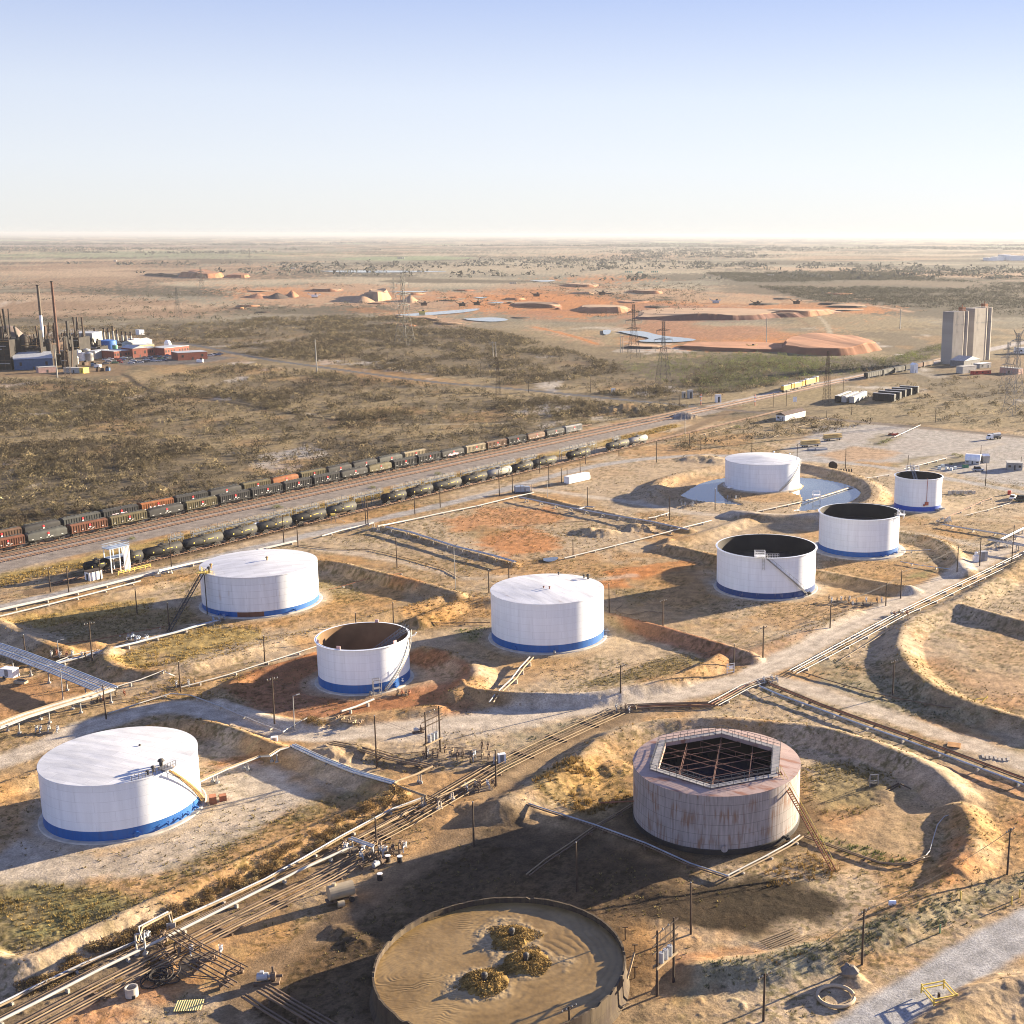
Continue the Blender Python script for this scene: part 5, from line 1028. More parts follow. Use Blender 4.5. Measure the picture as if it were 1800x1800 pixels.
# horizontal drum vessel beside the track
p = on(600,1585); t = thing('drum_tank', 'tan horizontal drum tank on a trailer frame beside the dirt track', 'tank', p, .55); DT = mat('dusty_tan_paint', (.33,.27,.18), .8, var=.2)
mb = MB(); mb.tube([(-1.9,0,1.9),(-1.8,0,1.9),(1.8,0,1.9),(1.9,0,1.9)], 1.15, 20); mb.build('barrel', DT, t)
mb = MB(); mb.box((0,0,.6),(4.6,1.6,.2))
for q in (-1.2,1.2): mb.box((q,0,.9),(.3,1.7,.6))
mb.build('frame', PB, t)
for s_ in (-.9,.9): MB().tube([(1.4,s_-.12,.45),(1.4,s_+.12,.45)], .45, 14).build('wheel', TAR, t)
MB().tube([(-1,0,3.0),(-1,0,3.4)], .35, 12).build('hatch', DT, t)
p = on(592,1592); 
t = thing('drum', 'tan drum lying at the end of the drum tank trailer', 'drum', on(600,1594), .5); MB().tube([(-.5,0,.5),(.5,0,.5)], .5, 14).build('barrel', DT, t); MB().lathe([(.53,-.04),(.53,.04)],14,(0,0,0)).build('hoop', PB, t)
for (px, py, lb) in ((682,1515,'pair of white topped drums by the oily valve frame, left one'),(703,1516,'white topped drum standing alone on a pallet'),(668,1547,'white topped drum near the shaded track')):
    t = thing('drum', lb, 'drum', on(px,py), 0, 'white topped drums'); MB().tube([(0,0,0),(0,0,1.1)], .42, 14).build('barrel', TAR, t); MB().tube([(0,0,1.1),(0,0,1.16)], .45, 14).build('lid', WHT, t)
p = on(232,1750); t = thing('concrete_ring', 'open concrete well ring standing in the bottom left dirt', 'well ring', p); autosmooth(MB().lathe([(.85,0),(.85,1.3),(.68,1.3),(.68,.1)], 24).build('ring', CONC, t)); MB().box((.5,-.68,.2),(.5,.2,.4)).build('notch', TAR, t)
p = on(332,1770); t = thing('metal_sheet', 'yellow corrugated sheet lying on the ground, bottom left', 'sheet', p, .1); mb = MB(); n_ = 24
mb.add([((i / n_ - .5) * 3.6, s_ * 1.1, .12 + .07 * (i % 2) + (.18 if s_ > 0 else 0)) for s_ in (-1, 1) for i in range(n_ + 1)], [(i, i + 1, n_ + 2 + i, n_ + 1 + i) for i in range(n_)]); mb.build('sheet', mat('yellow_sheet', (.42,.36,.16), .7, var=.25), t)
t = thing('hose_pile', 'tangled heap of black hoses on the dirt, bottom left', 'hose pile', on(285,1725)); rg = random.Random(3)
for i in range(12):
    R = rg.uniform(.8, 1.6); cx, cy = rg.uniform(-1.3, 1.3), rg.uniform(-1, 1); ti = rg.uniform(-.6, .6); MB().tube([(cx + R * math.cos(a), cy + R * .9 * math.sin(a), .3 + .25 * i % 1.0 + ti * math.sin(a + i)) for a in np.arange(0, 6.5, .35)], .09, 5, False).build('hose', TAR, t)
t = thing('hose_ring', 'large ring of pale hose laid on the ground near the bottom edge', 'hose ring', on(1469,1754)); autosmooth(MB().tube([(2.45 * math.cos(a), 2.45 * math.sin(a), .28) for a in np.linspace(.1, 6.1, 60)], .26, 8).build('hose', mat('hose_tan', (.38,.30,.2), .8), t))
t = thing('tipped_boulder', 'dark boulder beside the hose ring', 'boulder', on(1492,1722)); mb = MB(); mb.lathe([(.01,0),(1.2,.1),(1.3,.7),(.8,1.3),(.05,1.45)], 9)
mb.v = [(a * random.uniform(.75,1.2), b_ * random.uniform(.75,1.2), c * random.uniform(.8,1.15)) for a, b_, c in mb.v]; mb.build('rock', mat('rock', (.16,.14,.12), .95, var=.3), t)
# yellow guard rails round a wellhead
t = thing('guard_rail', 'yellow square guard rail round a wellhead beside the grey road', 'guard rail', on(1650,1758), .3); mb = MB(); q = 1.7
for z in (.6, 1.15):
    for a, b_ in (((-q,-q),(q,-q)),((q,-q),(q,q)),((q,q),(-q,q)),((-q,q),(-q,-q))): mb.bar((*a,z),(*b_,z),.14)
mb.build('rail', YEL, t)
for a in ((-q,-q),(q,-q),(q,q),(-q,q)): MB().tube([(*a,0),(*a,1.35)], .12, 8).build('post', YEL, t)
MB().tube([(0,0,0),(0,0,.7)], .2, 10).build('wellhead', WOOD, t)
for px, py, lb in ((1778,1590,'yellow bollard at the right edge of the grey road'),(1792,1578,'yellow bollard with a rail at the far right edge'),(1688,1586,'yellow marker post in the weedy bank'),(1652,1640,'short green marker post in the weedy bank')):
    t = thing('marker_post', lb, 'marker post', on(px,py), 0, 'marker posts'); m_ = YEL if 'yellow' in lb else mat('green_paint', (.12,.24,.12), .7); MB().tube([(0,0,0),(0,0,1.3)], .13, 8).build('post', m_, t); MB().lathe([(.15,0),(.1,.08),(.01,.1)],8,(0,0,1.3)).build('cap', m_, t)
t = thing('pipe_pile', 'pile of pale pipe lengths lying in the weeds left of the lower right pole', 'pipe pile', on(1378,1655), .6)
for i in range(9): MB().tube([(-3,i*.45-1.8,.2),(3+random.uniform(-.6,.6),i*.45-1.8+random.uniform(-.3,.3),.25)], .1, 6).build('pipe', PT, t)
t = thing('white_barrel', 'small white barrel lying on the bare dirt, lower right', 'barrel', on(1568,1597)); autosmooth(MB().tube([(-.55,0,.42),(-.5,0,.42),(.5,0,.42),(.55,0,.42)], .42, 16).build('barrel', WHT, t)); MB().lathe([(.44,-.05),(.44,.05)],16,(0,0,.42)).build('hoop', STEEL, t)
t = thing('walk_bridge', 'tall steel frame standing in the rusty tank basin by the weeds', 'frame', on(1536,1384), .2); mb = MB()
for a in (-.8,.8): mb.bar((a,0,0),(a,0,2.4),.16); mb.bar((a,1.2,0),(a,0,2.4),.12)
mb.bar((-.8,0,2.4),(.8,0,2.4),.16); mb.bar((-.8,0,1.2),(.8,0,1.2),.12); mb.build('frame', STEEL, t); MB().box((0,.5,.3),(1.4,.8,.6)).build('base_box', STEELD, t)
t = thing('timber_truss', 'broken timber frame lying on the basin floor', 'timber frame', on(1578,1391), .4); mb = MB(); mb.bar((-2,0,.1),(1,.6,.8),.2); mb.bar((1,.6,.8),(2.4,-.8,.1),.2); mb.bar((-2,.8,.1),(1,1.2,.7),.2); mb.build('timber', WOOD, t)
t = thing('timber_rack', 'yellow timber barrier in the weeds left of the dry pond rim', 'barrier', on(1720,1247), .5); mb = MB(); mb.bar((-2.2,0,.1),(-.4,.3,.9),.2); mb.bar((1,0,.1),(2.8,.4,.9),.2); mb.bar((-.4,.3,.9),(2.8,.4,.5),.12); mb.build('timber', YEL, t)
t = thing('pallet', 'orange pallet on the roadside at the lower right pipeline', 'pallet', on(1677,1311), -.3); mb = MB()
for i in range(5): mb.box((0,i*.5-1,.22),(2.6,.35,.1))
for q in (-1,0,1): mb.box((q*1.1,0,.09),(.2,2.4,.16))
mb.build('boards', mat('orange_wood', (.45,.25,.10), .8), t)
t = thing('pallet', 'stack of weathered boards on the soil by the lower right pipeline', 'boards', on(1750,1333), -.3); mb = MB()
for i in range(7): mb.box((i*.8-2.4,random.uniform(-.3,.3),.12),(.5,1.8,.12),random.uniform(-.2,.2))
mb.build('boards', mat('grey_wood', (.30,.27,.23), .9), t)
t = thing('cabinet', 'white electrical cabinet beside the centre pump manifold', 'cabinet', on(882,1340), .3); MB().box((0,0,.9),(1.5,1.0,1.8)).build('box', WHT, t); MB().box((0,-.52,.9),(.7,.04,1.6)).build('door', STEEL, t)
t = thing('cabinet', 'small pale box on the road edge by the hidden bushes, left centre', 'cabinet', on(483,1311), .2); MB().box((0,0,.45),(1.3,.9,.9)).build('box', WHT, t); MB().box((0,-.47,.45),(.6,.04,.7)).build('door', STEEL, t)
t = thing('cabinet', 'grey electrical cabinet between the poles beside the straight road', 'cabinet', on(1727,985), .3); MB().box((0,0,1.5),(2.6,1.6,3)).build('box', PG, t); MB().box((-.3,-.82,1.5),(1.1,.05,2.6)).build('door', STEEL, t)
t = thing('cabinet', 'white transformer cabinet left of the grey roadside cabinet', 'cabinet', on(1715,987), .3); MB().box((0,0,1.0),(1.6,1.2,2)).build('box', WHT, t); MB().lathe([(.5,0),(.5,1.0),(.1,1.2)],10,(0,0,2)).build('drum', WHT, t)
t = thing('vehicle_shed', 'white boxy trailer under the raised blue grey rack', 'trailer', on(18,1192), -.3); MB().box((0,0,1.5),(3.6,2,2)).build('box', WHT, t); MB().tube([(-.8,-1,.4),(-.8,1,.4)],.4,12).build('wheel', TAR, t); MB().box((0,-1.02,1.5),(1,.05,1.6)).build('door', STEEL, t)
t = thing('skid', 'low tan machine skid beside the white boxy trailer', 'skid', on(37,1202), -.3); MB().box((0,0,.5),(2.8,1.5,.6)).build('body', DT, t); MB().tube([(-.6,0,.8),(.8,0,.8)],.4,10).build('motor', PB, t)
# ------------------------------------------------------------------ poles, wires, towers
def topz(p, py):
    v = py - 900 - SR * 0; q = -(F * SP + v * CP) * p[1] / (F * CP - v * SP); return H + q
def proto_pole(kind):
    t = thing('utility_pole', 'x', 'utility pole', (0, 0, -500))
    if kind == 'lamp':
        MB().tube([(0,0,-.6),(0,0,9)], .13, 8, r2=.08).build('pole', STEEL, t); mb = MB(); mb.bar((0,0,8.9),(1.1,0,9.1),.1); mb.box((1.1,0,9.05),(.8,.35,.2)); mb.build('lamp_head', STEEL, t)
    else:
        MB().tube([(0,0,-.6),(0,0,9)], .19, 8, r2=.12).build('pole', WOOD, t)
        if kind == 'cross':
            mb = MB(); mb.bar((-1.2,0,8.5),(1.2,0,8.5),.14,.16); mb.bar((-.7,0,8.45),(0,0,7.8),.06); mb.bar((.7,0,8.45),(0,0,7.8),.06); mb.build('crossarm', WOOD, t)
            for q in (-1.1,-.45,.45,1.1): MB().lathe([(.08,0),(.1,.1),(.07,.26),(.01,.28)],8,(q,0,8.58)).build('insulator', STEEL, t)
        else: MB().lathe([(.13,0),(.10,.12),(.01,.14)],8,(0,0,9)).build('cap', STEEL, t)
    return t
PROTO = {k: proto_pole(k) for k in ('plain', 'cross', 'lamp')}; USED = {}
ORD = ['first','second','third','fourth','fifth','sixth','seventh','eighth','ninth','tenth','eleventh','twelfth','thirteenth','fourteenth','fifteenth','sixteenth','seventeenth','eighteenth','nineteenth','twentieth','twenty-first','twenty-second','twenty-third','twenty-fourth','twenty-fifth','twenty-sixth','twenty-seventh','twenty-eighth']
def put_pole(bx, by, ty, label, kind='plain', rz=.6):
    p = on(bx, by); h = max(3, topz(p, ty) - p[2]); s = (1 if kind != 'lamp' else 1, 1, h / 9)
    if kind not in USED: t = PROTO[kind]; USED[kind] = t; t.location = p; t.rotation_euler = (0, 0, rz); t.scale = s; t['label'] = label; t['group'] = 'utility poles'
    else: t = dup(USED[kind], p, rz, label, 'utility poles', s)
    t.rotation_euler = (random.uniform(-.012,.012), random.uniform(-.012,.012), rz); TOPS[(bx, by)] = (p[0], p[1], p[2] + h * .95, rz); return t
TOPS = {}
rows = {
 'beside the road below the tank cars': [(89,1041,1000),(121,1041,1001),(177,1019,987),(302,1001,952),(499,954,907),(524,961,917),(643,921,872),(647,922,873),(729.5,904,857),(774,892,859),(878,872,827),(901,867,832),(949,832,802),(965,855,815),(987,849,824),(997,840,824),(1020,835,810),(1029,815,786),(1088,802,776),(1154,813,775),(1212,787,762),(1232,792,764),(1321,805,777),(1401,811,780),(1486,824,789),(1595,835,799),(1732,854,812)],
}
for nm, L in rows.items():
    for i, (bx, by, ty) in enumerate(L): put_pole(bx, by, ty, 'wooden pole, %s from the left %s' % (ORD[i], nm), 'cross' if bx in (89,1088,1401) else 'plain', RANG)
for bx, by, ty, k, lb in [
 (962.5,877,845,'lamp','steel lamp pole between the white container and the dark ridge'),(1033,889,856,'plain','wooden pole on the dark ridge below the white container'),(1177,914,872,'plain','wooden pole at the end of the short white pipe left of the pond'),(1257,897,859,'plain','wooden pole on the pond bank in front of the white valves'),(1007.5,980,948,'plain','thin pole at the near end of the orange soil basin'),
 (241,1078,1038,'plain','wooden pole in the yellow grass left of the seamed tank'),(298,1108,1062,'plain','wooden pole in the shadow of the seamed tank'),(162.5,1165,1096,'cross','tall crossarm pole below the shaded basin, left'),(45,1155,1119,'plain','leaning wooden pole on the dark bank at the left edge'),(111,1230,1177,'lamp','steel lamp pole between the two raised pipe racks'),(104,1161,1129,'lamp','short steel lamp pole at the dike corner beside the raised rack'),(187,1264,1207,'plain','tall wooden pole at the junction of the pipe racks'),(317.5,1216,1166,'plain','wooden pole at the road fork left of the reddish basin'),
 (698,997,946,'plain','wooden pole on the pale soil right of the seamed tank dike'),(801,1037,961,'lamp','tall pale steel pole at the right dike corner of the seamed tank'),(859.5,1042,1002,'plain','wooden pole behind the left rim of the central tank'),(895,1027,990,'plain','wooden pole just behind the central tank roof'),(692,1105,1060,'plain','wooden pole right behind the open rusty brown tank'),(626,1105,1079,'plain','wooden pole behind the middle of the open rusty brown tank'),(466,1169,1120,'plain','wooden pole on the dike left of the rusty brown tank'),(483,1277,1192,'cross','tall crossarm pole left below the rusty brown tank'),(518,1285,1225,'lamp','shorter lamp pole beside the crossarm pole below the rusty brown tank'),
 (662.5,1350,1260,'plain','tall wooden pole between the dike corner and the centre transformer frame'),(872,1382,1319,'plain','wooden pole beside the centre pump manifold'),(833,1494,1411,'plain','wooden pole at the edge of the rusty tank shadow'),(662,1486,1439,'plain','wooden pole beside the oily valves of the corridor'),(1014.5,1567.5,1481,'plain','wooden pole in the deep shade behind the mud basin'),(1214.5,1642,1551,'plain','wooden pole on the dark oil stain below the rusty tank'),
 (1071,1079,1027,'plain','wooden pole on the dike right of the central tank'),(1165.5,1101,1054,'cross','reddish wooden pole in the shadow of the navy banded tank'),(1091,1230,1169,'cross','wooden pole on the curved dike below the central tank'),(1290,1182,1132,'plain','wooden pole with a small gate beside the road'),(1341,1159,1100,'cross','crossarm pole at the roadside right of the curved dike'),
 (1459,1105,1060,'cross','crossarm pole below the navy banded tank beside the straight road'),(1557,1065,1024,'plain','wooden pole at the roadside valve yard'),(1583,1052,1002,'plain','wooden pole just right of the roadside valve yard'),(1682,1010,959,'plain','wooden pole on the bank corner beside the straight road'),(1722,995,942,'cross','crossarm pole by the grey roadside cabinet'),(1778,993,922,'plain','tall wooden pole at the right edge beside the road pipes'),(1569,1222,1159,'cross','crossarm pole in the weeds left of the dry pond'),
 (1770.5,1537,1454,'cross','crossarm pole at the right edge on the weedy bank'),(1515,1696,1596,'cross','crossarm pole on the weedy bank left of the grey road'),(1342,1795,1710,'cross','crossarm pole at the bottom edge left of the hose ring'),(1001,1832,1770,'cross','crossarm pole cut off by the bottom edge in front of the mud basin'),
 (1497,729,702,'plain','wooden pole in the straw field below the old dark railcars'),(1644,743,716,'plain','wooden pole in the straw field at the yard fence'),(1724,800,781,'plain','wooden pole behind the quonset hut'),(1794,825,801,'plain','wooden pole in front of the white cabin at the right edge'),(1359,716,690,'plain','left pole of the pair beside the yellow locomotives'),(1382,714,687,'plain','right pole of the pair beside the yellow locomotives'),(1453,735,720,'plain','short pole right of the white house'),(1482,690,664,'plain','wooden pole between the railway and the old railcars'),
 (929,690,668,'plain','thin pole beyond the highway in the scrub, left one'),(1038,690,660,'plain','thin pole beyond the highway in the scrub, right one'),(1250,703,676,'plain','thin pole at the railway crossing'),(1194,716,694,'plain','thin pole left of the railway crossing'),(1176,724,705,'plain','thin pole at the end of the dark earth heap'),
 (682,646,620,'plain','thin pole in the scrub above the highway'),(606,638,617,'plain','thin pole in the scrub right of the white steel mast'),(760,656,630,'plain','thin pole in the scrub above the highway, farther right'),(845,662,638,'plain','thin pole in the scrub left of the brown lattice mast')]:
    put_pole(bx, by, ty, lb, k, .75)
for bx, by, ty, lb in [(1116,1684,1661,'upper short post on the orange soil right of the mud basin'),(1099,1652,1630,'short post nearest the rim of the mud basin'),(1116,1719,1700,'short post beside the slanting beam right of the mud basin'),(1074,1787,1766,'steel post below the mud basin, bottom edge'),(1538,1385,1372,'x')][:4]:
    p = on(bx, by); h = topz(p, ty) - p[2]; t = thing('fence_post', lb, 'post', p, 0, 'short posts'); MB().tube([(0,0,-.3),(0,0,h)], .09, 6).build('post', WOOD, t); MB().bar((-.4,0,h),(.4,0,h),.12).build('cross_piece', WOOD, t)
t = thing('slanting_beam', 'pale slanting timber beam leaning beside the mud basin rim', 'beam', on(1098,1738), 0); q = on(1115,1700); a = t.location; MB().bar((0,0,.1),(q[0]-a.x,q[1]-a.y,2.2),.25).build('beam', PT, t); MB().bar((0,0,0),(0,0,1.2),.18).build('prop', WOOD, t)
# wires
def wires(keys, label, n=3, sag=.5, r=.022):
    mb = MB()
    for a, b in zip(keys[:-1], keys[1:]):
        A, B = TOPS[a], TOPS[b]
        for k in range(n):
            o = (k - (n - 1) / 2) * .9; pa = Vector((A[0] + o * math.cos(A[3]), A[1] + o * math.sin(A[3]), A[2])); pb = Vector((B[0] + o * math.cos(B[3]), B[1] + o * math.sin(B[3]), B[2]))
            mb.tube([pa.lerp(pb, i / 8) - Vector((0, 0, sag * 4 * (i / 8) * (1 - i / 8))) for i in range(9)], r, 3, False)
    o = mb.build('power_line', STEELD); tag(o, label, 'power line', 'power lines')
wires([(1459,1105),(1557,1065),(1583,1052),(1682,1010),(1722,995),(1778,993)], 'wires strung along the poles of the straight road', 4)
wires([(1770.5,1537),(1515,1696),(1342,1795)], 'wires between the three crossarm poles of the weedy bank', 3, .8)
wires([(1341,1159),(1290,1182),(1091,1230)], 'wires along the poles of the curved dike', 2)
wires([(162.5,1165),(187,1264)], 'wires above the raised racks at the left', 2)
wires([(483,1277),(662.5,1350),(872,1382)], 'wires between the poles of the centre track', 2, .8)
# transformer frames
def hframe(b1, b2, ty, label, zplat):
    p, q = on(*b1), on(*b2); t = thing('transformer_frame', label, 'transformer frame', p); d = Vector((q[0]-p[0], q[1]-p[1], q[2]-p[2])); h = topz(p, ty); u = d.normalized(); n_ = Vector((-u.y, u.x, 0)).normalized()
    for o in (Vector((0,0,0)), d): MB().tube([o + Vector((0,0,-.5)), o + Vector((0,0,h))], .2, 8, r2=.14).build('post', WOOD, t)
    for i, z in enumerate((h - .6, h - 1.9, h - 3.0)): MB().bar(-u * 1.0 + Vector((0,0,z)), d + u * 1.0 + Vector((0,0,z)), .14, .18).build('crossarm', WOOD, t)
    for s_ in (-.3,.3): MB().bar(-u * .5 + n_ * s_ + Vector((0,0,zplat)), d + u * .5 + n_ * s_ + Vector((0,0,zplat)), .2, .3).build('platform_beam', PT, t)
    for k in range(3):
        c = d * (.25 + .25 * k); tr = MB().tube([c + Vector((0,0,zplat + .15)), c + Vector((0,0,zplat + 1.6))], .38, 14).build('transformer', PG, t); MB().tube([c + Vector((.15,0,zplat + 1.6)), c + Vector((.15,0,zplat + 2.0))], .07, 6).build('bushing', STEEL, tr)
    for k in range(4): c = d * (k / 3); MB().lathe([(.1,0),(.13,.12),(.07,.3)],8,(c.x,c.y,h - .5)).build('insulator', STEEL, t)
    for k in range(3):
        c = d * (.2 + .3 * k); MB().tube([c + Vector((0,0,h - .6)), c + Vector((0,0,zplat + 2))], .025, 4).build('drop_wire', STEELD, t)
hframe((1155,1751),(1184,1727),1636,'two pole frame carrying three grey transformers right of the mud basin',4.4)
hframe((750,1334),(774,1322),1253,'two pole frame carrying dark transformers beside the centre road',3.0)
# lattice towers
LAT = mat('lattice_grey', (.055,.056,.056), .6, .3, var=.2); LATB = mat('lattice_brown', (.085,.058,.038), .7, var=.3); LATW = mat('lattice_pale', (.24,.235,.22), .5, .2, var=.15)
def tower_proto(kind, m):
    t = thing('transmission_tower', 'x', 'transmission tower', (0,0,-500)); h = 40.0; w0, w1 = (4.2, .75) if kind != 'mast' else (2.6, .5); mb = MB(); n_ = 9; lv = [h * (1 - (1 - i / n_) ** 1.25) for i in range(n_ + 1)]
    if kind == 'mast': lv = [h * i / 14 for i in range(15)]
    def hw(z): return w0 + (w1 - w0) * min(1, z / (h * .72)) if kind != 'mast' else w0 + (w1 - w0) * z / h
    C4 = ((-1,-1),(1,-1),(1,1),(-1,1)); th = .15
    for a, b in zip(lv[:-1], lv[1:]):
        for i in range(4):
            c, d = C4[i], C4[(i + 1) % 4]; A, B = hw(a), hw(b)
            mb.bar((c[0]*A,c[1]*A,a),(c[0]*B,c[1]*B,b),th); mb.bar((c[0]*A,c[1]*A,a),(d[0]*B,d[1]*B,b),th*.6); mb.bar((d[0]*A,d[1]*A,a),(c[0]*B,c[1]*B,b),th*.6); mb.bar((c[0]*B,c[1]*B,b),(d[0]*B,d[1]*B,b),th*.6)
    mb.build('lattice_body', m, t)
    arms = {'double': ((22,5.5),(28,6.5),(34,5.0)), 'mast': ((30,2.2),), 'horn': ((30,6.5),(36,4.5))}[kind]
    for z, l in arms:
        mb = MB()
        for s_ in (-1,1):
            for y in (-.6,.6): mb.bar((0,y,z + 1.4),(s_*l,0,z + .3),.2); mb.bar((0,y,z),(s_*l,0,z + .3),.2)
            for k in range(4): mb.bar((s_*l*k/4,0,z + .3*k/4),(s_*l*(k+1)/4,0,z + 1.4 - 1.1*(k+1)/4),.12)
        mb.build('crossarm', m, t)
        for s_ in (-1,1): MB().tube([(s_*l,0,z + .3),(s_*l,0,z - 1.8)], .14, 6).build('insulator', LATW, t)
    if kind == 'horn':
        mb = MB()
        for s_ in (-1,1): mb.bar((0,0,38),(s_*3.2,0,42),.2); mb.bar((0,0,36),(s_*3.2,0,42),.16)
        mb.build('earth_horn', m, t)
    return t
TP = {}
def tower(bx, by, ty, label, kind='double', m=LAT, rz=.5):
    p = on(bx, by); s = (topz(p, ty)) / (42 if kind == 'horn' else 40); k = (kind, m.name)
    if k not in TP: t = TP[k] = tower_proto(kind, m); t.location = p; t.rotation_euler = (0,0,rz); t['label'] = label; t['group'] = 'transmission towers'
    else: t = dup(TP[k], p, rz, label, 'transmission towers')
    t.scale = (s, s, s); return t
tower(314,566,508,'lattice tower on the pale field right of the black plant stacks','double',LAT,.9)
tower(712,607,481,'tall lattice tower in front of the tan gravel cones','double',LAT,1.1)
tower(694,548,490,'farther lattice tower just left of the gravel cones','double',LAT,1.1)
tower(1114,630,535,'dark lattice tower left of the pair before the red pit','double',LAT,.4); tower(1166,672,565,'dark lattice tower right of the pair before the red pit','double',LAT,.4)
tower(876,698,632,'brown lattice mast beside the highway','mast',LATB,.4); tower(1453,712,616,'brown lattice tower standing over the yellow locomotives','mast',LATB,.3)
tower(1782,728,577,'tall pale lattice tower at the right edge before the grain silos','horn',LATW,.4); tower(1768,690,600,'farther pale lattice tower near the right edge','double',LATW,.4)
tower(122,682,596,'brown lattice tower in front of the blue plant shed','mast',LATB,.2); tower(356,523,472,'faint far lattice tower above the pale orange field','double',LAT,.9); tower(440,470,438,'farthest faint lattice tower near the horizon','double',LAT,.9)
# steel monopoles
for bx, by, ty, rb, lb in [(557,654,598,.5,'white steel monopole beside the highway'),(101,664,617,.5,'white steel monopole in front of the blue plant shed'),(867,630,601,.35,'left white pole of the pair above the brown mast'),(872,630,602,.35,'right white pole of the pair above the brown mast'),(1091,620,590,.35,'left pale pole of the pair before the red pit'),(1095,620,590,.35,'right pale pole of the pair before the red pit'),(1347,604,558,.5,'pale steel monopole before the red dump'),(1582,578,542,.6,'grey steel monopole left of the grain silos'),(1204,770,726,.2,'pale steel pole beside the spur railway')]:
    p = on(bx, by); h = topz(p, ty); t = thing('steel_monopole', lb, 'steel pole', p, 0, 'steel monopoles'); MB().tube([(0,0,-.5),(0,0,h)], rb, 10, r2=rb*.6).build('pole', LATW, t); mb = MB(); mb.bar((-1.5,0,h*.93),(1.5,0,h*.95),.2); mb.build('arm', LATW, t)
# ------------------------------------------------------------------ railway
RAILM = mat('rail_rust', (.20,.12,.08), .6, .4); TIE = mat('tie', (.13,.10,.08), .95, var=.3)
def rail_track(off, l0, l1, base, d, nrm, label, zz=.0):
    mb = MB(); A = base + d * l0 + nrm * off; B = base + d * l1 + nrm * off; ang = math.atan2(d[1], d[0]); n = int((l1 - l0) / 30) + 1
    for s_ in (-.75, .75):
        for i in range(n):
            a = A + (B - A) * i / n; b = A + (B - A) * (i + 1) / n; c = nrm * s_; mb.bar((a[0]+c[0],a[1]+c[1],.42),(b[0]+c[0],b[1]+c[1],.42),.14,.16)
    o = mb.build('railway_rails', RAILM); o['kind'] = 'structure'
    mb = MB(); k = int((l1 - l0) / 1.2)
    for i in range(k): c = A + (B - A) * (i + .5) / k; mb.box((c[0], c[1], .25), (.28, 2.6, .2), ang)
    o = mb.build('railway_ties', TIE); o['kind'] = 'structure'
s0 = 0.0; soff = rail_s(745, 806)[1] - rail_s(745, 817)[1]
FAROFF = 11.0
rail_track(0, -60, 420, RA, RD, RN, ''); rail_track(FAROFF, -60, 330, RA, RD, RN, ''); rail_track(-6.0, -60, 900, RA, RD, RN, ''); rail_track(-11.5, -60, 640, RA, RD, RN, ''); rail_track(0, -30, 420, TA, TD, TN, '')
def truck(parent, x, m, wm):
    mb = MB(); mb.box((x, -.95, .55), (2.2, .18, .35)); mb.box((x, .95, .55), (2.2, .18, .35)); mb.box((x, 0, .65), (.5, 2.0, .35)); t = mb.build('bogie', m, parent)
    for a in (-.85, .85): mb = MB(); mb.tube([(x+a,-.85,.46),(x+a,-.7,.46)], .46, 12); mb.tube([(x+a,.7,.46),(x+a,.85,.46)], .46, 12); mb.tube([(x+a,-.8,.46),(x+a,.8,.46)], .09, 6); mb.build('wheelset', wm, t)
CARB = {k: mat('car_' + k, c, .75, var=.28, scale=.45) for k, c in dict(black=(.022,.022,.023), grey=(.05,.052,.048), olive=(.085,.07,.035), rust=(.11,.042,.022), orange=(.19,.066,.02), tan=(.22,.18,.115), pale=(.22,.22,.21), brown=(.10,.055,.032), tank=(.015,.015,.015), tankg=(.042,.042,.038), tanks=(.22,.22,.21), yellow=(.62,.38,.05)).items()}
EMB = mat('emblem_red', (.55,.03,.035), .5, var=.05); MARK = mat('white_marks', (.6,.6,.58), .7); GRAF = mat('graffiti', (.55,.42,.45), .7, var=.5, scale=3)
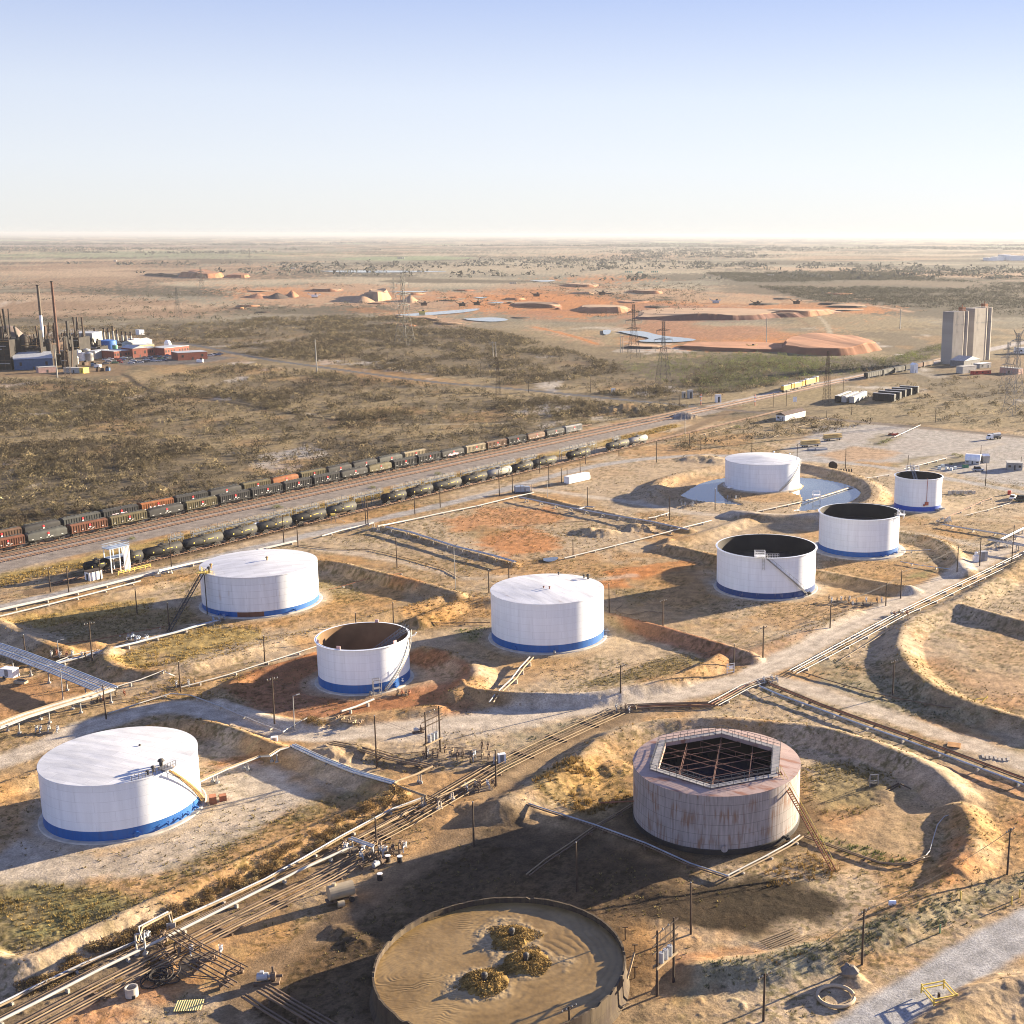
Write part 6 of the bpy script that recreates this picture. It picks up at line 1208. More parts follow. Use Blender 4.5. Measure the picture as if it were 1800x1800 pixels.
def hopper(kind):
    """16 m hopper car on +x axis, base at rail level; side facing -y is the one seen"""
    t = thing('hopper_car', 'x', 'railway car', (0,0,-500)); L = 14.6; m = CARB['black']; w = 1.5
    if kind == 'ribbed':
        mb = MB(); prof = [(-w,1.5),(-w,3.9),(-w*.62,4.35),(w*.62,4.35),(w,3.9),(w,1.5)]; n = len(prof)
        vs = []
        for x, f_ in ((-L/2, 0), (-L/2 + .05, 1), (L/2 - .05, 1), (L/2, 0)): vs += [(x, p[0], p[1]) for p in prof]
        mb.add(vs, [tuple(range(n))[::-1], tuple(range(3*n, 4*n))] + [(k*n+i, k*n+(i+1)%n, (k+1)*n+(i+1)%n, (k+1)*n+i) for k in range(3) for i in range(n)]); mb.build('body', m, t)
        mb = MB()
        for i in range(15): x = -L/2 + .25 + i * (L - .5) / 14; mb.box((x, -w - .07, 2.7), (.16, .14, 2.4)); mb.box((x, w + .07, 2.7), (.16, .14, 2.4))
        for s_ in (-1, 1): mb.box((0, s_ * (w + .08), 3.92), (L, .18, .18)); mb.box((0, s_ * (w + .08), 1.5), (L, .18, .22))
        mb.build('side_ribs', m, t)
    else:
        mb = MB(); a = np.linspace(0, math.pi, 13); prof = [(-w*math.cos(k)**1 if False else -w*math.copysign(abs(math.cos(k))**.55, math.cos(k)), 3.0 + 1.35*math.sin(k)**.8) for k in a] + [(w,1.6),(w*.6,1.3),(-w*.6,1.3),(-w,1.6)]; n = len(prof); vs = []
        for x, s_ in ((-L/2, .80), (-L/2 + 1.6, 1), (L/2 - 1.6, 1), (L/2, .80)): vs += [(x, p[0]*(1 if s_ == 1 else .94), p[1] if s_ == 1 else 2.6 + (p[1] - 2.6) * .8) for p in prof]
        mb.add(vs, [tuple(range(n))[::-1], tuple(range(3*n, 4*n))] + [(k*n+i, k*n+(i+1)%n, (k+1)*n+(i+1)%n, (k+1)*n+i) for k in range(3) for i in range(n)]); autosmooth(mb.build('body', m, t), .7)
    mb = MB(); mb.box((0, 0, 4.40), (L - 1.2, .7, .08))
    for i in range(9): mb.box((-L/2 + 1.3 + i * (L - 2.6) / 8, 0, 4.5), (1.0, .8, .14))
    mb.build('roof_hatches', CARB['grey'], t)
    mb = MB()
    for i in range(3): x = (i - 1) * 3.6; mb.add([(x-1.7,-1.2,1.5),(x+1.7,-1.2,1.5),(x+1.7,1.2,1.5),(x-1.7,1.2,1.5),(x-.5,-.5,.55),(x+.5,-.5,.55),(x+.5,.5,.55),(x-.5,.5,.55)], [(4,5,6,7)[::-1],(0,1,5,4),(1,2,6,5),(2,3,7,6),(3,0,4,7)])
    mb.box((0,0,1.15),(L + .8,.5,.3)); mb.build('hopper_chutes', TAR, t)
    for s_ in (-1, 1):
        mb = MB()
        for y in (-1.2, 1.2): mb.bar((s_*(L/2+.35), y, 1.1), (s_*(L/2+.35), y, 4.2), .07)
        for i in range(7): mb.bar((s_*(L/2+.35), -1.2, 1.3+i*.42), (s_*(L/2+.35), -.7, 1.3+i*.42), .05)
        mb.box((s_*(L/2+.3),0,1.2),(.9,2.6,.14)); mb.build('end_ladder', TAR, t)
    y = -w - (.15 if kind == 'ribbed' else .03); mb = MB()   # small round emblem over a pale plate
    mb.tube([(.2, y, 3.25), (.2, y - .03, 3.25)], .42, 12); mb.build('emblem', EMB, t); MB().box((.2, y - .015, 2.58), (.7, .03, .36)).build('emblem_plate', MARK, t)
    mb = MB(); rg = random.Random(5)
    for i in range(7): mb.box((-L/2 + 1.1 + rg.random() * 12.2, y - .01, 1.9 + rg.random() * .35), (.25 + rg.random() * .5, .03, .16))
    mb.build('data_marks', MARK, t); truck(t, -L/2 + 2.0, TAR, STEELD); truck(t, L/2 - 2.0, TAR, STEELD)
    return t
def tankcar():
    t = thing('tank_car', 'x', 'railway car', (0,0,-500)); L = 13.4; R = 1.5; m = CARB['tank']
    prof = [(-L/2 - .55, .05), (-L/2 - .45, .7), (-L/2 - .2, 1.2), (-L/2 + .1, R), (L/2 - .1, R), (L/2 + .2, 1.2), (L/2 + .45, .7), (L/2 + .55, .05)]; mb = MB(); n = 22
    for x, r_ in prof:
        for j in range(n): a = 2*math.pi*j/n; mb.v.append((x, r_*math.cos(a), 2.55 + r_*math.sin(a)))
    for i in range(len(prof)-1):
        for j in range(n): a = i*n+j; b = i*n+(j+1)%n; mb.f.append((a, a+n, b+n, b))
    autosmooth(mb.build('barrel', m, t), .8)
    mb = MB(); mb.lathe([(.75,3.9),(.75,4.45),(.5,4.6),(.02,4.62)], 14); mb.build('dome', m, t)
    mb = MB(); mb.box((0,0,4.12),(3.2,2.2,.08))
    for y in (-1.1,1.1):
        for z in (.5,1.0): mb.bar((-1.6,y,4.12+z),(1.6,y,4.12+z),.06)
        for x in (-1.6,-.5,.5,1.6): mb.bar((x,y,4.12),(x,y,5.12),.06)
    mb.build('top_walkway', STEELD, t)
    mb = MB(); 
    for x in (-L/2+2,L/2-2): mb.box((x,0,1.25),(1.6,1.9,.6))
    mb.box((0,0,1.05),(L+1.6,.45,.3))
    for y in (-1.0,1.0): mb.bar((-.9,y*1.5,1.2),(-.3,y*1.5,4.1),.06); mb.bar((-.2,y*1.5,1.2),(-.2,y*1.5,4.1),.06)
    mb.build('underframe', TAR, t)
    mb = MB(); rg = random.Random(9)
    for x in (-L/2+2.2,L/2-2.4,-.6): mb.box((x,-R-.02,2.6),(.42,.03,.42)); 
    mb.box((1.8,-R-.015,2.9),(2.2,.03,.18)); mb.build('placards', YEL, t); truck(t,-L/2+2,TAR,STEELD); truck(t,L/2-2,TAR,STEELD)
    return t
HP = {'R': hopper('ribbed'), 'S': hopper('smooth')}; TCP = tankcar(); FIRST = set()
def put_car(proto, key, c, ang, ln, L0, label, group, colr, part_mats):
    mats = {k: CARB[colr] for k in part_mats}; s = (ln / L0, 1, 1)
    t = dup(proto, (c[0], c[1], .42), ang, label, group, s, mats); return t
KN = {'R': 'ribbed', 'S': 'smooth sided'}
def string(cars, base, d, nrm, off, group, phrase):
    cnt = {}
    tot = {}
    for a, b, k, cl, ex in cars: tot[(k, cl)] = tot.get((k, cl), 0) + 1
    for a, b, k, cl, ex in cars:
        def lam(px):   # where the sight line at image column px meets the track line
            lo, hi = -200., 900.
            for _ in range(50):
                mid = (lo + hi) / 2; q = base + d * mid + nrm * off; Z = q[1] * CP + H * SP; u = PX + F * q[0] / Z
                lo, hi = (mid, hi) if u < px else (lo, mid)
            return lo
        l0, l1 = lam(a), lam(b); c = base + d * (l0 + l1) / 2 + nrm * off; ang = math.atan2(d[1], d[0]); cnt[(k, cl)] = cnt.get((k, cl), 0) + 1
        nth = '' if tot[(k, cl)] == 1 else ORD[cnt[(k, cl)] - 1] + ' '; frm = '' if not nth else ' from the left'
        if k == 'T': t = put_car(TCP, 'T', c, ang, (l1 - l0) * .985, 14.9, '%s%s tank car%s in the siding row' % (nth, cl_name[cl], frm), group, cl, ('barrel', 'dome'))
        else:
            t = put_car(HP[k], k, c, ang, (l1 - l0) * .985, 15.4, '%s%s %s hopper car%s%s, %s' % (nth, cl_name[cl], KN[k], frm, ' with graffiti' if ex == 'g' else '', phrase), group, cl, ('body', 'side_ribs'))
            if ex == 'g':
                mb = MB(); rg = random.Random(int(a)); 
                for i in range(16): mb.box((-3.5 + i * .42, -1.68, 2.1 + rg.uniform(-.25, .3)), (.5, .03, rg.uniform(.4, .95)))
                mb.build('graffiti', GRAF, t)
cl_name = dict(black='black', grey='dark grey', olive='olive brown', rust='rusty', orange='bright orange', tan='tan', pale='pale grey', brown='brown', tank='black', tankg='grey', tanks='silver', yellow='yellow')
near = [(-66,-24,'R','brown',''),(-22,43,'R','rust',''),(45,118,'S','grey',''),(120,188,'R','rust',''),(190,257,'R','olive',''),(258,321,'S','black',''),(323,380,'R','olive',''),(382,437,'R','black',''),(438,494,'R','black',''),(496,545,'R','black',''),(547,595,'R','black',''),(597,644,'S','black',''),(645,686,'S','olive',''),(688,729,'R','black',''),(731,772,'R','black',''),(773,813,'S','black','g'),(815,851,'R','tan',''),(852,888,'R','brown',''),(889,922,'R','black',''),(924,955,'S','brown',''),(957,989,'S','black',''),(990,1020,'R','pale','')]
farr = [(-40,38,'R','brown',''),(40,106,'S','black',''),(107,176,'R','grey',''),(177,242,'R','black','g'),(244,304,'R','orange','g'),(306,364,'R','black',''),(366,423,'S','black',''),(424,474,'R','olive',''),(476,523,'S','orange',''),(525,571,'R','olive',''),(573,616,'S','black',''),(618,661,'S','black',''),(663,705,'S','grey',''),(707,746,'R','tan','')]
string(near, RA, RD, RN, 0, 'hopper cars of the nearer freight row', 'nearer freight row'); string(farr, RA, RD, RN, FAROFF, 'hopper cars of the farther freight row', 'farther freight row')
tanks = [(150,193,'T','tank',''),(216,251,'T','tank',''),(252,321,'T','tank',''),(323,393,'T','tankg',''),(395,452,'T','tankg',''),(453,513,'T','tankg',''),(515,573,'T','tank',''),(575,626,'T','tankg',''),(672,713,'T','tank',''),(715,760,'T','tank',''),(762,810,'T','tankg',''),(812,855,'T','tank',''),(857,898,'T','tanks',''),(900,935,'T','tank',''),(937,977,'T','tankg',''),(997,1036,'T','tank',''),(1066,1104,'T','tankg',''),(1105,1136,'T','tanks','')]
string(tanks, TA, TD, TN, 0, 'tank cars in the siding', '')
for o in list(HP.values()) + [TCP]:
    for c in list(o.children):
        for g in list(c.children): bpy.data.objects.remove(g)
        bpy.data.objects.remove(c)
    bpy.data.objects.remove(o)
# loading racks behind the tank cars
def at_t(px, off):
    lo, hi = -200., 900.
    for _ in range(50):
        mid = (lo + hi) / 2; q = TA + TD * mid + TN * off; Z = q[1] * CP + H * SP; u = PX + F * q[0] / Z
        lo, hi = (mid, hi) if u < px else (lo, mid)
    return TA + TD * lo + TN * off
RACKM = mat('rack_steel', (.16,.17,.18), .6, .2)
def rack(px0, px1, label, off=3.2, hgt=4.6, tall=1):
    a, b = at_t(px0, off), at_t(px1, off); ln = np.hypot(*(b - a)); t = thing('loading_rack', label, 'loading rack', (a[0], a[1], .2), TANG, 'loading racks behind the tank cars'); n = max(2, int(ln / 4)); mb = MB()
    mb.box((ln/2,0,hgt),(ln,1.3,.12))
    for z in (.6,1.1):
        for y in (-.65,.65): mb.bar((0,y,hgt+z),(ln,y,hgt+z),.09)
    mb.build('walkway', RACKM, t)
    for i in range(n + 1): x = ln*i/n; mb = MB(); mb.bar((x,-.6,0),(x,-.6,hgt+1.1),.16); mb.bar((x,.6,0),(x,.6,hgt+1.1),.16); mb.bar((x,-.6,hgt*.5),(x,.6,hgt*.5),.12); mb.build('post', RACKM, t)
    MB().tube([(0,.2,hgt-.5),(ln,.2,hgt-.5)], .14, 8).build('header_pipe', RACKM, t)
    for i in range(n):
        x = ln*(i+.5)/n; mb = MB(); mb.tube([(x,.3,hgt-.5),(x,.3,hgt+1.9),(x,-1.2,hgt+1.7),(x,-1.5,hgt+.8)], .09, 6); mb.build('loading_arm', PW if i % 3 == 0 else RACKM, t)
    return t
for i, (a, b) in enumerate([(300,322),(340,395),(396,452),(454,512),(520,560),(575,612),(622,672),(690,738),(745,800),(812,856),(858,905),(918,942),(985,1030),(1035,1046),(1078,1088)]): rack(a, b, 'steel loading rack with white arms behind the tank cars, %s from the left' % ORD[i])
# white gantry at the left end
p = on(207,1003); t = thing('gantry', 'white steel gantry tower with vertical pipes at the left end of the tank cars', 'gantry', p, TANG)
for x in (-3,0,3):
    for y in (-1.6,1.6): MB().bar((x,y,0),(x,y,7.5),.22).build('post', WHT, t)
mb = MB(); mb.box((0,0,7.5),(7,3.8,.2)); mb.box((0,0,4.5),(6.4,3.4,.14)); mb.build('deck', PBL, t); mb = MB()
for z in (8,8.6):
    for y in (-1.8,1.8): mb.bar((-3.4,y,z),(3.4,y,z),.1)
    for x in (-3.4,3.4): mb.bar((x,-1.8,z),(x,1.8,z),.1)
mb.build('railing', PBL, t)
for i in range(5): MB().tube([(1.2+i*.45,-1.9,0),(1.2+i*.45,-1.9,7.3)], .16, 6).build('riser_pipe', WHT, t)
t = thing('hut', 'small white hut with a brown roof beside the white gantry', 'hut', on(165,1018), TANG); MB().box((0,0,1.3),(4,2.6,2.6)).build('wall', WHT, t); MB().box((0,0,2.72),(4.4,3,.2)).build('roof', WOOD, t); MB().box((-2.02,0,1.0),(.04,.9,2)).build('door', STEELD, t)
t = thing('guard_rail', 'long yellow guard rail on the road side of the white gantry', 'guard rail', on(208,1011), TANG); mb = MB()
for z in (.6,1.1): mb.bar((0,0,z),(11,0,z),.14)
for i in range(7): mb.bar((i*11/6,0,0),(i*11/6,0,1.1),.14)
mb.build('rail', YEL, t)
t = thing('sampling_stand', 'small yellow topped stand at the road edge left of the square pipe loops', 'stand', on(586,918), .3); mb = MB()
for x in (-.8,.8):
    for y in (-.8,.8): mb.bar((x,y,0),(x*.7,y*.7,2.6),.12)
mb.bar((.8,0,2),(4,-1.5,.2),.1); mb.build('legs', STEEL, t); MB().box((0,0,2.8),(1.6,1.6,.5)).build('top_box', YEL, t)
for px, lb in ((452,'white cabinet at the tank car racks, left one'),(697,'white cabinet at the tank car racks, right one'),(928,'white cabinet far along the tank car racks')):
    q = at_t(px, 2.6); t = thing('cabinet', lb, 'cabinet', (q[0], q[1], .2), TANG, 'cabinets at the racks'); MB().box((0,0,1.9),(2.0,1.2,3.6)).build('box', WHT, t); MB().box((0,-.62,1.6),(1.2,.04,2.4)).build('door', PBL, t)
# locomotives and cars farther along the main line
def loco(px0, px1, label):
    p0, p1 = on(px0, 0 + 700 - (px0 - 1375) * .22 - 12), None
    return p0
LOY = CARB['yellow']
def main_pt(px, off):
    lo, hi = -100., 2000.
    for _ in range(60):
        mid = (lo + hi) / 2; q = RA + RD * mid + RN * off; Z = q[1] * CP + H * SP; u = PX + F * q[0] / Z
        lo, hi = (mid, hi) if u < px else (lo, mid)
    return lo
def line2(px, P0, P1):
    f_ = (px - P0[0]) / (P1[0] - P0[0]); return G(px, P0[1] + (P1[1] - P0[1]) * f_)
l0, l1 = (1374,691), (1437,675)
for i, (a, b) in enumerate([(1374,1392),(1393,1412),(1413,1436)]):
    A, B = line2(a, l0, l1), line2(b, l0, l1); ln = np.hypot(*(B - A)[:2]); c = (A + B) / 2; ang = math.atan2(B[1]-A[1], B[0]-A[0])
    t = thing('locomotive', 'yellow diesel locomotive, %s from the left of the coupled three' % ORD[i], 'locomotive', (c[0], c[1], .2), ang, 'yellow locomotives'); k = ln / 20
    t.scale = (k, max(1, k), max(1, k))
    mb = MB(); mb.box((-1.5,0,2.9),(15,2.2,2.6)); mb.build('hood', LOY, t); mb = MB(); mb.box((7.6,0,3.1),(3,2.9,3.2)); mb.build('cab', LOY, t); mb = MB(); mb.box((-1.5,0,4.28),(15,2.0,.16)); mb.box((7.6,0,4.8),(3.2,3,.2)); mb.box((-6,0,4.5),(2.6,1.6,.4)); mb.build('roof', PG, t)
    mb = MB(); mb.box((9.12,0,3.9),(.04,2.2,.7)); mb.box((7.6,-1.47,3.9),(1.6,.04,.7)); mb.build('window', TAR, t); mb = MB(); mb.box((0,0,1.4),(20.5,3,.4)); mb.box((0,0,.8),(5,2.4,.9)); mb.build('underframe', STEELD, t); MB().box((9.9,0,1.9),(1.6,1.6,1.6)).build('nose', LOY, t)
    truck(t,-6.5,TAR,STEELD); truck(t,6.5,TAR,STEELD)
l0, l1 = (1521,667), (1638,643)
for i, (a, b, m, lb) in enumerate([(1521,1548,'black','dark hopper car'),(1549,1568,'grey','grey hopper car'),(1569,1588,'black','dark boxy car'),(1589,1605,'black','dark boxy car'),(1606,1619,'rust','rusty boxy car'),(1620,1638,'brown','brown boxy car')]):
    A, B = line2(a, l0, l1), line2(b, l0, l1); ln = np.hypot(*(B - A)[:2]); c = (A + B) / 2; ang = math.atan2(B[1]-A[1], B[0]-A[0])
    t = thing('boxcar', '%s near the grain silos, %s from the left of its row' % (lb, ORD[i]), 'railway car', (c[0], c[1], .2), ang, 'cars near the grain silos'); mb = MB(); mb.box((0,0,2.8),(ln*.96,3,3.0)); mb.build('body', CARB[m], t)
    mb = MB(); mb.profx([(-1.55,4.3),(0,4.75),(1.55,4.3)], -ln*.48, ln*.48); mb.build('roof', CARB['grey'], t); mb = MB()
    for j in range(9): mb.box((-ln*.46+j*ln*.92/8,-1.55,2.8),(.2,.14,3.0))
    mb.build('side_ribs', CARB[m], t); truck(t,-ln*.35,TAR,STEELD); truck(t,ln*.35,TAR,STEELD)
# old car bodies parked on the ground
def carbody(p0, p1, w_, h_, label, m):
    A, B = G(*p0), G(*p1); ln = np.hypot(*(B - A)[:2]); ang = math.atan2(B[1]-A[1], B[0]-A[0]); c = (A + B) / 2; t = thing('railcar_body', label, 'railcar body', (c[0], c[1], 0), ang, 'old railcar bodies'); mb = MB(); mb.box((0,0,h_/2+.6),(ln,w_,h_)); mb.build('body', m, t)
    mb = MB()
    for j in range(10): mb.box((-ln/2+.3+j*(ln-.6)/9,-w_/2-.06,h_/2+.6),(.2,.12,h_))
    mb.build('side_ribs', m, t); mb = MB(); mb.box((0,0,h_+.68),(ln,w_*.5,.16)); mb.box((0,w_*.4,h_+.66),(ln,.2,.12)); mb.box((0,-w_*.4,h_+.66),(ln,.2,.12)); mb.build('roof', PG, t); MB().box((0,0,.3),(ln*.8,w_*.6,.6)).build('underframe', TAR, t)
DK = CARB['black']; PLG = mat('pale_box', (.36,.35,.32), .8)
for i, (a, b, m) in enumerate([((1471,708),(1494,699),DK),((1483,709),(1506,700),PLG),((1497,710),(1520,699),PLG)]): carbody(a, b, 3.0, 3.6, 'dark topped old railcar body, %s from the left in the left cluster' % ORD[i], m)
for i, (a, b, m) in enumerate([((1535,704),(1573,707),DK),((1545,700),(1583,703),DK),((1556,697),(1592,699),DK),((1568,694),(1602,696),DK),((1582,691),(1614,693),DK)]): carbody(a, b, 3.0, 4.2, 'long black railcar body, %s from the front of the staggered row' % ORD[i], m)
# level crossing
for px, py, ty, lb in ((1232,712,692,'red and white crossing mast left of the tracks'),(1327,713,693,'red and white crossing mast right of the tracks')):
    p = on(px, py); h = topz(p, ty); t = thing('crossing_signal', lb, 'crossing signal', p, 0, 'crossing signals'); MB().tube([(0,0,0),(0,0,h)], .22, 8).build('mast', mat('signal_red', (.5,.10,.08), .6), t); mb = MB(); mb.box((0,-.2,h*.75),(1.6,.2,.5)); mb.box((0,-.2,h*.4),(.7,.3,.8)); mb.build('lamp_board', WHT, t)
for px, py, w_, d_, h_, lb in ((1213,700,3,2.5,5,'pale tall cabinet beside the level crossing'),(1262,707,3.2,2.6,4.5,'white hut beside the level crossing'),(1078,691,2,2,3,'small white box beside the highway'),(1202,699,2,2,3.5,'dark small cabinet left of the pale tall cabinet')):
    t = thing('cabinet', lb, 'cabinet', on(px,py), .4); MB().box((0,0,h_/2),(w_,d_,h_)).build('box', PLG if 'pale' in lb else (STEELD if 'dark' in lb else WHT), t); MB().box((0,0,h_+.08),(w_+.3,d_+.3,.16)).build('roof', PG, t); MB().box((0,-d_/2-.02,h_*.4),(w_*.4,.04,h_*.75)).build('door', STEELD, t)
t = thing('sign_board', 'white sign board on a post near the yellow locomotives', 'sign', on(1397,713), .3); MB().tube([(0,0,0),(0,0,3)], .1, 6).build('post', STEEL, t); MB().box((0,0,3.8),(2.4,.12,3)).build('board', WHT, t)
# ------------------------------------------------------------------ buildings and vehicles
def house(pl_, pr_, dep, h, label, mw, mr, roof='gable', rise=1.2, wins=4, name='building', cat='building', doors=1, group=None):
    """front wall runs between two surveyed ground points, depth goes away from the viewer"""
    A, B = G(*pl_), G(*pr_); d = (B - A)[:2]; ln = np.hypot(*d); ang = math.atan2(d[1], d[0]); t = thing(name, label, cat, (A[0], A[1], 0), ang, group)
    MB().box((ln/2, dep/2, h/2), (ln, dep, h)).build('wall', mw, t); o = .35
    if roof == 'flat': mb = MB(); mb.box((ln/2, dep/2, h+.12), (ln+.3, dep+.3, .24)); mb.build('roof', mr, t)
    elif roof == 'arch':
        mb = MB(); prof = [(dep/2 - (dep/2+.05)*math.cos(a), h + rise*math.sin(a)) for a in np.linspace(0, math.pi, 13)]; mb.profx(prof, -.1, ln+.1); autosmooth(mb.build('roof', mr, t), .5)
    elif roof == 'gablex':
        mb = MB(); mb.profx([(-o, h-.02), (dep/2, h+rise), (dep+o, h-.02)], -o, ln+o); mb.build('roof', mr, t)
    else:   # ridge towards the viewer: gable end on the front
        mb = MB(); n = [( -o, h-.02), (ln/2, h+rise), (ln+o, h-.02)]; vs = [(p[0], -o, p[1]) for p in n] + [(p[0], dep+o, p[1]) for p in n]; mb.add(vs, [(0,1,2),(3,5,4),(0,3,4,1),(1,4,5,2),(2,5,3,0)]); mb.build('roof', mr, t)
    k = wins + doors
    for i in range(k):
        x = ln * (i + .5) / k
        if doors and i == k // 2: MB().box((x, -.03, min(1.1, h*.42)), (min(1.2, ln*.1), .06, min(2.2, h*.84))).build('door', STEELD, t)
        else: MB().box((x, -.03, h*.55), (min(1.6, ln/k*.5), .06, h*.32)).build('window', TAR, t)
    return t
WW = mat('house_white', (.70,.68,.64), .8); RB = mat('roof_brown', (.075,.05,.045), .9, var=.3); BRK = mat('red_brick', (.20,.066,.047), .85, var=.15); GR = mat('grey_sheet', (.36,.38,.40), .6, .1); BLS = mat('blue_sheet', (.04,.085,.17), .6); BLT = mat('blue_tank', (.03,.12,.36), .5); RUS = mat('dark_plant', (.022,.019,.017), .85, var=.4, scale=.2); RUS2 = mat('brown_plant', (.065,.04,.027), .85, var=.45, scale=.2); GRW = mat('grimy_white', (.30,.29,.265), .85, var=.4, scale=.15)
house((1364,739),(1380,740.5),24,3.2,'long white house with a brown pitched roof and open front doorway beside the fence','' or WW,RB,'gable',1.5,1,'house','house')
# container, hut by the ridge, quonset, cabins, vehicles
A, B = G(996,851), G(1032,843)
t = thing('container', 'long white shipping container on the pale soil near the tank car road', 'container', (*((A+B)/2)[:2], .1), math.atan2(B[1]-A[1], B[0]-A[0])); ln = np.hypot(*(B-A)[:2]); mb = MB(); mb.box((0,0,1.6),(ln,2.8,2.9)); mb.build('box', WHT, t); mb = MB()
for i in range(18): mb.box((-ln/2+.3+i*(ln-.6)/17,-1.43,1.6),(.2,.06,2.6))
mb.build('corrugation', WHT, t); MB().box((ln/2+.8,0,.9),(1.2,1.6,1.6)).build('end_unit', PLG, t)
t = thing('compressor_skid', 'blue grey machine skid by the road at the end of the white pipeline', 'machine', on(918,866), RANG*.4); mb = MB(); mb.box((0,0,.3),(7.2,4,.4)); mb.build('skid', STEELD, t)
MB().box((-1.2,0,1.7),(3.6,2.6,2.2)).build('engine_box', PBL, t); MB().box((2,0,1.5),(2,2.4,1.8)).build('cooler', PBL, t)
for i in range(4): MB().bar((-3.4+i*2.2,-1.9,.4),(-3.4+i*2.2,-1.9,3.6),.14).build('post', STEEL, t)
MB().bar((-3.4,-1.9,3.6),(3.4,-1.9,3.6),.14).build('top_rail', STEEL, t)
house((1696,815),(1722,816.5),7,1.6,'quonset hut with a white curved roof in the yard','' or mat('hut_grey',(.42,.41,.4),.7),WHT,'arch',2.4,2,'quonset_hut','hut',1)
t = thing('annex', 'small pale annex at the right end of the quonset hut', 'hut', on(1731,812), .1); MB().box((0,0,1.5),(3,4,3)).build('wall', GRW, t); MB().profx([(-2.1,3.0),(0,3.8),(2.1,3.0)],-1.6,1.6).build('roof', WHT, t)
house((1770,826),(1797,827),6,3.0,'white office cabin on blocks at the right edge','' or GRW,PLG,'flat',0,2,'cabin','cabin',1)
t = thing('tank_truck', 'parked white truck with a load of hoses at the top right yard edge', 'truck', on(1747,772), .55); WTR = WHT
MB().box((-2.6,0,1.7),(2.0,2.4,2.0)).build('cab', WHT, t); MB().box((-3.9,0,1.1),(1.2,2.1,1.1)).build('bonnet', WHT, t); mb = MB(); mb.box((1.5,0,1.0),(6,2.4,.3)); mb.build('bed', STEELD, t); mb = MB(); mb.tube([(-1,0,2.2),(4,0,2.2)], 1.0, 14); mb.build('tank', PG, t); MB().box((-3.2,0,2.2),(.9,2.1,.6)).build('windscreen', TAR, t)
for x in (-3.6,1.6,3.2):
    for y in (-1.05,1.05): MB().tube([(x,y-.15,.5),(x,y+.15,.5)],.5,12).build('wheel', TAR, t)
def car(px, py, rz, label, m, group=None, sc=1.0, van=False):
    t = thing('parked_car', label, 'car', on(px, py), rz, group); t.scale = (sc, sc, sc); mb = MB()
    mb.profx([(-.88,.3),(-.92,.75),(-.85,.95),(.85,.95),(.92,.75),(.88,.3)], -2.25, 2.25); mb.build('body', m, t)
    h = 1.95 if van else 1.48; mb = MB(); mb.add([(-1.7,-.82,.95),(1.2,-.82,.95),(1.2,.82,.95),(-1.7,.82,.95),(-1.3,-.68,h),(.5,-.68,h),(.5,.68,h),(-1.3,.68,h)], [(4,5,6,7),(0,1,5,4),(1,2,6,5),(2,3,7,6),(3,0,4,7)]); mb.build('windows', TAR, t); MB().box((-.4,0,h+.03),(1.75,1.3,.07)).build('roof', m, t)
    for x in (-1.4,1.4): mb = MB(); mb.tube([(x,-.9,.33),(x,-.7,.33)],.33,10); mb.tube([(x,.7,.33),(x,.9,.33)],.33,10); mb.build('wheels', TAR, t)
    return t
car(1780,877,1.2,'white car parked on the dirt at the right edge',WHT,sc=1.15); car(1796,881,.2,'dark green pickup behind the white car, right edge',mat('car_green',(.05,.06,.045),.4),sc=1.2,van=True)
car(1719,828,.2,'grey pickup beside the quonset hut',PG,sc=1.1,van=True)
for i, (px, py) in enumerate([(1651,825),(1657,821),(1664,826),(1672,827),(1679,825)]):
    t = thing('tote_tank', 'pale plastic tote tank in the yard left of the quonset hut, %s from the left' % ORD[i], 'tote', on(px,py), i*.4, 'plastic totes'); MB().box((0,0,.7),(1.3,1.1,1.2)).build('bottle', mat('tote_pale',(.55,.60,.58),.5), t); mb = MB()
    for z in (.2,.7,1.25): mb.box((0,-.57,z),(1.34,.05,.06))
    mb.box((0,0,.06),(1.4,1.2,.12)); mb.build('cage', STEEL, t)
t = thing('skip_bin', 'green bin beside the quonset hut totes', 'bin', on(1697,822), .2); MB().prism([(-1.2,-.8),(1.2,-.8),(1.2,.8),(-1.2,.8)],0,1.5).build('box', mat('bin_green',(.06,.20,.12),.6), t); MB().box((0,0,1.53),(2.5,1.7,.06)).build('lid', TAR, t)
for i, (px, py) in enumerate([(1669,868),(1676,867),(1683,868),(1690,867),(1697,868),(1704,867),(1711,868)]):
    t = thing('concrete_block', 'pale concrete block in the row behind the narrow tank, %s from the left' % ORD[i], 'block', on(px,py), .1*i, 'concrete blocks'); MB().prism([(-.7,-.5),(.7,-.5),(.6,.5),(-.6,.5)],0,1.2).build('block', CONC, t); MB().tube([(-.2,0,1.2),(0,0,1.4),(.2,0,1.2)],.04,5).build('lifting_loop', RUSTS, t)
t = thing('red_drum', 'red drum standing by the parked white car', 'drum', on(1774,869)); MB().tube([(0,0,0),(0,0,1.5)],.7,14).build('barrel', REDP, t); MB().lathe([(.73,-.05),(.73,.05)],14,(0,0,.9)).build('hoop', REDP, t)
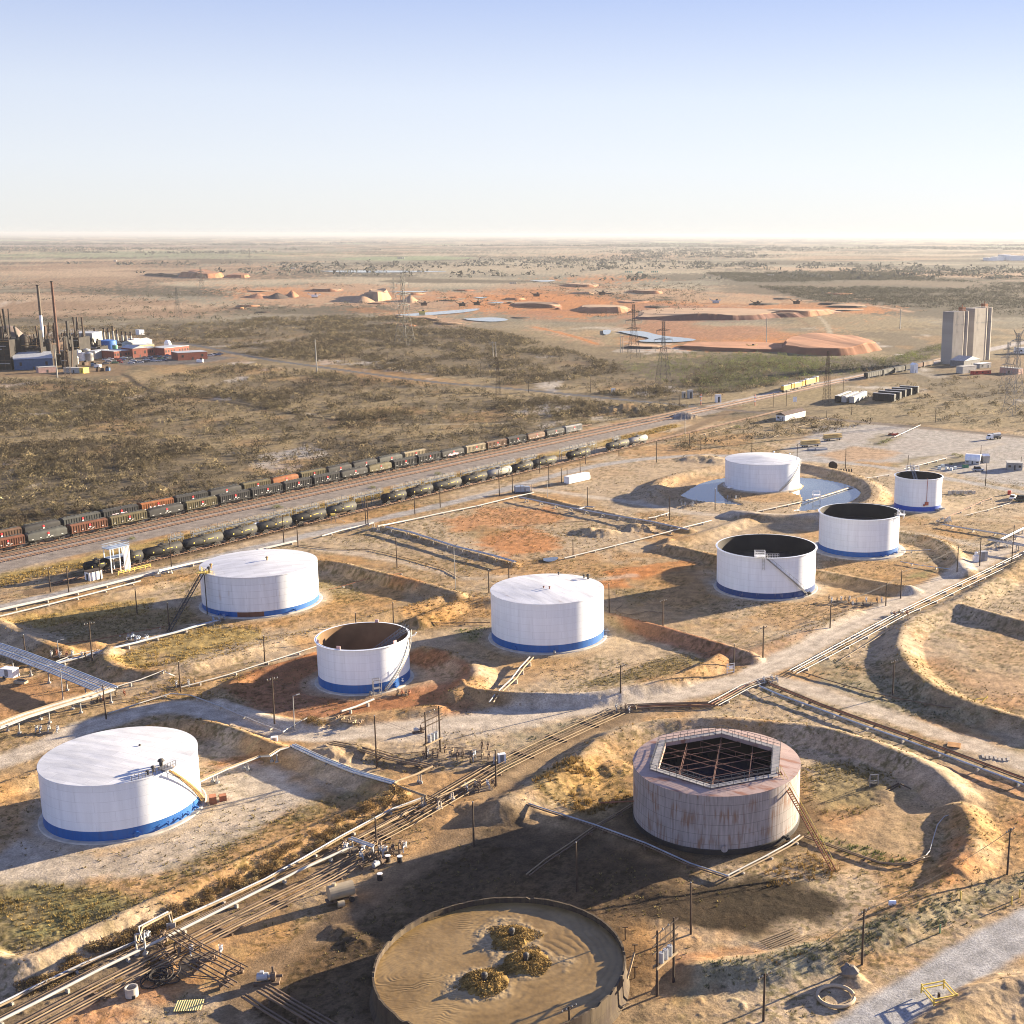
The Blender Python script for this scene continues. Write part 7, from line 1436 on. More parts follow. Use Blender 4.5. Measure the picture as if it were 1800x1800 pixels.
# trailers stacked with yellow timber
def timber_trailer(px, py, rz, label, rows_=3):
    t = thing('timber_trailer', label, 'trailer', on(px, py), rz, 'trailers of yellow timber'); MB().box((0,0,1.0),(11,2.4,.3)).build('bed', PLG, t)
    for x in (-3.6,-2.4,3.5):
        for y in (-1.05,1.05): MB().tube([(x,y-.15,.48),(x,y+.15,.48)],.48,12).build('wheel', TAR, t)
    for k in range(rows_): mb = MB(); [mb.box((0,y,1.5+k*.75),(10.5-.3*k,.5,.5)) for y in (-.8,-.1,.6)]; mb.build('timber_bundle', mat('yellow_timber',(.55,.40,.17),.8), t)
timber_trailer(1424,785,.42,'trailer loaded with yellow timber on the left of the yard'); timber_trailer(1463,774,.42,'second trailer of yellow timber, farther right in the yard')
for i, (px, py) in enumerate([(1430,791),(1443,791)]):
    t = thing('pale_boat_hull', 'pale upturned hull beside the left timber trailer, %s one' % ('left','right')[i], 'hull', on(px,py), .4, 'upturned hulls'); mb = MB(); mb.profx([(-1.2,.1),(-.9,.8),(0,1.1),(.9,.8),(1.2,.1)],-3,3); mb.build('hull', PLG, t); MB().bar((-3,0,1.12),(3,0,1.12),.14).build('keel', STEEL, t)
t = thing('scrap_vehicle', 'low red and dark scrap pile beside the bushes of the grey yard', 'scrap', on(1571,765), .3); mb = MB()
for i in range(14): mb.bar((random.uniform(-3,3),random.uniform(-1.5,1.5),.2),(random.uniform(-3,3),random.uniform(-1.5,1.5),random.uniform(.3,1.6)),.3)
mb.build('scrap_bars', RUSTS, t); MB().box((0,0,.4),(3,2,.7)).build('red_part', REDP, t)
t = thing('cable_reel', 'large dark cable reel standing on the pond road', 'reel', on(1464,825), .2); mb = MB(); mb.tube([(0,-1.1,1.7),(0,-.9,1.7)],1.7,20); mb.tube([(0,.9,1.7),(0,1.1,1.7)],1.7,20); mb.build('flanges', TAR, t); MB().tube([(0,-.9,1.7),(0,.9,1.7)],1.0,16).build('drum', WOOD, t)
t = thing('tyre_row', 'row of dark tyres lying right of the cable reel', 'tyres', on(1483,830), .1)
for i in range(7): autosmooth(MB().tube([((i-3)*1.15+.0,.55*math.cos(a),.58+.55*math.sin(a)) for a in np.linspace(0,6.3,14)],.22,6,False).build('tyre', TAR, t))
t = thing('pond_platform', 'small white railed platform standing in the pond', 'platform', on(1435,879), .1); mb = MB()
for x in (-1.4,1.4):
    for y in (-.8,.8): mb.bar((x,y,-.5),(x,y,4),.18)
mb.bar((-1.4,-.8,4),(1.4,-.8,4),.14); mb.bar((-1.4,.8,4),(1.4,.8,4),.14); mb.build('frame', WHT, t); MB().box((0,0,2.6),(3.2,2,.15)).build('deck', WHT, t)
t = thing('gate', 'small white gate frame beside the roadside pole', 'gate', on(1284,1184), .4); mb = MB()
for z in (.4,1.1,1.8,2.4): mb.bar((-.9,0,z),(.9,0,z),.1)
for x in (-.9,.9): mb.bar((x,0,0),(x,0,2.5),.14)
mb.build('frame', WHT, t); MB().box((0,-.06,1.6),(1,.04,.7)).build('panel', WHT, t)
# grain elevator: two concrete silo blocks
CSI = plate_mat('silo_concrete', (.36,.325,.28), rust=.22, rustcol=(.16,.16,.17), seam=.12, rough=.9, plate=5, course=3, streak=.35, R=9)
def silo(pl_, pr_, ty, dep, label):
    A, B = G(*pl_), G(*pr_); d = (B - A)[:2]; ln = np.hypot(*d); ang = math.atan2(d[1], d[0]); h = topz(A, ty); t = thing('grain_silo', label, 'grain silo', (A[0], A[1], 0), ang, 'grain silos')
    MB().box((ln*.32,dep*.5,h*.5),(ln*.64,dep*.9,h)).build('silo_wall', CSI, t)
    for i, x in enumerate((ln*.74,ln*1.0)): autosmooth(MB().lathe([(ln*.11,0),(ln*.11,h*1.0),(.02,h*1.0+.3)],24,(x,dep*.3,0)).build('silo_bin', CSI, t))
    MB().box((ln*.87,dep*.35,h*.5),(ln*.09,1.2,h)).build('elevator_leg', mat('leg_red',(.28,.09,.06),.8), t)
    mb = MB(); mb.box((ln*.8,dep*.4,h+1.6),(4,4,3)); mb.bar((ln*.8,dep*.4,h+3),(ln*.8,dep*.4,h+5),.6); mb.build('head_house', RUSTS, t); mb = MB()
    for k in range(6): mb.bar((ln*k/6,dep*.1,h),(ln*k/6,dep*.1,h+1.2),.15)
    mb.bar((0,dep*.1,h+1.2),(ln*.83,dep*.1,h+1.2),.15); mb.build('roof_rail', STEEL, t)
silo((1673,641),(1700,638.5),547,12,'left concrete grain silo block with a red leg'); silo((1710,636),(1740,632.5),541,12,'right concrete grain silo block, slightly taller')
house((1694,645),(1722,641),12,4.5,'grey gabled shed at the foot of the grain silos',mat('shed_dark',(.16,.16,.16),.8),PG,'gable',3,0,'shed','shed',1)
house((1722,648),(1742,646),6,3.5,'white trailer beside the silo shed',GRW,WHT,'flat',0,1,'trailer_box','trailer',1); house((1692,657),(1716,654.5),6,5,'pale trailer in front of the silo shed',PLG,PLG,'flat',0,0,'trailer_box','trailer',1)
house((1757,655),(1790,658),6,4,'reddish low container right of the silo yard',mat('pink_box',(.42,.25,.2),.8),PLG,'flat',0,0,'container','container',1); house((1712,659),(1742,657),4,2.5,'low row of red machines in the silo yard',REDP,RUSTS,'flat',0,3,'machine_row','machinery',0)
house((1788,622),(1830,622),10,5,'white shed at the right edge behind the pale tower',WHT,PLG,'flat',0,2,'shed','shed',1); house((1606,656),(1613,655.5),4,6,'small white hut below the row of cars near the silos',WHT,WHT,'gable',1.5,0,'hut','hut',1)
# carbon plant at the left
def stack(px, by, ty, r, label, bands):
    p = on(px, by); h = topz(p, ty); t = thing('chimney', label, 'chimney', (p[0], p[1], 0), 0, 'plant chimneys')
    for a, b, m in bands: autosmooth(MB().lathe([(r*(1.12-.22*a),h*a),(r*(1.12-.22*b),h*b)],18,cap1=True).build('stack_section', m, t))
    MB().lathe([(r*.95,h-.8),(r*1.15,h-.6),(r*1.15,h),(r*.6,h)],18).build('rim', TAR, t); return t
stack(80,640,504,1.05,'tall stack with a white lower band, left of the rusty one',[(0,.35,mat('stack_pale',(.25,.24,.22),.7)),(.35,.62,WHT),(.62,1,mat('stack_dark',(.10,.08,.06),.8))])
stack(105,640,497,.95,'tallest thin rusty brown stack',[(0,1,mat('stack_rust',(.11,.055,.038),.85,var=.3))])
for i, (px, by, ty) in enumerate([(168,602,580),(184,602,579),(192,602,579),(200,602,576),(207,603,582),(216,603,585),(223,604,586),(231,605,586)]): stack(px, by, ty, .95, 'short grey stack in the row of eight, %s from the left' % ORD[i], [(0,.7,GRW),(.7,1,RUS2)])
def plantblock(px0, px1, by, ty, dep, label, m, seed, extra=0):
    A, B = G(px0, by), G(px1, by); ln = B[0] - A[0]; h = topz(A, ty); t = thing('plant_block', label, 'plant block', (A[0], A[1], 0), 0, 'dark blocks of the carbon plant'); rg = random.Random(seed)
    MB().box((ln/2,dep/2,h*.25),(ln,dep,h*.5)).build('lower_block', m, t)
    for i in range(9): x = ln*rg.uniform(.06,.94); hh = h*rg.choice([.35,.45,.5,.55,.6,.65,.92]); MB().box((x,dep*rg.uniform(.1,.8),hh/2),(ln*rg.uniform(.05,.14),dep*.2,hh)).build('bay', m, t)
    for i in range(13): x = ln*rg.uniform(.03,.97); MB().tube([(x,dep*rg.uniform(.1,.9),0),(x,dep*.5,h*rg.choice([.4,.5,.55,.6,.7,1.0]))], rg.uniform(.35,.9), 8).build('duct', (RUS2, m, m, STEELD, RUS2, m)[i % 6], t)
    mb = MB()
    for z in np.arange(3, h*.7, 4): mb.bar((0,-.4,z),(ln,-.4,z),.35); 
    for x in np.linspace(0,ln,6): mb.bar((x,-.4,0),(x,-.4,h*.7),.3)
    mb.bar((0,-.5,3),(ln,-.5,h*.6),.4); mb.build('frame', RUS2, t)
    for i in range(4): z = h*rg.uniform(.1,.55); MB().tube([(ln*rg.uniform(0,.3),-.9,z),(ln*rg.uniform(.6,1),-.9,z)], .35, 6).build('pipe', (GRW, PG, OCH)[i % 3], t)
    return t
plantblock(-30,22,650,548,30,'dark tangled plant tower at the left edge','' or RUS,1); plantblock(42,76,646,578,25,'dark plant block behind the two tall stacks',RUS,2); plantblock(60,92,640,572,25,'brown plant frames around the white banded stack',RUS2,3); plantblock(110,122,648,590,15,'orange brown frame right of the rusty stack',RUS,4); plantblock(-60,-20,645,556,30,'dark plant tower partly cut by the left edge',RUS,9); plantblock(20,48,640,566,25,'dark plant tower behind the egg shaped vessel',RUS,10); plantblock(84,112,632,570,20,'dark plant block behind the rusty stack',RUS,11); plantblock(40,110,640,606,16,'low dark plant frames behind the sheds',RUS,12); plantblock(118,142,628,562,20,'dark stepped tower behind the grimy white hall',RUS,5); plantblock(150,178,622,600,20,'dark low block left of the blue tank',RUS,6); plantblock(165,236,607,597,14,'dark frames under the row of short stacks',RUS,7); plantblock(0,60,641,600,20,'dark plant block behind the blue shed',RUS,8)
p = on(24,640); t = thing('pressure_vessel', 'big dark egg shaped vessel between the plant blocks', 'vessel', (p[0], p[1]-4, 0)); h = topz(p,574); autosmooth(MB().lathe([(.1*h,0),(.2*h,.1*h),(.33*h,.3*h),(.38*h,.55*h),(.34*h,.8*h),(.2*h,.95*h),(.02,h)],28).build('vessel', mat('vessel_brown',(.13,.10,.085),.7,.1,var=.25,scale=.2), t)); mb = MB()
for a in np.arange(0,6.28,1.05): mb.bar((.3*h*math.cos(a),.3*h*math.sin(a),0),(.33*h*math.cos(a),.33*h*math.sin(a),.4*h),.7)
mb.build('legs', RUS, t)
for px, by, ty, rp, lb in ((6,646,590,9,'wide dark round vessel at the left edge of the plant'),(54,644,588,8,'dark round vessel between the egg shaped vessel and the stacks'),(96,642,596,6,'dark round vessel right of the rusty stack'),(140,622,586,6,'dark round vessel behind the grimy white hall')):
    p = on(px, by); t = thing('dark_vessel', lb, 'vessel', (p[0], p[1]-6, 0), 0, 'dark round vessels of the plant'); r_ = rp*mpp(px,by); h = topz(p,ty); autosmooth(MB().lathe([(r_,0),(r_,h*.82),(r_*.75,h*.93),(.02,h)],28).build('vessel', mat('vessel_dark',(.045,.036,.03),.8,.1,var=.35,scale=.2), t)); mb = MB(); mb.bar((r_,0,0),(r_,0,h),.4); [mb.bar((r_*.98*math.cos(a),r_*.98*math.sin(a),h*.82),(r_*.98*math.cos(a+.6),r_*.98*math.sin(a+.6),h*.82),.5) for a in np.arange(0,6.28,.6)]; mb.build('catwalk', RUS2, t)
house((127,612),(164,612),22,13,'grimy white hall at the heart of the plant',GRW,GR,'flat',0,5,'plant_hall','hall',0)
p = on(190,618); t = thing('blue_tank', 'bright blue round tank below the short stacks', 'tank', (p[0],p[1],0)); r_ = 15*mpp(190,618); h = topz(p,601); autosmooth(MB().lathe([(r_,0),(r_,h)],40).build('shell', BLT, t)); MB().lathe([(r_+.05,h),(.02,h+1)],40).build('roof', BLT, t)
house((26,651),(94,648),30,8,'long blue sheet metal shed at the left',BLS,GR,'gablex',4,2,'shed','shed',1); house((17,632),(49,630),16,6,'grey gabled shed left of the blue shed roof',GR,GRW,'gable',4,0,'shed','shed',1); house((68,632),(97,630),16,6,'grey gabled shed right of the blue shed roof',GR,GRW,'gable',4,0,'shed','shed',1)
house((68,656),(100,654),6,4,'low pinkish container in front of the blue shed',mat('pink_wall',(.40,.26,.22),.8),PLG,'flat',0,0,'container','container',1); house((112,655),(147,656),5,3.5,'pale box trailer with a yellow end',PLG,PLG,'flat',0,0,'trailer_box','trailer',1); house((140,656),(147,656.4),5.2,3.7,'yellow box at the end of the pale trailer',mat('yel_box',(.6,.45,.06),.6),YEL,'flat',0,0,'container','container',1)
house((168,631),(192,627),8,6,'pale sheet shed beside the plant road',PLG,GR,'flat',0,0,'shed','shed',1); house((120,642),(139,640),8,5,'pale tank shed below the grimy hall',GRW,GR,'arch',2,0,'shed','shed',1)
for i, (px, py) in enumerate([(137,629),(153,627),(145,634),(158,634)]): t = thing('small_tank', 'small white round tank below the grimy hall, %s from the left' % ORD[i], 'tank', on(px,py), 0, 'small white plant tanks'); MB().lathe([(3,0),(3,6)],20).build('shell', GRW if i % 2 else WHT, t); MB().lathe([(3.1,6),(.02,7)],20).build('roof', GR, t)
p = on(205,621); t = thing('green_tank', 'small green tank at the right foot of the blue tank', 'tank', (p[0],p[1]-2,0)); MB().lathe([(2.2,0),(2.2,7)],18).build('shell', mat('tank_green',(.08,.26,.18),.6), t); MB().lathe([(2.3,7),(.02,7.8)],18).build('roof', GR, t)
house((201,631),(234,628),16,6,'red brick building, leftmost of the long office row',BRK,GR,'flat',0,6,'brick_building','building',1,'red brick buildings'); house((234,629),(260,627),18,7.5,'red brick building with a low gable in the office row',BRK,GR,'gable',2,2,'brick_building','building',1,'red brick buildings'); house((259,625),(281,623.5),16,6,'red brick building right of the gabled one',BRK,GR,'flat',0,5,'brick_building','building',1,'red brick buildings'); house((290,625),(333,620),18,6,'long brick building at the right of the office row',BRK,GR,'flat',0,8,'brick_building','building',1,'red brick buildings'); house((313,634),(365,631),16,6,'red flat brick building standing apart at the car park',BRK,GR,'flat',0,2,'brick_building','building',1,'red brick buildings')
house((234,615),(268,609),10,6,'pale sheet building with sloping conveyor behind the offices',GRW,PLG,'gablex',2,0,'shed','shed',0); house((246,617),(272,615),10,5,'tan low building behind the brick offices',mat('tan_wall',(.42,.34,.2),.8),GR,'flat',0,3,'shed','shed',0); house((234,606),(247,605),8,5,'small white building right of the short stacks',WHT,WHT,'flat',0,0,'shed','shed',1); house((245,589),(254,588.5),8,5,'small white shed alone in the scrub behind the plant',WHT,GR,'flat',0,0,'shed','shed',1)
p = on(295,609); t = thing('white_dome', 'white round vessel behind the long brick building', 'tank', (p[0],p[1],0)); autosmooth(MB().lathe([(2.8,0),(3.2,2),(2.8,4),(1.6,5.4),(.02,5.9)],24).build('dome', WHT, t)); MB().lathe([(3.0,-.2),(3.3,.5)],24).build('base_ring', GR, t)
CC = [mat('car_c%d' % i, c, .4, .2) for i, c in enumerate([(.55,.55,.55),(.05,.05,.06),(.4,.05,.05),(.1,.14,.25),(.6,.6,.58),(.2,.2,.2),(.12,.22,.12),(.35,.3,.22)])]
cn = ['silver','black','red','dark blue','white','grey','green','beige']; cc_ = {}; proto_c = {}
spots = [(183+i*8.0+(j%2)*3, 644-j*3.6-i*.75) for j in range(5) for i in range(16)]; rg = random.Random(4); k = 0
for px, py in spots:
    if rg.random() < .42 or px < 180+ (0 if py < 640 else 0): continue
    ci = rg.randrange(8); k += 1
    if ci not in proto_c: proto_c[ci] = car(px, py, .35, '%s car parked in front of the brick offices' % cn[ci], CC[ci], 'cars parked at the brick offices', 1.15)
    else: dup(proto_c[ci], on(px, py), .35, '%s car parked in front of the brick offices' % cn[ci], 'cars parked at the brick offices', (1.15,)*3)
for i, (px, py) in enumerate([(370,626),(374,625),(378,624),(383,625),(387,623)]): dup(proto_c[list(proto_c)[i % len(proto_c)]], on(px, py), .5, 'car parked right of the red flat brick building', 'cars at the far car park', (1.15,)*3)
for i, (px, py) in enumerate([(352,637),(132,640),(150,642),(163,644),(172,646),(137,655),(176,653),(190,652)]):
    t = thing('site_machine', 'small site machine by the plant road, %s from the left' % ORD[i], 'machine', on(px,py), i*.7, 'machines by the plant road'); MB().box((0,0,1.3),(5,2.4,2.2)).build('body', [WHT,PLG,RUS2,BLS][i % 4], t); MB().box((1.2,0,2.9),(1.8,2,1.2)).build('cab', TAR, t)
# far white buildings near the horizon, oil field tanks
for i, (a, b, by, h) in enumerate([(1738,1752,458.3,7),(1752,1764,458,9),(1764,1776,457.5,14),(1777,1796,458,12),(1796,1815,458,11)]): house((a,by),(b,by),60,h*1.6,'far white industrial hall near the right horizon, %s from the left' % ORD[i],WHT,WHT,'flat',0,0,'industrial_hall','hall',0,'far white halls')
n_t = 0
for cx, py, n in ((512,473,3),(529,473,2),(897,499,4),(201,460,2),(1100,479,4),(1122,480,3),(1146,479,4),(1350,485,4),(905,468,2),(700,455,4)):
    for i in range(n):
        n_t += 1; p = on(cx + i*3.2, py); r_ = 1.1*mpp(cx,py); t = thing('field_tank', 'tiny far storage tank on the plain' if n_t else '', 'tank', (p[0],p[1],0), 0, 'tiny far tanks on the plain'); MB().lathe([(r_,0),(r_,r_*2.6),(.02,r_*2.8)],12).build('shell', mat('far_green',(.10,.22,.17),.7) if 1090 < cx < 1160 else GRW, t)
# quarry: gravel plant, heaps, dump
def HN(x, y, s): return float(fbm(np.array([x * .02]), np.array([y * .02]), 400 + s, 3)[0])
def heap(pts, h, label, m, name='gravel_heap', seed=1, slope=1.3, flat=.0, nr=9, n=110, group='heaps of the gravel quarry', cut=False, top=None):
    """loose-earth body on a surveyed outline: steep sides with rills, flat or pointed top"""
    P = GL(pts + pts[:1]); P = smoothline(P, 2)[:-1]; seg = np.r_[0, np.cumsum(np.hypot(*np.diff(np.vstack([P, P[:1]]), axis=0).T))]
    tt_ = np.linspace(0, seg[-1], n, endpoint=False); Pc = np.vstack([P, P[:1]]); R = np.stack([np.interp(tt_, seg, Pc[:, 0]), np.interp(tt_, seg, Pc[:, 1])], 1); c = R.mean(0); h = h * .8; R = c + (R - c) * (1 + .34 * (fbm(R[:, 0] * .022 + seed, R[:, 1] * .014, 300 + seed, 4) - .5))[:, None]; vs = []; rg = np.random.default_rng(seed); rill = rg.normal(0, 1, n); rill = (rill + np.roll(rill, 1)) * .5
    for k in range(nr + 1):
        f_ = k / nr; 
        for i in range(n):
            d = c - R[i]; L = np.hypot(*d); inset = min(L * (1 - flat), h * slope) if flat else L
            q = R[i] + d / L * inset * f_ * (1 + .05 * rill[i] * math.sin(math.pi * f_)); z = h * f_ ** .95 * (1 + .035 * rill[i] * math.sin(math.pi * min(1, f_ * 1.2))) * (1 if not flat else .55 + .8 * HN(q[0], q[1], seed)) ; vs.append((q[0], q[1], z - .4))
    if cut:
        ya, yb = R[:, 1].min(), R[:, 1].max(); xa, xb = R[:, 0].min(), R[:, 0].max()
        for q in range(len(vs)):
            xx, yy_, z_ = vs[q]; g_ = max(0, 1 - ((yy_ - ya) / (yb - ya)) ** 1.2); u_ = (xx - xa) / (xb - xa); e_ = min(1, u_ * 5) * min(1, (1 - u_) * 5); vs[q] = (xx, yy_, (z_ + .4) * g_ * max(0, e_) ** .7 - .4)
    mb = MB(); mb.v = vs; mb.f = [(k*n+i, k*n+(i+1)%n, (k+1)*n+(i+1)%n, (k+1)*n+i) for k in range(nr) for i in range(n)] + [tuple(nr*n+i for i in range(n))]
    o = mb.build(name, m)
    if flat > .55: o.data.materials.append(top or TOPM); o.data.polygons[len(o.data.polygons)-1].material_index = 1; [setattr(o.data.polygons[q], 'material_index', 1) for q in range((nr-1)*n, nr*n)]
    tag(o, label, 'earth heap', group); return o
REDT = mat('red_earth_sunlit_top', (.34,.15,.07), .95, var=.25, scale=.03); TOPM = mat('pit_rim_soil', (.31,.19,.105), .95, var=.25, scale=.03); GRV = mat('gravel_tan', (.30,.19,.11), .95, var=.15, scale=.08, bump=.3); REDE = mat('red_earth', (.20,.085,.042), .95, var=.3, scale=.05, bump=.5); DKE = mat('dark_earth', (.06,.04,.028), .95, var=.3, scale=.05, bump=.5); ORE = mat('orange_earth', (.27,.125,.06), .95, var=.3, scale=.05, bump=.5)  # dump top: lighter copy of the red earth, sunlight put into the colour
heap([(612,531),(640,534),(665,530),(655,525),(630,524)],G(635,531)[1]/F*16,'left tall tan gravel cone of the quarry',GRV,seed=1); heap([(636,527),(660,531),(690,526),(686,520),(650,518)],G(655,528)[1]/F*17,'long tan gravel ridge with rills behind the cone',GRV,seed=2,flat=.5,slope=1.2); heap([(704,530),(722,533),(740,530),(730,526),(712,526)],G(720,531)[1]/F*14,'right separate tan gravel cone',GRV,seed=3)
heap([(464,524),(490,527),(512,523),(500,519),(478,519)],G(490,525)[1]/F*11,'left grey brown gravel heap',DKE,seed=4); heap([(500,522),(518,524),(530,520),(518,517),(504,517)],G(515,522)[1]/F*13,'pointed orange gravel heap left of the plant',ORE,seed=5); heap([(430,524),(460,526),(480,522),(460,518),(436,519)],G(450,524)[1]/F*9,'low dark heap at the left of the quarry',ORE,seed=6)
heap([(545,512),(590,514),(612,510),(590,506),(550,507)],G(580,512)[1]/F*8,'long low red bank behind the quarry',REDE,cut=True,seed=7,flat=.8); heap([(250,484),(320,488),(335,484),(300,480),(260,481)],G(290,485)[1]/F*7,'far dark heap on the pale orange field, left',DKE,cut=True,seed=8,flat=.5); heap([(312,487),(380,490),(400,486),(370,481),(330,482)],G(350,488)[1]/F*10,'far tan heap on the pale orange field, right',ORE,seed=9,flat=.3); heap([(395,487),(430,489),(445,486),(420,483)],G(420,488)[1]/F*6,'smallest far orange heap at the right',ORE,seed=10,flat=.3)
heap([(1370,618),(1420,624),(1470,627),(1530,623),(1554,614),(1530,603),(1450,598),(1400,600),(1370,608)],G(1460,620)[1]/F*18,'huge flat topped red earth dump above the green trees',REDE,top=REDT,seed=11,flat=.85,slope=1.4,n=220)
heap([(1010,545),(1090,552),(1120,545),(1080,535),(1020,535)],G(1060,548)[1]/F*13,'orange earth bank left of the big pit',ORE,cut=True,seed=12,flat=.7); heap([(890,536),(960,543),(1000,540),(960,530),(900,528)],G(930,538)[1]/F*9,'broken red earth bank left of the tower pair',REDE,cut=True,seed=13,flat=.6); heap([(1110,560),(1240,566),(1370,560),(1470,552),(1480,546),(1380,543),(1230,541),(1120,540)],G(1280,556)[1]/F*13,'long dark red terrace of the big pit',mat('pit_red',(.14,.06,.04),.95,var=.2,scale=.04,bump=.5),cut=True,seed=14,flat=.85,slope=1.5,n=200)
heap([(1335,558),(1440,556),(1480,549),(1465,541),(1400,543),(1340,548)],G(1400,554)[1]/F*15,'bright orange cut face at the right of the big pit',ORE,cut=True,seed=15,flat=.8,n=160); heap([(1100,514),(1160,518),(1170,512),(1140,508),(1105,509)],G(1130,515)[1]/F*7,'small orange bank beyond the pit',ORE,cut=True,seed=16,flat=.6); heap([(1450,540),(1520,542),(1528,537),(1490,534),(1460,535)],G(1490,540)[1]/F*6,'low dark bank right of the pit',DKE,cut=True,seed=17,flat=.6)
heap([(690,560),(760,563),(775,557),(750,552),(700,552)],G(730,560)[1]/F*6,'dark earth edge of the near quarry pond',DKE,cut=True,seed=18,flat=.7); heap([(1085,612),(1160,615),(1180,606),(1120,600)],G(1130,611)[1]/F*6,'dark earth bank behind the tower pair',DKE,cut=True,seed=19,flat=.7); heap([(980,502),(1040,506),(1060,500),(1020,495)],G(1020,503)[1]/F*6,'long orange bank beyond the quarry',ORE,cut=True,seed=20,flat=.7); heap([(1000,516),(1045,518),(1050,514),(1010,513)],G(1030,516)[1]/F*5,'small tan bank beyond the quarry',GRV,cut=True,seed=21,flat=.5)
heap([(1180,612),(1260,618),(1380,620),(1390,608),(1290,604),(1200,606)],G(1290,615)[1]/F*7,'low ridged tail of the red earth dump',REDE,top=REDT,seed=31,flat=.7)
rq = random.Random(8)
for i in range(34):
    cx, cy = rq.choice([(rq.uniform(840,1180), rq.uniform(512,560)),(rq.uniform(420,900), rq.uniform(505,550)),(rq.uniform(1050,1560), rq.uniform(505,545)),(rq.uniform(660,800), rq.uniform(556,574))]); wq = rq.uniform(10,34); hq = wq * .09
    heap([(cx-wq,cy),(cx-wq*.4,cy+hq),(cx+wq*.5,cy+hq*.8),(cx+wq,cy),(cx+wq*.4,cy-hq),(cx-wq*.5,cy-hq*.9)],G(cx,cy)[1]/F*rq.uniform(2.5,5.5),'small broken spoil bank in the red quarry',[DKE,ORE,REDE,DKE][i%4],cut=True,seed=40+i,flat=rq.uniform(.2,.7),n=48,nr=6,group='broken spoil banks of the quarry')
for i, (px, py, lb) in enumerate([(553,523,'white quarry plant house with conveyors'),(812,538,'dark screening plant beside the quarry pond'),(838,536,'right part of the dark screening plant'),(1058,518,'dark digger on the quarry road'),(943,521,'tan digger on the quarry road, left'),(1330,536,'dark truck on the pit edge'),(1400,534,'grey truck on the pit edge, right'),(1322,612,'yellow digger on the red dump'),(745,537,'small dark cabin beside the quarry pond'),(742,552,'yellow floating digger at the quarry pond'),(1258,533,'blue truck on the big pit edge')]):
    s_ = mpp(px, py); t = thing('quarry_machine', lb, 'machine', on(px,py), .3); m_ = WHT if 'white' in lb else YEL if 'yellow' in lb else PBL if 'blue' in lb else RUS2
    MB().box((0,0,3*s_),(10*s_,6*s_,4*s_)).build('body', m_, t); mb = MB(); mb.bar((-4*s_,0,3*s_),(-12*s_,0,8*s_),1.0*s_); mb.bar((4*s_,0,3*s_),(11*s_,2,6*s_),.8*s_); mb.build('boom', m_, t); MB().box((2*s_,0,6*s_),(3*s_,3*s_,2.5*s_)).build('cab', STEELD, t); MB().box((0,0,.6*s_),(10*s_,5*s_,1.2*s_)).build('tracks', TAR, t)
# steam drifting from the plant
sm = bpy.data.materials.new('steam'); sm.use_nodes = True; n = sm.node_tree
for q in list(n.nodes):
    if q.type != 'OUTPUT_MATERIAL': n.nodes.remove(q)
pv = n.nodes.new('ShaderNodeVolumePrincipled'); pv.inputs['Color'].default_value = (.97,.97,.98,1); ns = n.nodes.new('ShaderNodeTexNoise'); ns.inputs['Scale'].default_value = .12; ns.inputs['Detail'].default_value = 4; tc = n.nodes.new('ShaderNodeTexCoord'); n.links.new(tc.outputs['Object'], ns.inputs['Vector'])
mr = n.nodes.new('ShaderNodeMapRange'); mr.inputs[1].default_value = .45; mr.inputs[2].default_value = .7; mr.inputs[3].default_value = 0; mr.inputs[4].default_value = .05; n.links.new(ns.outputs['Fac'], mr.inputs[0]); n.links.new(mr.outputs[0], pv.inputs['Density']); n.links.new(pv.outputs[0], [q for q in n.nodes if q.type == 'OUTPUT_MATERIAL'][0].inputs['Volume'])
p = on(66,640); zz = topz(p, 531); k = mpp(66,640); mb = MB(); mb.tube([(-90*k,0,-10*k),(-60*k,0,-8*k),(-34*k,0,-5*k),(-14*k,0,-2*k),(0,0,0)], 7*k, 12, r2=2.2*k); o = mb.build('smoke', sm, loc=(p[0],p[1],zz))
import bmesh
bm_ = bmesh.new(); bm_.from_mesh(o.data); bmesh.ops.recalc_face_normals(bm_, faces=bm_.faces); bm_.to_mesh(o.data); bm_.free(); tag(o, 'pale steam plume drifting left behind the white banded stack', 'steam', None, 'stuff')
# ------------------------------------------------------------------ plants
leafm = bpy.data.materials.new('dry_leaf'); leafm.use_nodes = True; n = leafm.node_tree; b = n.nodes['Principled BSDF']; b.inputs['Roughness'].default_value = .9; b.inputs['Specular IOR Level'].default_value = .1
at = n.nodes.new('ShaderNodeAttribute'); at.attribute_name = 'Col'; n.links.new(at.outputs['Color'], b.inputs['Base Color'])
tr_ = n.nodes.new('ShaderNodeBsdfTranslucent'); n.links.new(at.outputs['Color'], tr_.inputs[0]); mx_ = n.nodes.new('ShaderNodeMixShader'); mx_.inputs[0].default_value = .25
out_ = [q for q in n.nodes if q.type == 'OUTPUT_MATERIAL'][0]; n.links.new(b.outputs[0], mx_.inputs[1]); n.links.new(tr_.outputs[0], mx_.inputs[2]); n.links.new(mx_.outputs[0], out_.inputs[0])
PR = np.random.default_rng(5)
def scatter(pts, dens, mod=None, clear=True, z=0.0):
    P = GL(pts, z) if len(pts[0]) == 2 else pts; lo, hi = P.min(0), P.max(0); k = int(dens * np.prod(hi - lo)); x = PR.uniform(lo[0], hi[0], k); y = PR.uniform(lo[1], hi[1], k); m = inpoly(x, y, P); x, y = x[m], y[m]
    if mod is not None: m = PR.random(len(x)) < mod(x, y); x, y = x[m], y[m]
    return keep(x, y) if clear else (x, y)
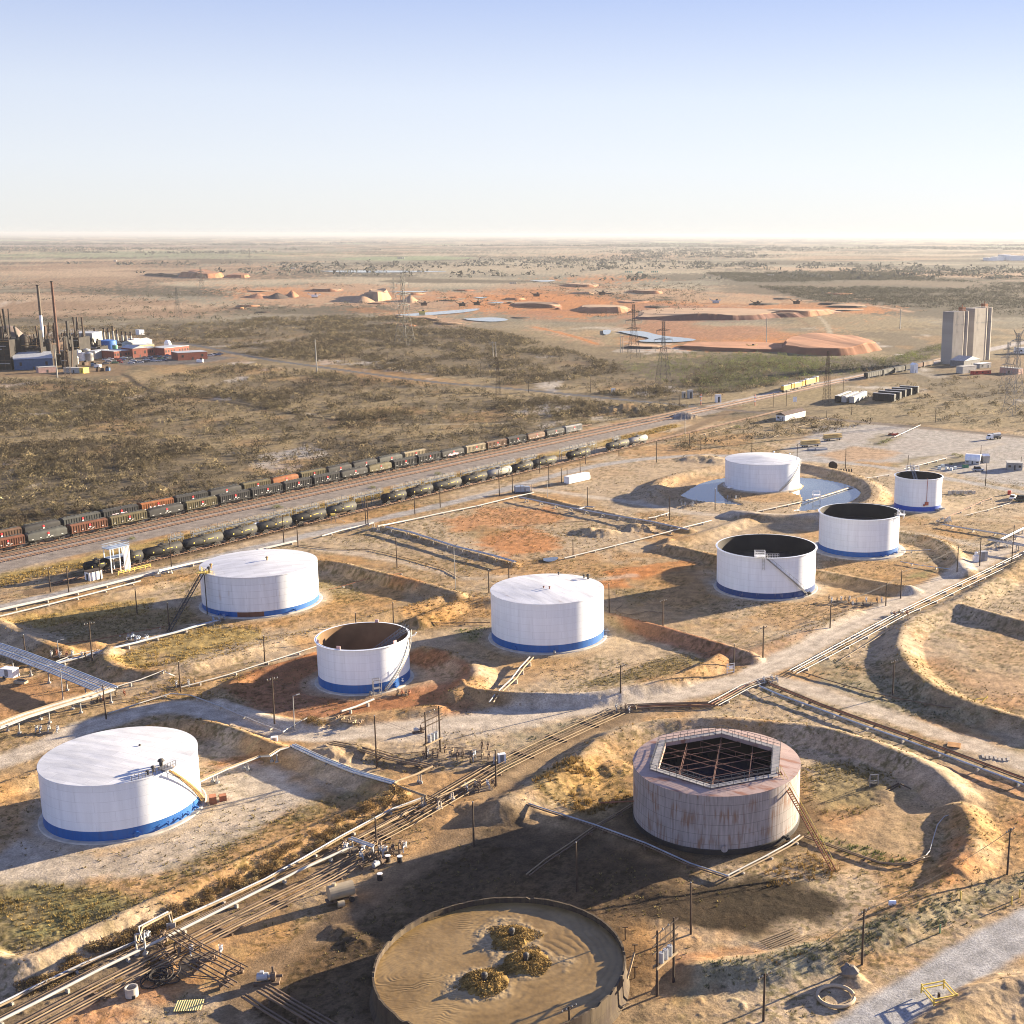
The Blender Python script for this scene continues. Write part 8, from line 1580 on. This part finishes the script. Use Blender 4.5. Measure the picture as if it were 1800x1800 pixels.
def keep(x, y, road=True):
    ok = np.ones(len(x), bool)
    for tx, ty, r, h in TANKS.values(): ok &= np.hypot(x - tx, y - ty) > r + 2.5
    ok &= np.hypot(x - JX, y - JY) > JR + 2
    if road:
        for P, hw_ in ROADS: ok &= pdist(x, y, P, hw_ + .5) > hw_ + .3
    ok &= ~(inpoly(x, y, POND) & ~inpoly(x, y, ISLE))
    return x[ok], y[ok]
def blades(x, y, hgt, spread, col, k=8, wid=.06, cv=.25):
    """grass tufts: k thin bent blades each"""
    nT = len(x); z = hzs(x, y) - .04; X_, Y_, Z_ = (np.repeat(a, k) for a in (x, y, z)); N = nT * k; hh = np.repeat(hgt * PR.uniform(.5, 1.3, nT), k) * PR.uniform(.6, 1.1, N); a = PR.uniform(0, 6.283, N); s = np.repeat(spread * PR.uniform(.6, 1.3, nT), k)
    ox, oy = np.cos(a), np.sin(a); rr = s * PR.uniform(.05, .55, N); bx, by = X_ + ox * rr, Y_ + oy * rr; tx, ty = bx + ox * s * PR.uniform(.2, .8, N), by + oy * s * PR.uniform(.2, .8, N); w_ = wid * PR.uniform(.7, 1.5, N)
    V = np.empty((N, 3, 3)); V[:, 0] = np.stack([bx - oy * w_, by + ox * w_, Z_], 1); V[:, 1] = np.stack([bx + oy * w_, by - ox * w_, Z_], 1); V[:, 2] = np.stack([tx, ty, Z_ + hh], 1)
    c = np.repeat(col * (1 + cv * PR.normal(0, 1, (nT, 1))), k, 0) * PR.uniform(.75, 1.2, (N, 1)); return V.reshape(-1, 3), np.repeat(np.clip(c, .01, .6), 3, 0)
def leaves(x, y, rad, hgt, col, k=36, leaf=.5, cv=.2, z=None, flat=.75):
    """shrubs: k leaf-sprays each through an uneven rounded volume, thicker outside"""
    nB = len(x); z = hzs(x, y) if z is None else z; N = nB * k; R = np.repeat(rad * PR.uniform(.6, 1.35, nB), k); Hh = np.repeat(hgt * PR.uniform(.65, 1.3, nB), k)
    d = PR.normal(0, 1, (N, 3)); d /= np.linalg.norm(d, axis=1)[:, None]; d[:, 2] = np.abs(d[:, 2]); q = PR.uniform(.35, 1, N) ** .5; lob = 1 + .35 * np.sin(3 * np.arctan2(d[:, 1], d[:, 0]) + np.repeat(PR.uniform(0, 6, nB), k))
    c = np.stack([np.repeat(x, k) + d[:, 0] * R * q * lob, np.repeat(y, k) + d[:, 1] * R * q * lob, np.repeat(z, k) + .05 * Hh + d[:, 2] * Hh * q], 1)
    s = leaf * np.repeat(rad * np.ones(nB), k)[:, None] if np.ndim(rad) else leaf * rad
    u = PR.normal(0, 1, (N, 3)); v = PR.normal(0, 1, (N, 3)); u *= (s * .5 / np.linalg.norm(u, axis=1)[:, None]); v *= (s * .5 / np.linalg.norm(v, axis=1)[:, None])
    V = np.empty((N, 3, 3)); V[:, 0] = c - u; V[:, 1] = c + u * .6 + v * .3; V[:, 2] = c + v
    cc = np.repeat(col * (1 + cv * PR.normal(0, 1, (nB, 1))), k, 0) * PR.uniform(.7, 1.25, (N, 1)); return V.reshape(-1, 3), np.repeat(np.clip(cc, .012, .5), 3, 0)
def join(parts, name, label=None):
    V = np.concatenate([p[0] for p in parts]); c = np.concatenate([p[1] for p in parts]); o = npmesh(name, V, np.arange(len(V)).reshape(-1, 3), leafm, False, c); o['kind'] = 'stuff'
    if label: o['label'] = label
    return o
YG, OG, GG, DG, WG = (np.array(c) for c in ((.30,.21,.07),(.19,.15,.06),(.10,.12,.035),(.22,.14,.045),(.12,.125,.075)))
def cl(f, a, b, s): return lambda x, y: sstep(a, b, fbm(x * f, y * f, s, 3))
G_ = []
def tz(pts, dens, col, h=.45, sp=.4, k=8, mod=None, wid=.06): 
    x, y = scatter(pts, dens, mod); 
    if len(x): G_.append(blades(x, y, h, sp, col, k, wid))
tz([(190,1165),(260,1128),(360,1096),(452,1100),(470,1122),(380,1146),(300,1166),(236,1180)],1.6,YG,.5,.45,mod=cl(.15,.33,.5,501)); tz([(5,1096),(100,1078),(200,1058),(275,1051),(262,1080),(165,1092),(60,1106)],1.2,YG,.5,.45,mod=cl(.15,.35,.5,502)); tz([(70,1105),(340,1062),(350,1095),(120,1130)],.6,OG,.4,.4)
tz([(-60,1560),(60,1553),(190,1558),(260,1588),(140,1652),(40,1680),(-60,1660)],3.0,OG,.4,.4,mod=cl(.2,.3,.5,503)); tz([(-40,1580),(180,1575),(150,1635),(40,1640)],1.5,YG,.4,.4); tz([(200,1590),(380,1490),(560,1408),(660,1390),(600,1425),(420,1495),(250,1590),(120,1650)],1.3,OG,.35,.4,mod=cl(.2,.35,.55,504))
tz([(1010,1206),(1080,1184),(1190,1148),(1234,1158),(1190,1184),(1095,1204)],1.3,OG,.4,.4); tz([(930,1362),(1000,1343),(1110,1360),(1112,1404),(1040,1434),(945,1404)],2.6,DG,.7,.55,k=9,mod=cl(.12,.36,.52,505)); tz([(1408,1350),(1480,1335),(1570,1362),(1592,1392),(1540,1424),(1430,1455),(1408,1440)],1.8,OG,.4,.4,mod=cl(.15,.35,.55,506)); tz([(1410,1455),(1480,1476),(1560,1498),(1605,1514),(1560,1524),(1450,1496)],2.0,GG,.4,.4,mod=cl(.2,.35,.5,507))
tz([(1340,1535),(1420,1495),(1480,1530),(1460,1548),(1350,1560)],1.8,DG,.6,.5); tz([(1230,1712),(1340,1690),(1420,1672),(1500,1650),(1560,1625),(1650,1590),(1740,1545),(1860,1520),(1860,1560),(1720,1604),(1600,1652),(1500,1692),(1380,1722),(1240,1745)],2.6,WG,.35,.4,mod=cl(.14,.38,.55,508)); tz([(1400,1170),(1470,1158),(1560,1188),(1640,1235),(1760,1292),(1640,1262),(1500,1234)],1.0,WG,.35,.4,mod=cl(.14,.4,.55,509))
tz([(930,1290),(1010,1262),(1100,1245),(1120,1258),(1030,1295),(960,1335),(880,1360),(860,1340)],1.2,WG,.3,.4,mod=cl(.14,.38,.55,510)); tz([(570,1300),(720,1330),(860,1340),(760,1365),(645,1345)],1.0,OG,.4,.4,mod=cl(.14,.38,.55,511)); tz([(1560,1290),(1640,1310),(1760,1372),(1860,1400),(1700,1350)],.8,WG,.3,.35,mod=cl(.14,.4,.55,512)); tz([(-60,1030),(200,972),(450,910),(700,858),(900,811),(1060,776),(1190,744),(1190,752),(1060,786),(900,822),(700,870),(450,924),(200,986),(-60,1048)],1.3,YG,.6,.6,k=7,wid=.1,mod=cl(.06,.3,.5,513))
tz([(190,1245),(300,1190),(440,1190),(420,1215),(340,1235),(260,1255)],.9,YG,.45,.4,mod=cl(.14,.38,.55,514)); tz([(310,1160),(460,1120),(620,1085),(700,1065),(700,1080),(560,1120),(440,1150),(330,1180)],.8,YG,.35,.4,mod=cl(.14,.38,.55,515)); tz([(700,1065),(850,1045),(865,1085),(780,1100),(700,1095)],.5,DG,.5,.45); tz([(800,1108),(862,1098),(868,1114),(830,1128)],1.2,GG,.4,.4); tz([(560,1020),(620,1022),(645,1055),(600,1062),(560,1045)],.9,OG,.35,.4); tz([(1068,1035),(1150,1038),(1170,1050),(1110,1066)],.7,OG,.35,.4); tz([(680,1000),(800,960),(990,985),(1000,1010),(900,1030),(800,1010)],.12,DG,.4,.45,wid=.1); tz([(700,930),(900,880),(1200,930),(990,985),(760,960)],.10,DG,.35,.45,wid=.1)
# weeds on the dike slopes
wx_, wy_ = [], []
for P, hh, tw, run in BERMS[:26]:
    sg = np.hypot(*np.diff(P, axis=0).T); k = int(sg.sum() * 1.6); c_ = np.r_[0, np.cumsum(sg)]; u_ = PR.uniform(0, c_[-1], k); ii_ = np.clip(np.searchsorted(c_, u_) - 1, 0, len(sg) - 1); f_ = ((u_ - c_[ii_]) / sg[ii_])[:, None]; p_ = P[ii_] * (1 - f_) + P[ii_ + 1] * f_; wx_.append(p_[:, 0] + PR.normal(0, run * .55, k)); wy_.append(p_[:, 1] + PR.normal(0, run * .55, k))
wx_, wy_ = np.concatenate(wx_), np.concatenate(wy_); m = (PR.random(len(wx_)) < sstep(.4, .6, fbm(wx_ * .1, wy_ * .1, 530, 3))) & (wy_ > 120); wx_, wy_ = keep(wx_[m], wy_[m]); G_.append(blades(wx_, wy_, .35, .4, DG * .85, 7, .07, .35))
# sparse weeds over all the open soil of the tank farm
x = PR.uniform(-190, 150, 70000); y = PR.uniform(125, 520, 70000); m = PR.random(70000) < sstep(.46, .66, fbm(x * .05, y * .05, 520, 4)) * .9; s_ = (x - RA[0]) * RN[0] + (y - RA[1]) * RN[1]; m &= s_ < -20; x, y = keep(x[m], y[m]); G_.append(blades(x, y, .3, .38, OG * .9, 6, .07, .3))
join(G_, 'dry_grass', 'tufts of dry yellow and olive grass on the soil of the tank farm')
# green algae tufts in the pond
t_ = []
for px, py in ((1436,881),(1454,880),(1474,882),(1478,880)):
    p = G(px, py); k = 60; t_.append(blades(p[0] + PR.normal(0, .9, k), p[1] + PR.normal(0, .5, k), .3, .3, np.array([.16,.22,.04]), 6, .1))
o = join(t_, 'water_weed', 'green water weed in the pond')
# single shrubs
def shrub_mesh(col, k, leaf, hr, seed):
    V, c = leaves(np.zeros(1), np.zeros(1), 1.0, hr, np.array(col), k, leaf, 0, np.zeros(1)); o = npmesh('foliage', V, np.arange(len(V)).reshape(-1, 3), leafm, False, c); return o
def shrub_proto(name, label, cat, group, col, k=420, leaf=.2, hr=.8, seed=0, twig=(.10,.075,.05)):
    t = thing(name, label, cat, (0,0,-500), 0, group); o = shrub_mesh(col, k, leaf, hr, seed); o.parent = t; mb = MB()
    for i in range(11): a = i * .57; e = Vector((math.cos(a) * .75, math.sin(a) * .75, hr * random.uniform(.55, .95))); mb.tube([(0,0,-.1), e * .5 + Vector((0,0,.06)), e], .035, 4, r2=.01)
    mb.build('stems', mat('stem', twig, .95), t); return t
def place(proto, first, p, s, label=None):
    t = proto if first else dup(proto, p, random.uniform(0, 6.28)); t.location = p; t.scale = (s, s, s * random.uniform(.75, 1.2))
    if label: t['label'] = label
    return t
GP = [shrub_proto('dry_shrub', 'golden brown dry shrub between the dike and the pipes of the lower left corridor', 'shrub', 'dry shrubs along the pipe corridor', c, 420, .22, .75, i) for i, c in enumerate([(.22,.14,.055),(.17,.115,.055),(.26,.19,.09)])]
path = GL([(40,1745),(150,1688),(250,1640),(350,1592),(450,1540),(550,1488),(640,1440),(715,1400)]); used = [0]*3
for i in range(170):
    f_ = (i + .5) / 170 * (len(path) - 1) + random.uniform(-.15, .15); f_ = min(max(f_, 0), len(path) - 1.001); a, b_ = path[int(f_)], path[int(f_) + 1]; c = a + (b_ - a) * (f_ % 1); nn = np.array([-(b_ - a)[1], (b_ - a)[0]]); nn /= np.linalg.norm(nn); c = c + nn * random.uniform(-1.8, 1.6); k = i % 3
    place(GP[k], not used[k], (c[0], c[1], hz(c[0], c[1]) - .1), random.uniform(.75, 1.5)); used[k] = 1
for i, (px, py, s) in enumerate([(545,1276,1.4),(552,1274,1.5),(560,1280,1.3),(570,1277,1.1),(538,1270,1.0),(1478,1140,1.3),(1490,1135,1.2),(1484,1137,1.0),(1660,985,1.0),(262,1700,1.0),(270,1690,1.2),(300,1660,1.1),(318,1672,1.0),(255,1652,1.0),(340,1700,.9),(210,1728,.9),(190,1750,1.0),(170,1740,.8)]):
    c = on(px, py); t = dup(GP[i % 3], (c[0], c[1], c[2] - .1), i, 'bushy dry shrub growing between the pipes and valves', 'dry shrubs among the pipes', (s, s, s))
gp = shrub_proto('green_bush', 'fresh green bush on the grass verge between the tank cars and the main line', 'bush', None, (.17,.19,.055), 700, .13, .95, 3)
gl_ = [(487,893,2.6,'round green bush on the verge between the tank cars and the main line'),(770,834,2.4,'pale green bush on the verge behind the silver tank car racks'),(1296,752,2.3,'bright green bush in the scrub left of the white house'),(1553,778,2.4,'green bush at the left of the row in the grey yard'),(1562,775,2.2,'green bush at the right of the row in the grey yard'),(1688,803,2.4,'bright green bush in front of the quonset hut'),(1678,800,2.0,'olive bush left of the quonset hut bush'),(1672,817,1.6,'low green bush behind the plastic totes'),(1545,781,1.6,'small green bush at the left tip of the yard row'),(232,948,1.6,'small green bush on the verge near the white gantry'),(655,858,1.8,'olive bush on the verge behind the white cabinet')]
for i, (px, py, s, lb) in enumerate(gl_): place(gp, i == 0, on(px, py), s * .8, lb)
# mesquite scrub beyond the railway: the nearest as single shrubs, the rest as one mass
Zs = []
def zone(pts, dens, mod=None): x, y = scatter(pts, dens, mod, clear=False); return x, y
md = lambda x, y: .22 + .78 * sstep(.42, .58, fbm(x * .035, y * .024, 83, 4)) * (.35 + .65 * sstep(.44, .56, fbm(x * .012, y * .009, 601, 4)))
x1, y1 = zone([(-120,690),(450,712),(900,735),(1150,712),(1230,716),(1010,752),(745,800),(300,892),(-120,985)], .135, md)
x2, y2 = zone([(330,602),(450,560),(680,552),(900,588),(1080,640),(1180,690),(1180,706),(900,678),(450,626),(400,612)], .085, lambda x, y: .15 + .85 * sstep(.42, .54, fbm(x * .025, y * .018, 602, 4)))
x4, y4 = zone([(-120,668),(240,672),(420,640),(900,692),(1150,718),(900,738),(450,714),(-120,690)], .11, md)
x5, y5 = zone([(1220,640),(1560,640),(1560,660),(1400,672),(1230,700),(1140,690)], .05, md); x6, y6 = zone([(1240,480),(1500,472),(1880,490),(1880,600),(1750,590),(1660,560),(1500,540),(1400,522)], .02, lambda x, y: sstep(.4, .62, fbm(x * .004, y * .003, 603, 4)))
x7, y7 = zone([(1150,780),(1330,738),(1460,732),(1550,742),(1400,768),(1200,795)], .028, None); x8, y8 = zone([(1480,690),(1700,660),(1880,680),(1880,760),(1650,745)], .012, None); x9, y9 = zone([(-100,575),(300,572),(430,560),(480,575),(360,596),(250,610),(-100,606)], .02, None); x10, y10 = zone([(1160,806),(1340,790),(1380,800),(1200,812)], .02, None)
x11, y11 = zone([(-120,500),(1240,476),(1240,560),(700,552),(480,560),(-120,575)], .0022, lambda x, y: sstep(.5, .62, fbm(x * .003, y * .002, 604, 3)))
x12, y12 = zone([(-120,425),(1900,430),(1900,490),(-120,500)], .00022, lambda x, y: sstep(.45, .6, fbm(x * .0008, y * .0006, 605, 3)))
bx, by = np.concatenate([x1, x2, x4, x5, x7, x8, x9, x10]), np.concatenate([y1, y2, y4, y5, y7, y8, y9, y10])
ok = np.ones(len(bx), bool)
for P, hw_ in ROADS: ok &= pdist(bx, by, P, hw_ + 2) > hw_ + 1.2
sr_ = (bx - RA[0]) * RN[0] + (by - RA[1]) * RN[1]; ok &= (sr_ > FAROFF + 5) | (by > 640) | (sr_ < -40); bx, by = bx[ok], by[ok]
d = np.hypot(bx, by); o_ = np.argsort(d); near_i, rest = o_[:105], o_[105:]
SHP = [shrub_proto('mesquite_shrub', 'grey brown leafless mesquite shrub in the scrub beyond the freight cars', 'shrub', 'nearest mesquite shrubs beyond the railway', c, 240, .32, .8, 10 + i, (.09,.075,.06)) for i, c in enumerate([(.105,.083,.055),(.13,.11,.064),(.09,.072,.048)])]; used = [0]*3
for q, i in enumerate(near_i): k = q % 3; place(SHP[k], not used[k], (bx[i], by[i], -.1), random.uniform(1.4, 3.0)); used[k] = 1
bx, by = bx[rest], by[rest]; k_ = len(bx); tone = fbm(bx * .02, by * .02, 610, 3)[:, None]; base = np.array([.07,.055,.037]) * (1 - tone) + np.array([.112,.093,.052]) * tone; lt_ = PR.random((k_, 1)) < .22; base = np.where(lt_, base * 2.3 + np.array([.02,.014,.002]), base)
def pale(n): return base
join([leaves(bx, by, PR.uniform(1.0, 2.6, k_) * np.where(PR.random(k_) < .15, 1.7, 1), PR.uniform(1.4, 3.4, k_), base, 40, .46, .28, np.zeros(k_))], 'scrub', 'grey brown mesquite scrub covering the plain beyond the railway')
xt, yt = zone([(1080,640),(1200,618),(1290,622),(1440,630),(1560,632),(1660,606),(1660,640),(1520,656),(1400,668),(1240,694),(1130,664)], .055, lambda x, y: .25 + .75 * sstep(.4, .55, fbm(x * .02, y * .012, 606, 3)))
ok = np.ones(len(xt), bool)
for P, hw_ in ROADS: ok &= pdist(xt, yt, P, hw_ + 6) > hw_ + 4
xt, yt = xt[ok], yt[ok]; k_ = len(xt); tone = fbm(xt * .02, yt * .015, 611, 3)[:, None]; join([leaves(xt, yt, PR.uniform(1.8, 3.2, k_), PR.uniform(2.2, 4.6, k_), np.array([.10,.095,.055]) * (1 - tone) + np.array([.17,.20,.06]) * tone, 34, .36, .25, np.zeros(k_))], 'thicket', 'grey green thicket of trees below the red earth dump')
xf, yf = np.concatenate([x6, x11]), np.concatenate([y6, y11]); k_ = len(xf); join([leaves(xf, yf, PR.uniform(2, 6, k_), PR.uniform(1.8, 4.2, k_), np.array([.07,.066,.045]) * np.ones((k_, 1)), 16, .5, .25, np.zeros(k_)), leaves(x12, y12, PR.uniform(7, 26, len(x12)), PR.uniform(4, 8, len(x12)), np.array([.085,.085,.07]) * np.ones((len(x12), 1)), 10, .8, .25, np.zeros(len(x12)))], 'distant_scrub', 'dark scrub and tree lines far out on the plain')
# ------------------------------------------------------------------ haze: the dusty air between camera and horizon
HAZE = True
if HAZE:
    hm = bpy.data.materials.new('dusty_air'); hm.use_nodes = True; n = hm.node_tree
    for q in list(n.nodes):
        if q.type != 'OUTPUT_MATERIAL': n.nodes.remove(q)
    pv = n.nodes.new('ShaderNodeVolumePrincipled'); pv.inputs['Color'].default_value = (.40, .43, .48, 1); pv.inputs['Density'].default_value = 4.6e-5; pv.inputs['Anisotropy'].default_value = .15
    n.links.new(pv.outputs['Volume'], [q for q in n.nodes if q.type == 'OUTPUT_MATERIAL'][0].inputs['Volume'])
    mb = MB(); mb.box((0, 0, 45), (3.2e5, 3.2e5, 150)); o = mb.build('haze', hm); o['kind'] = 'stuff'
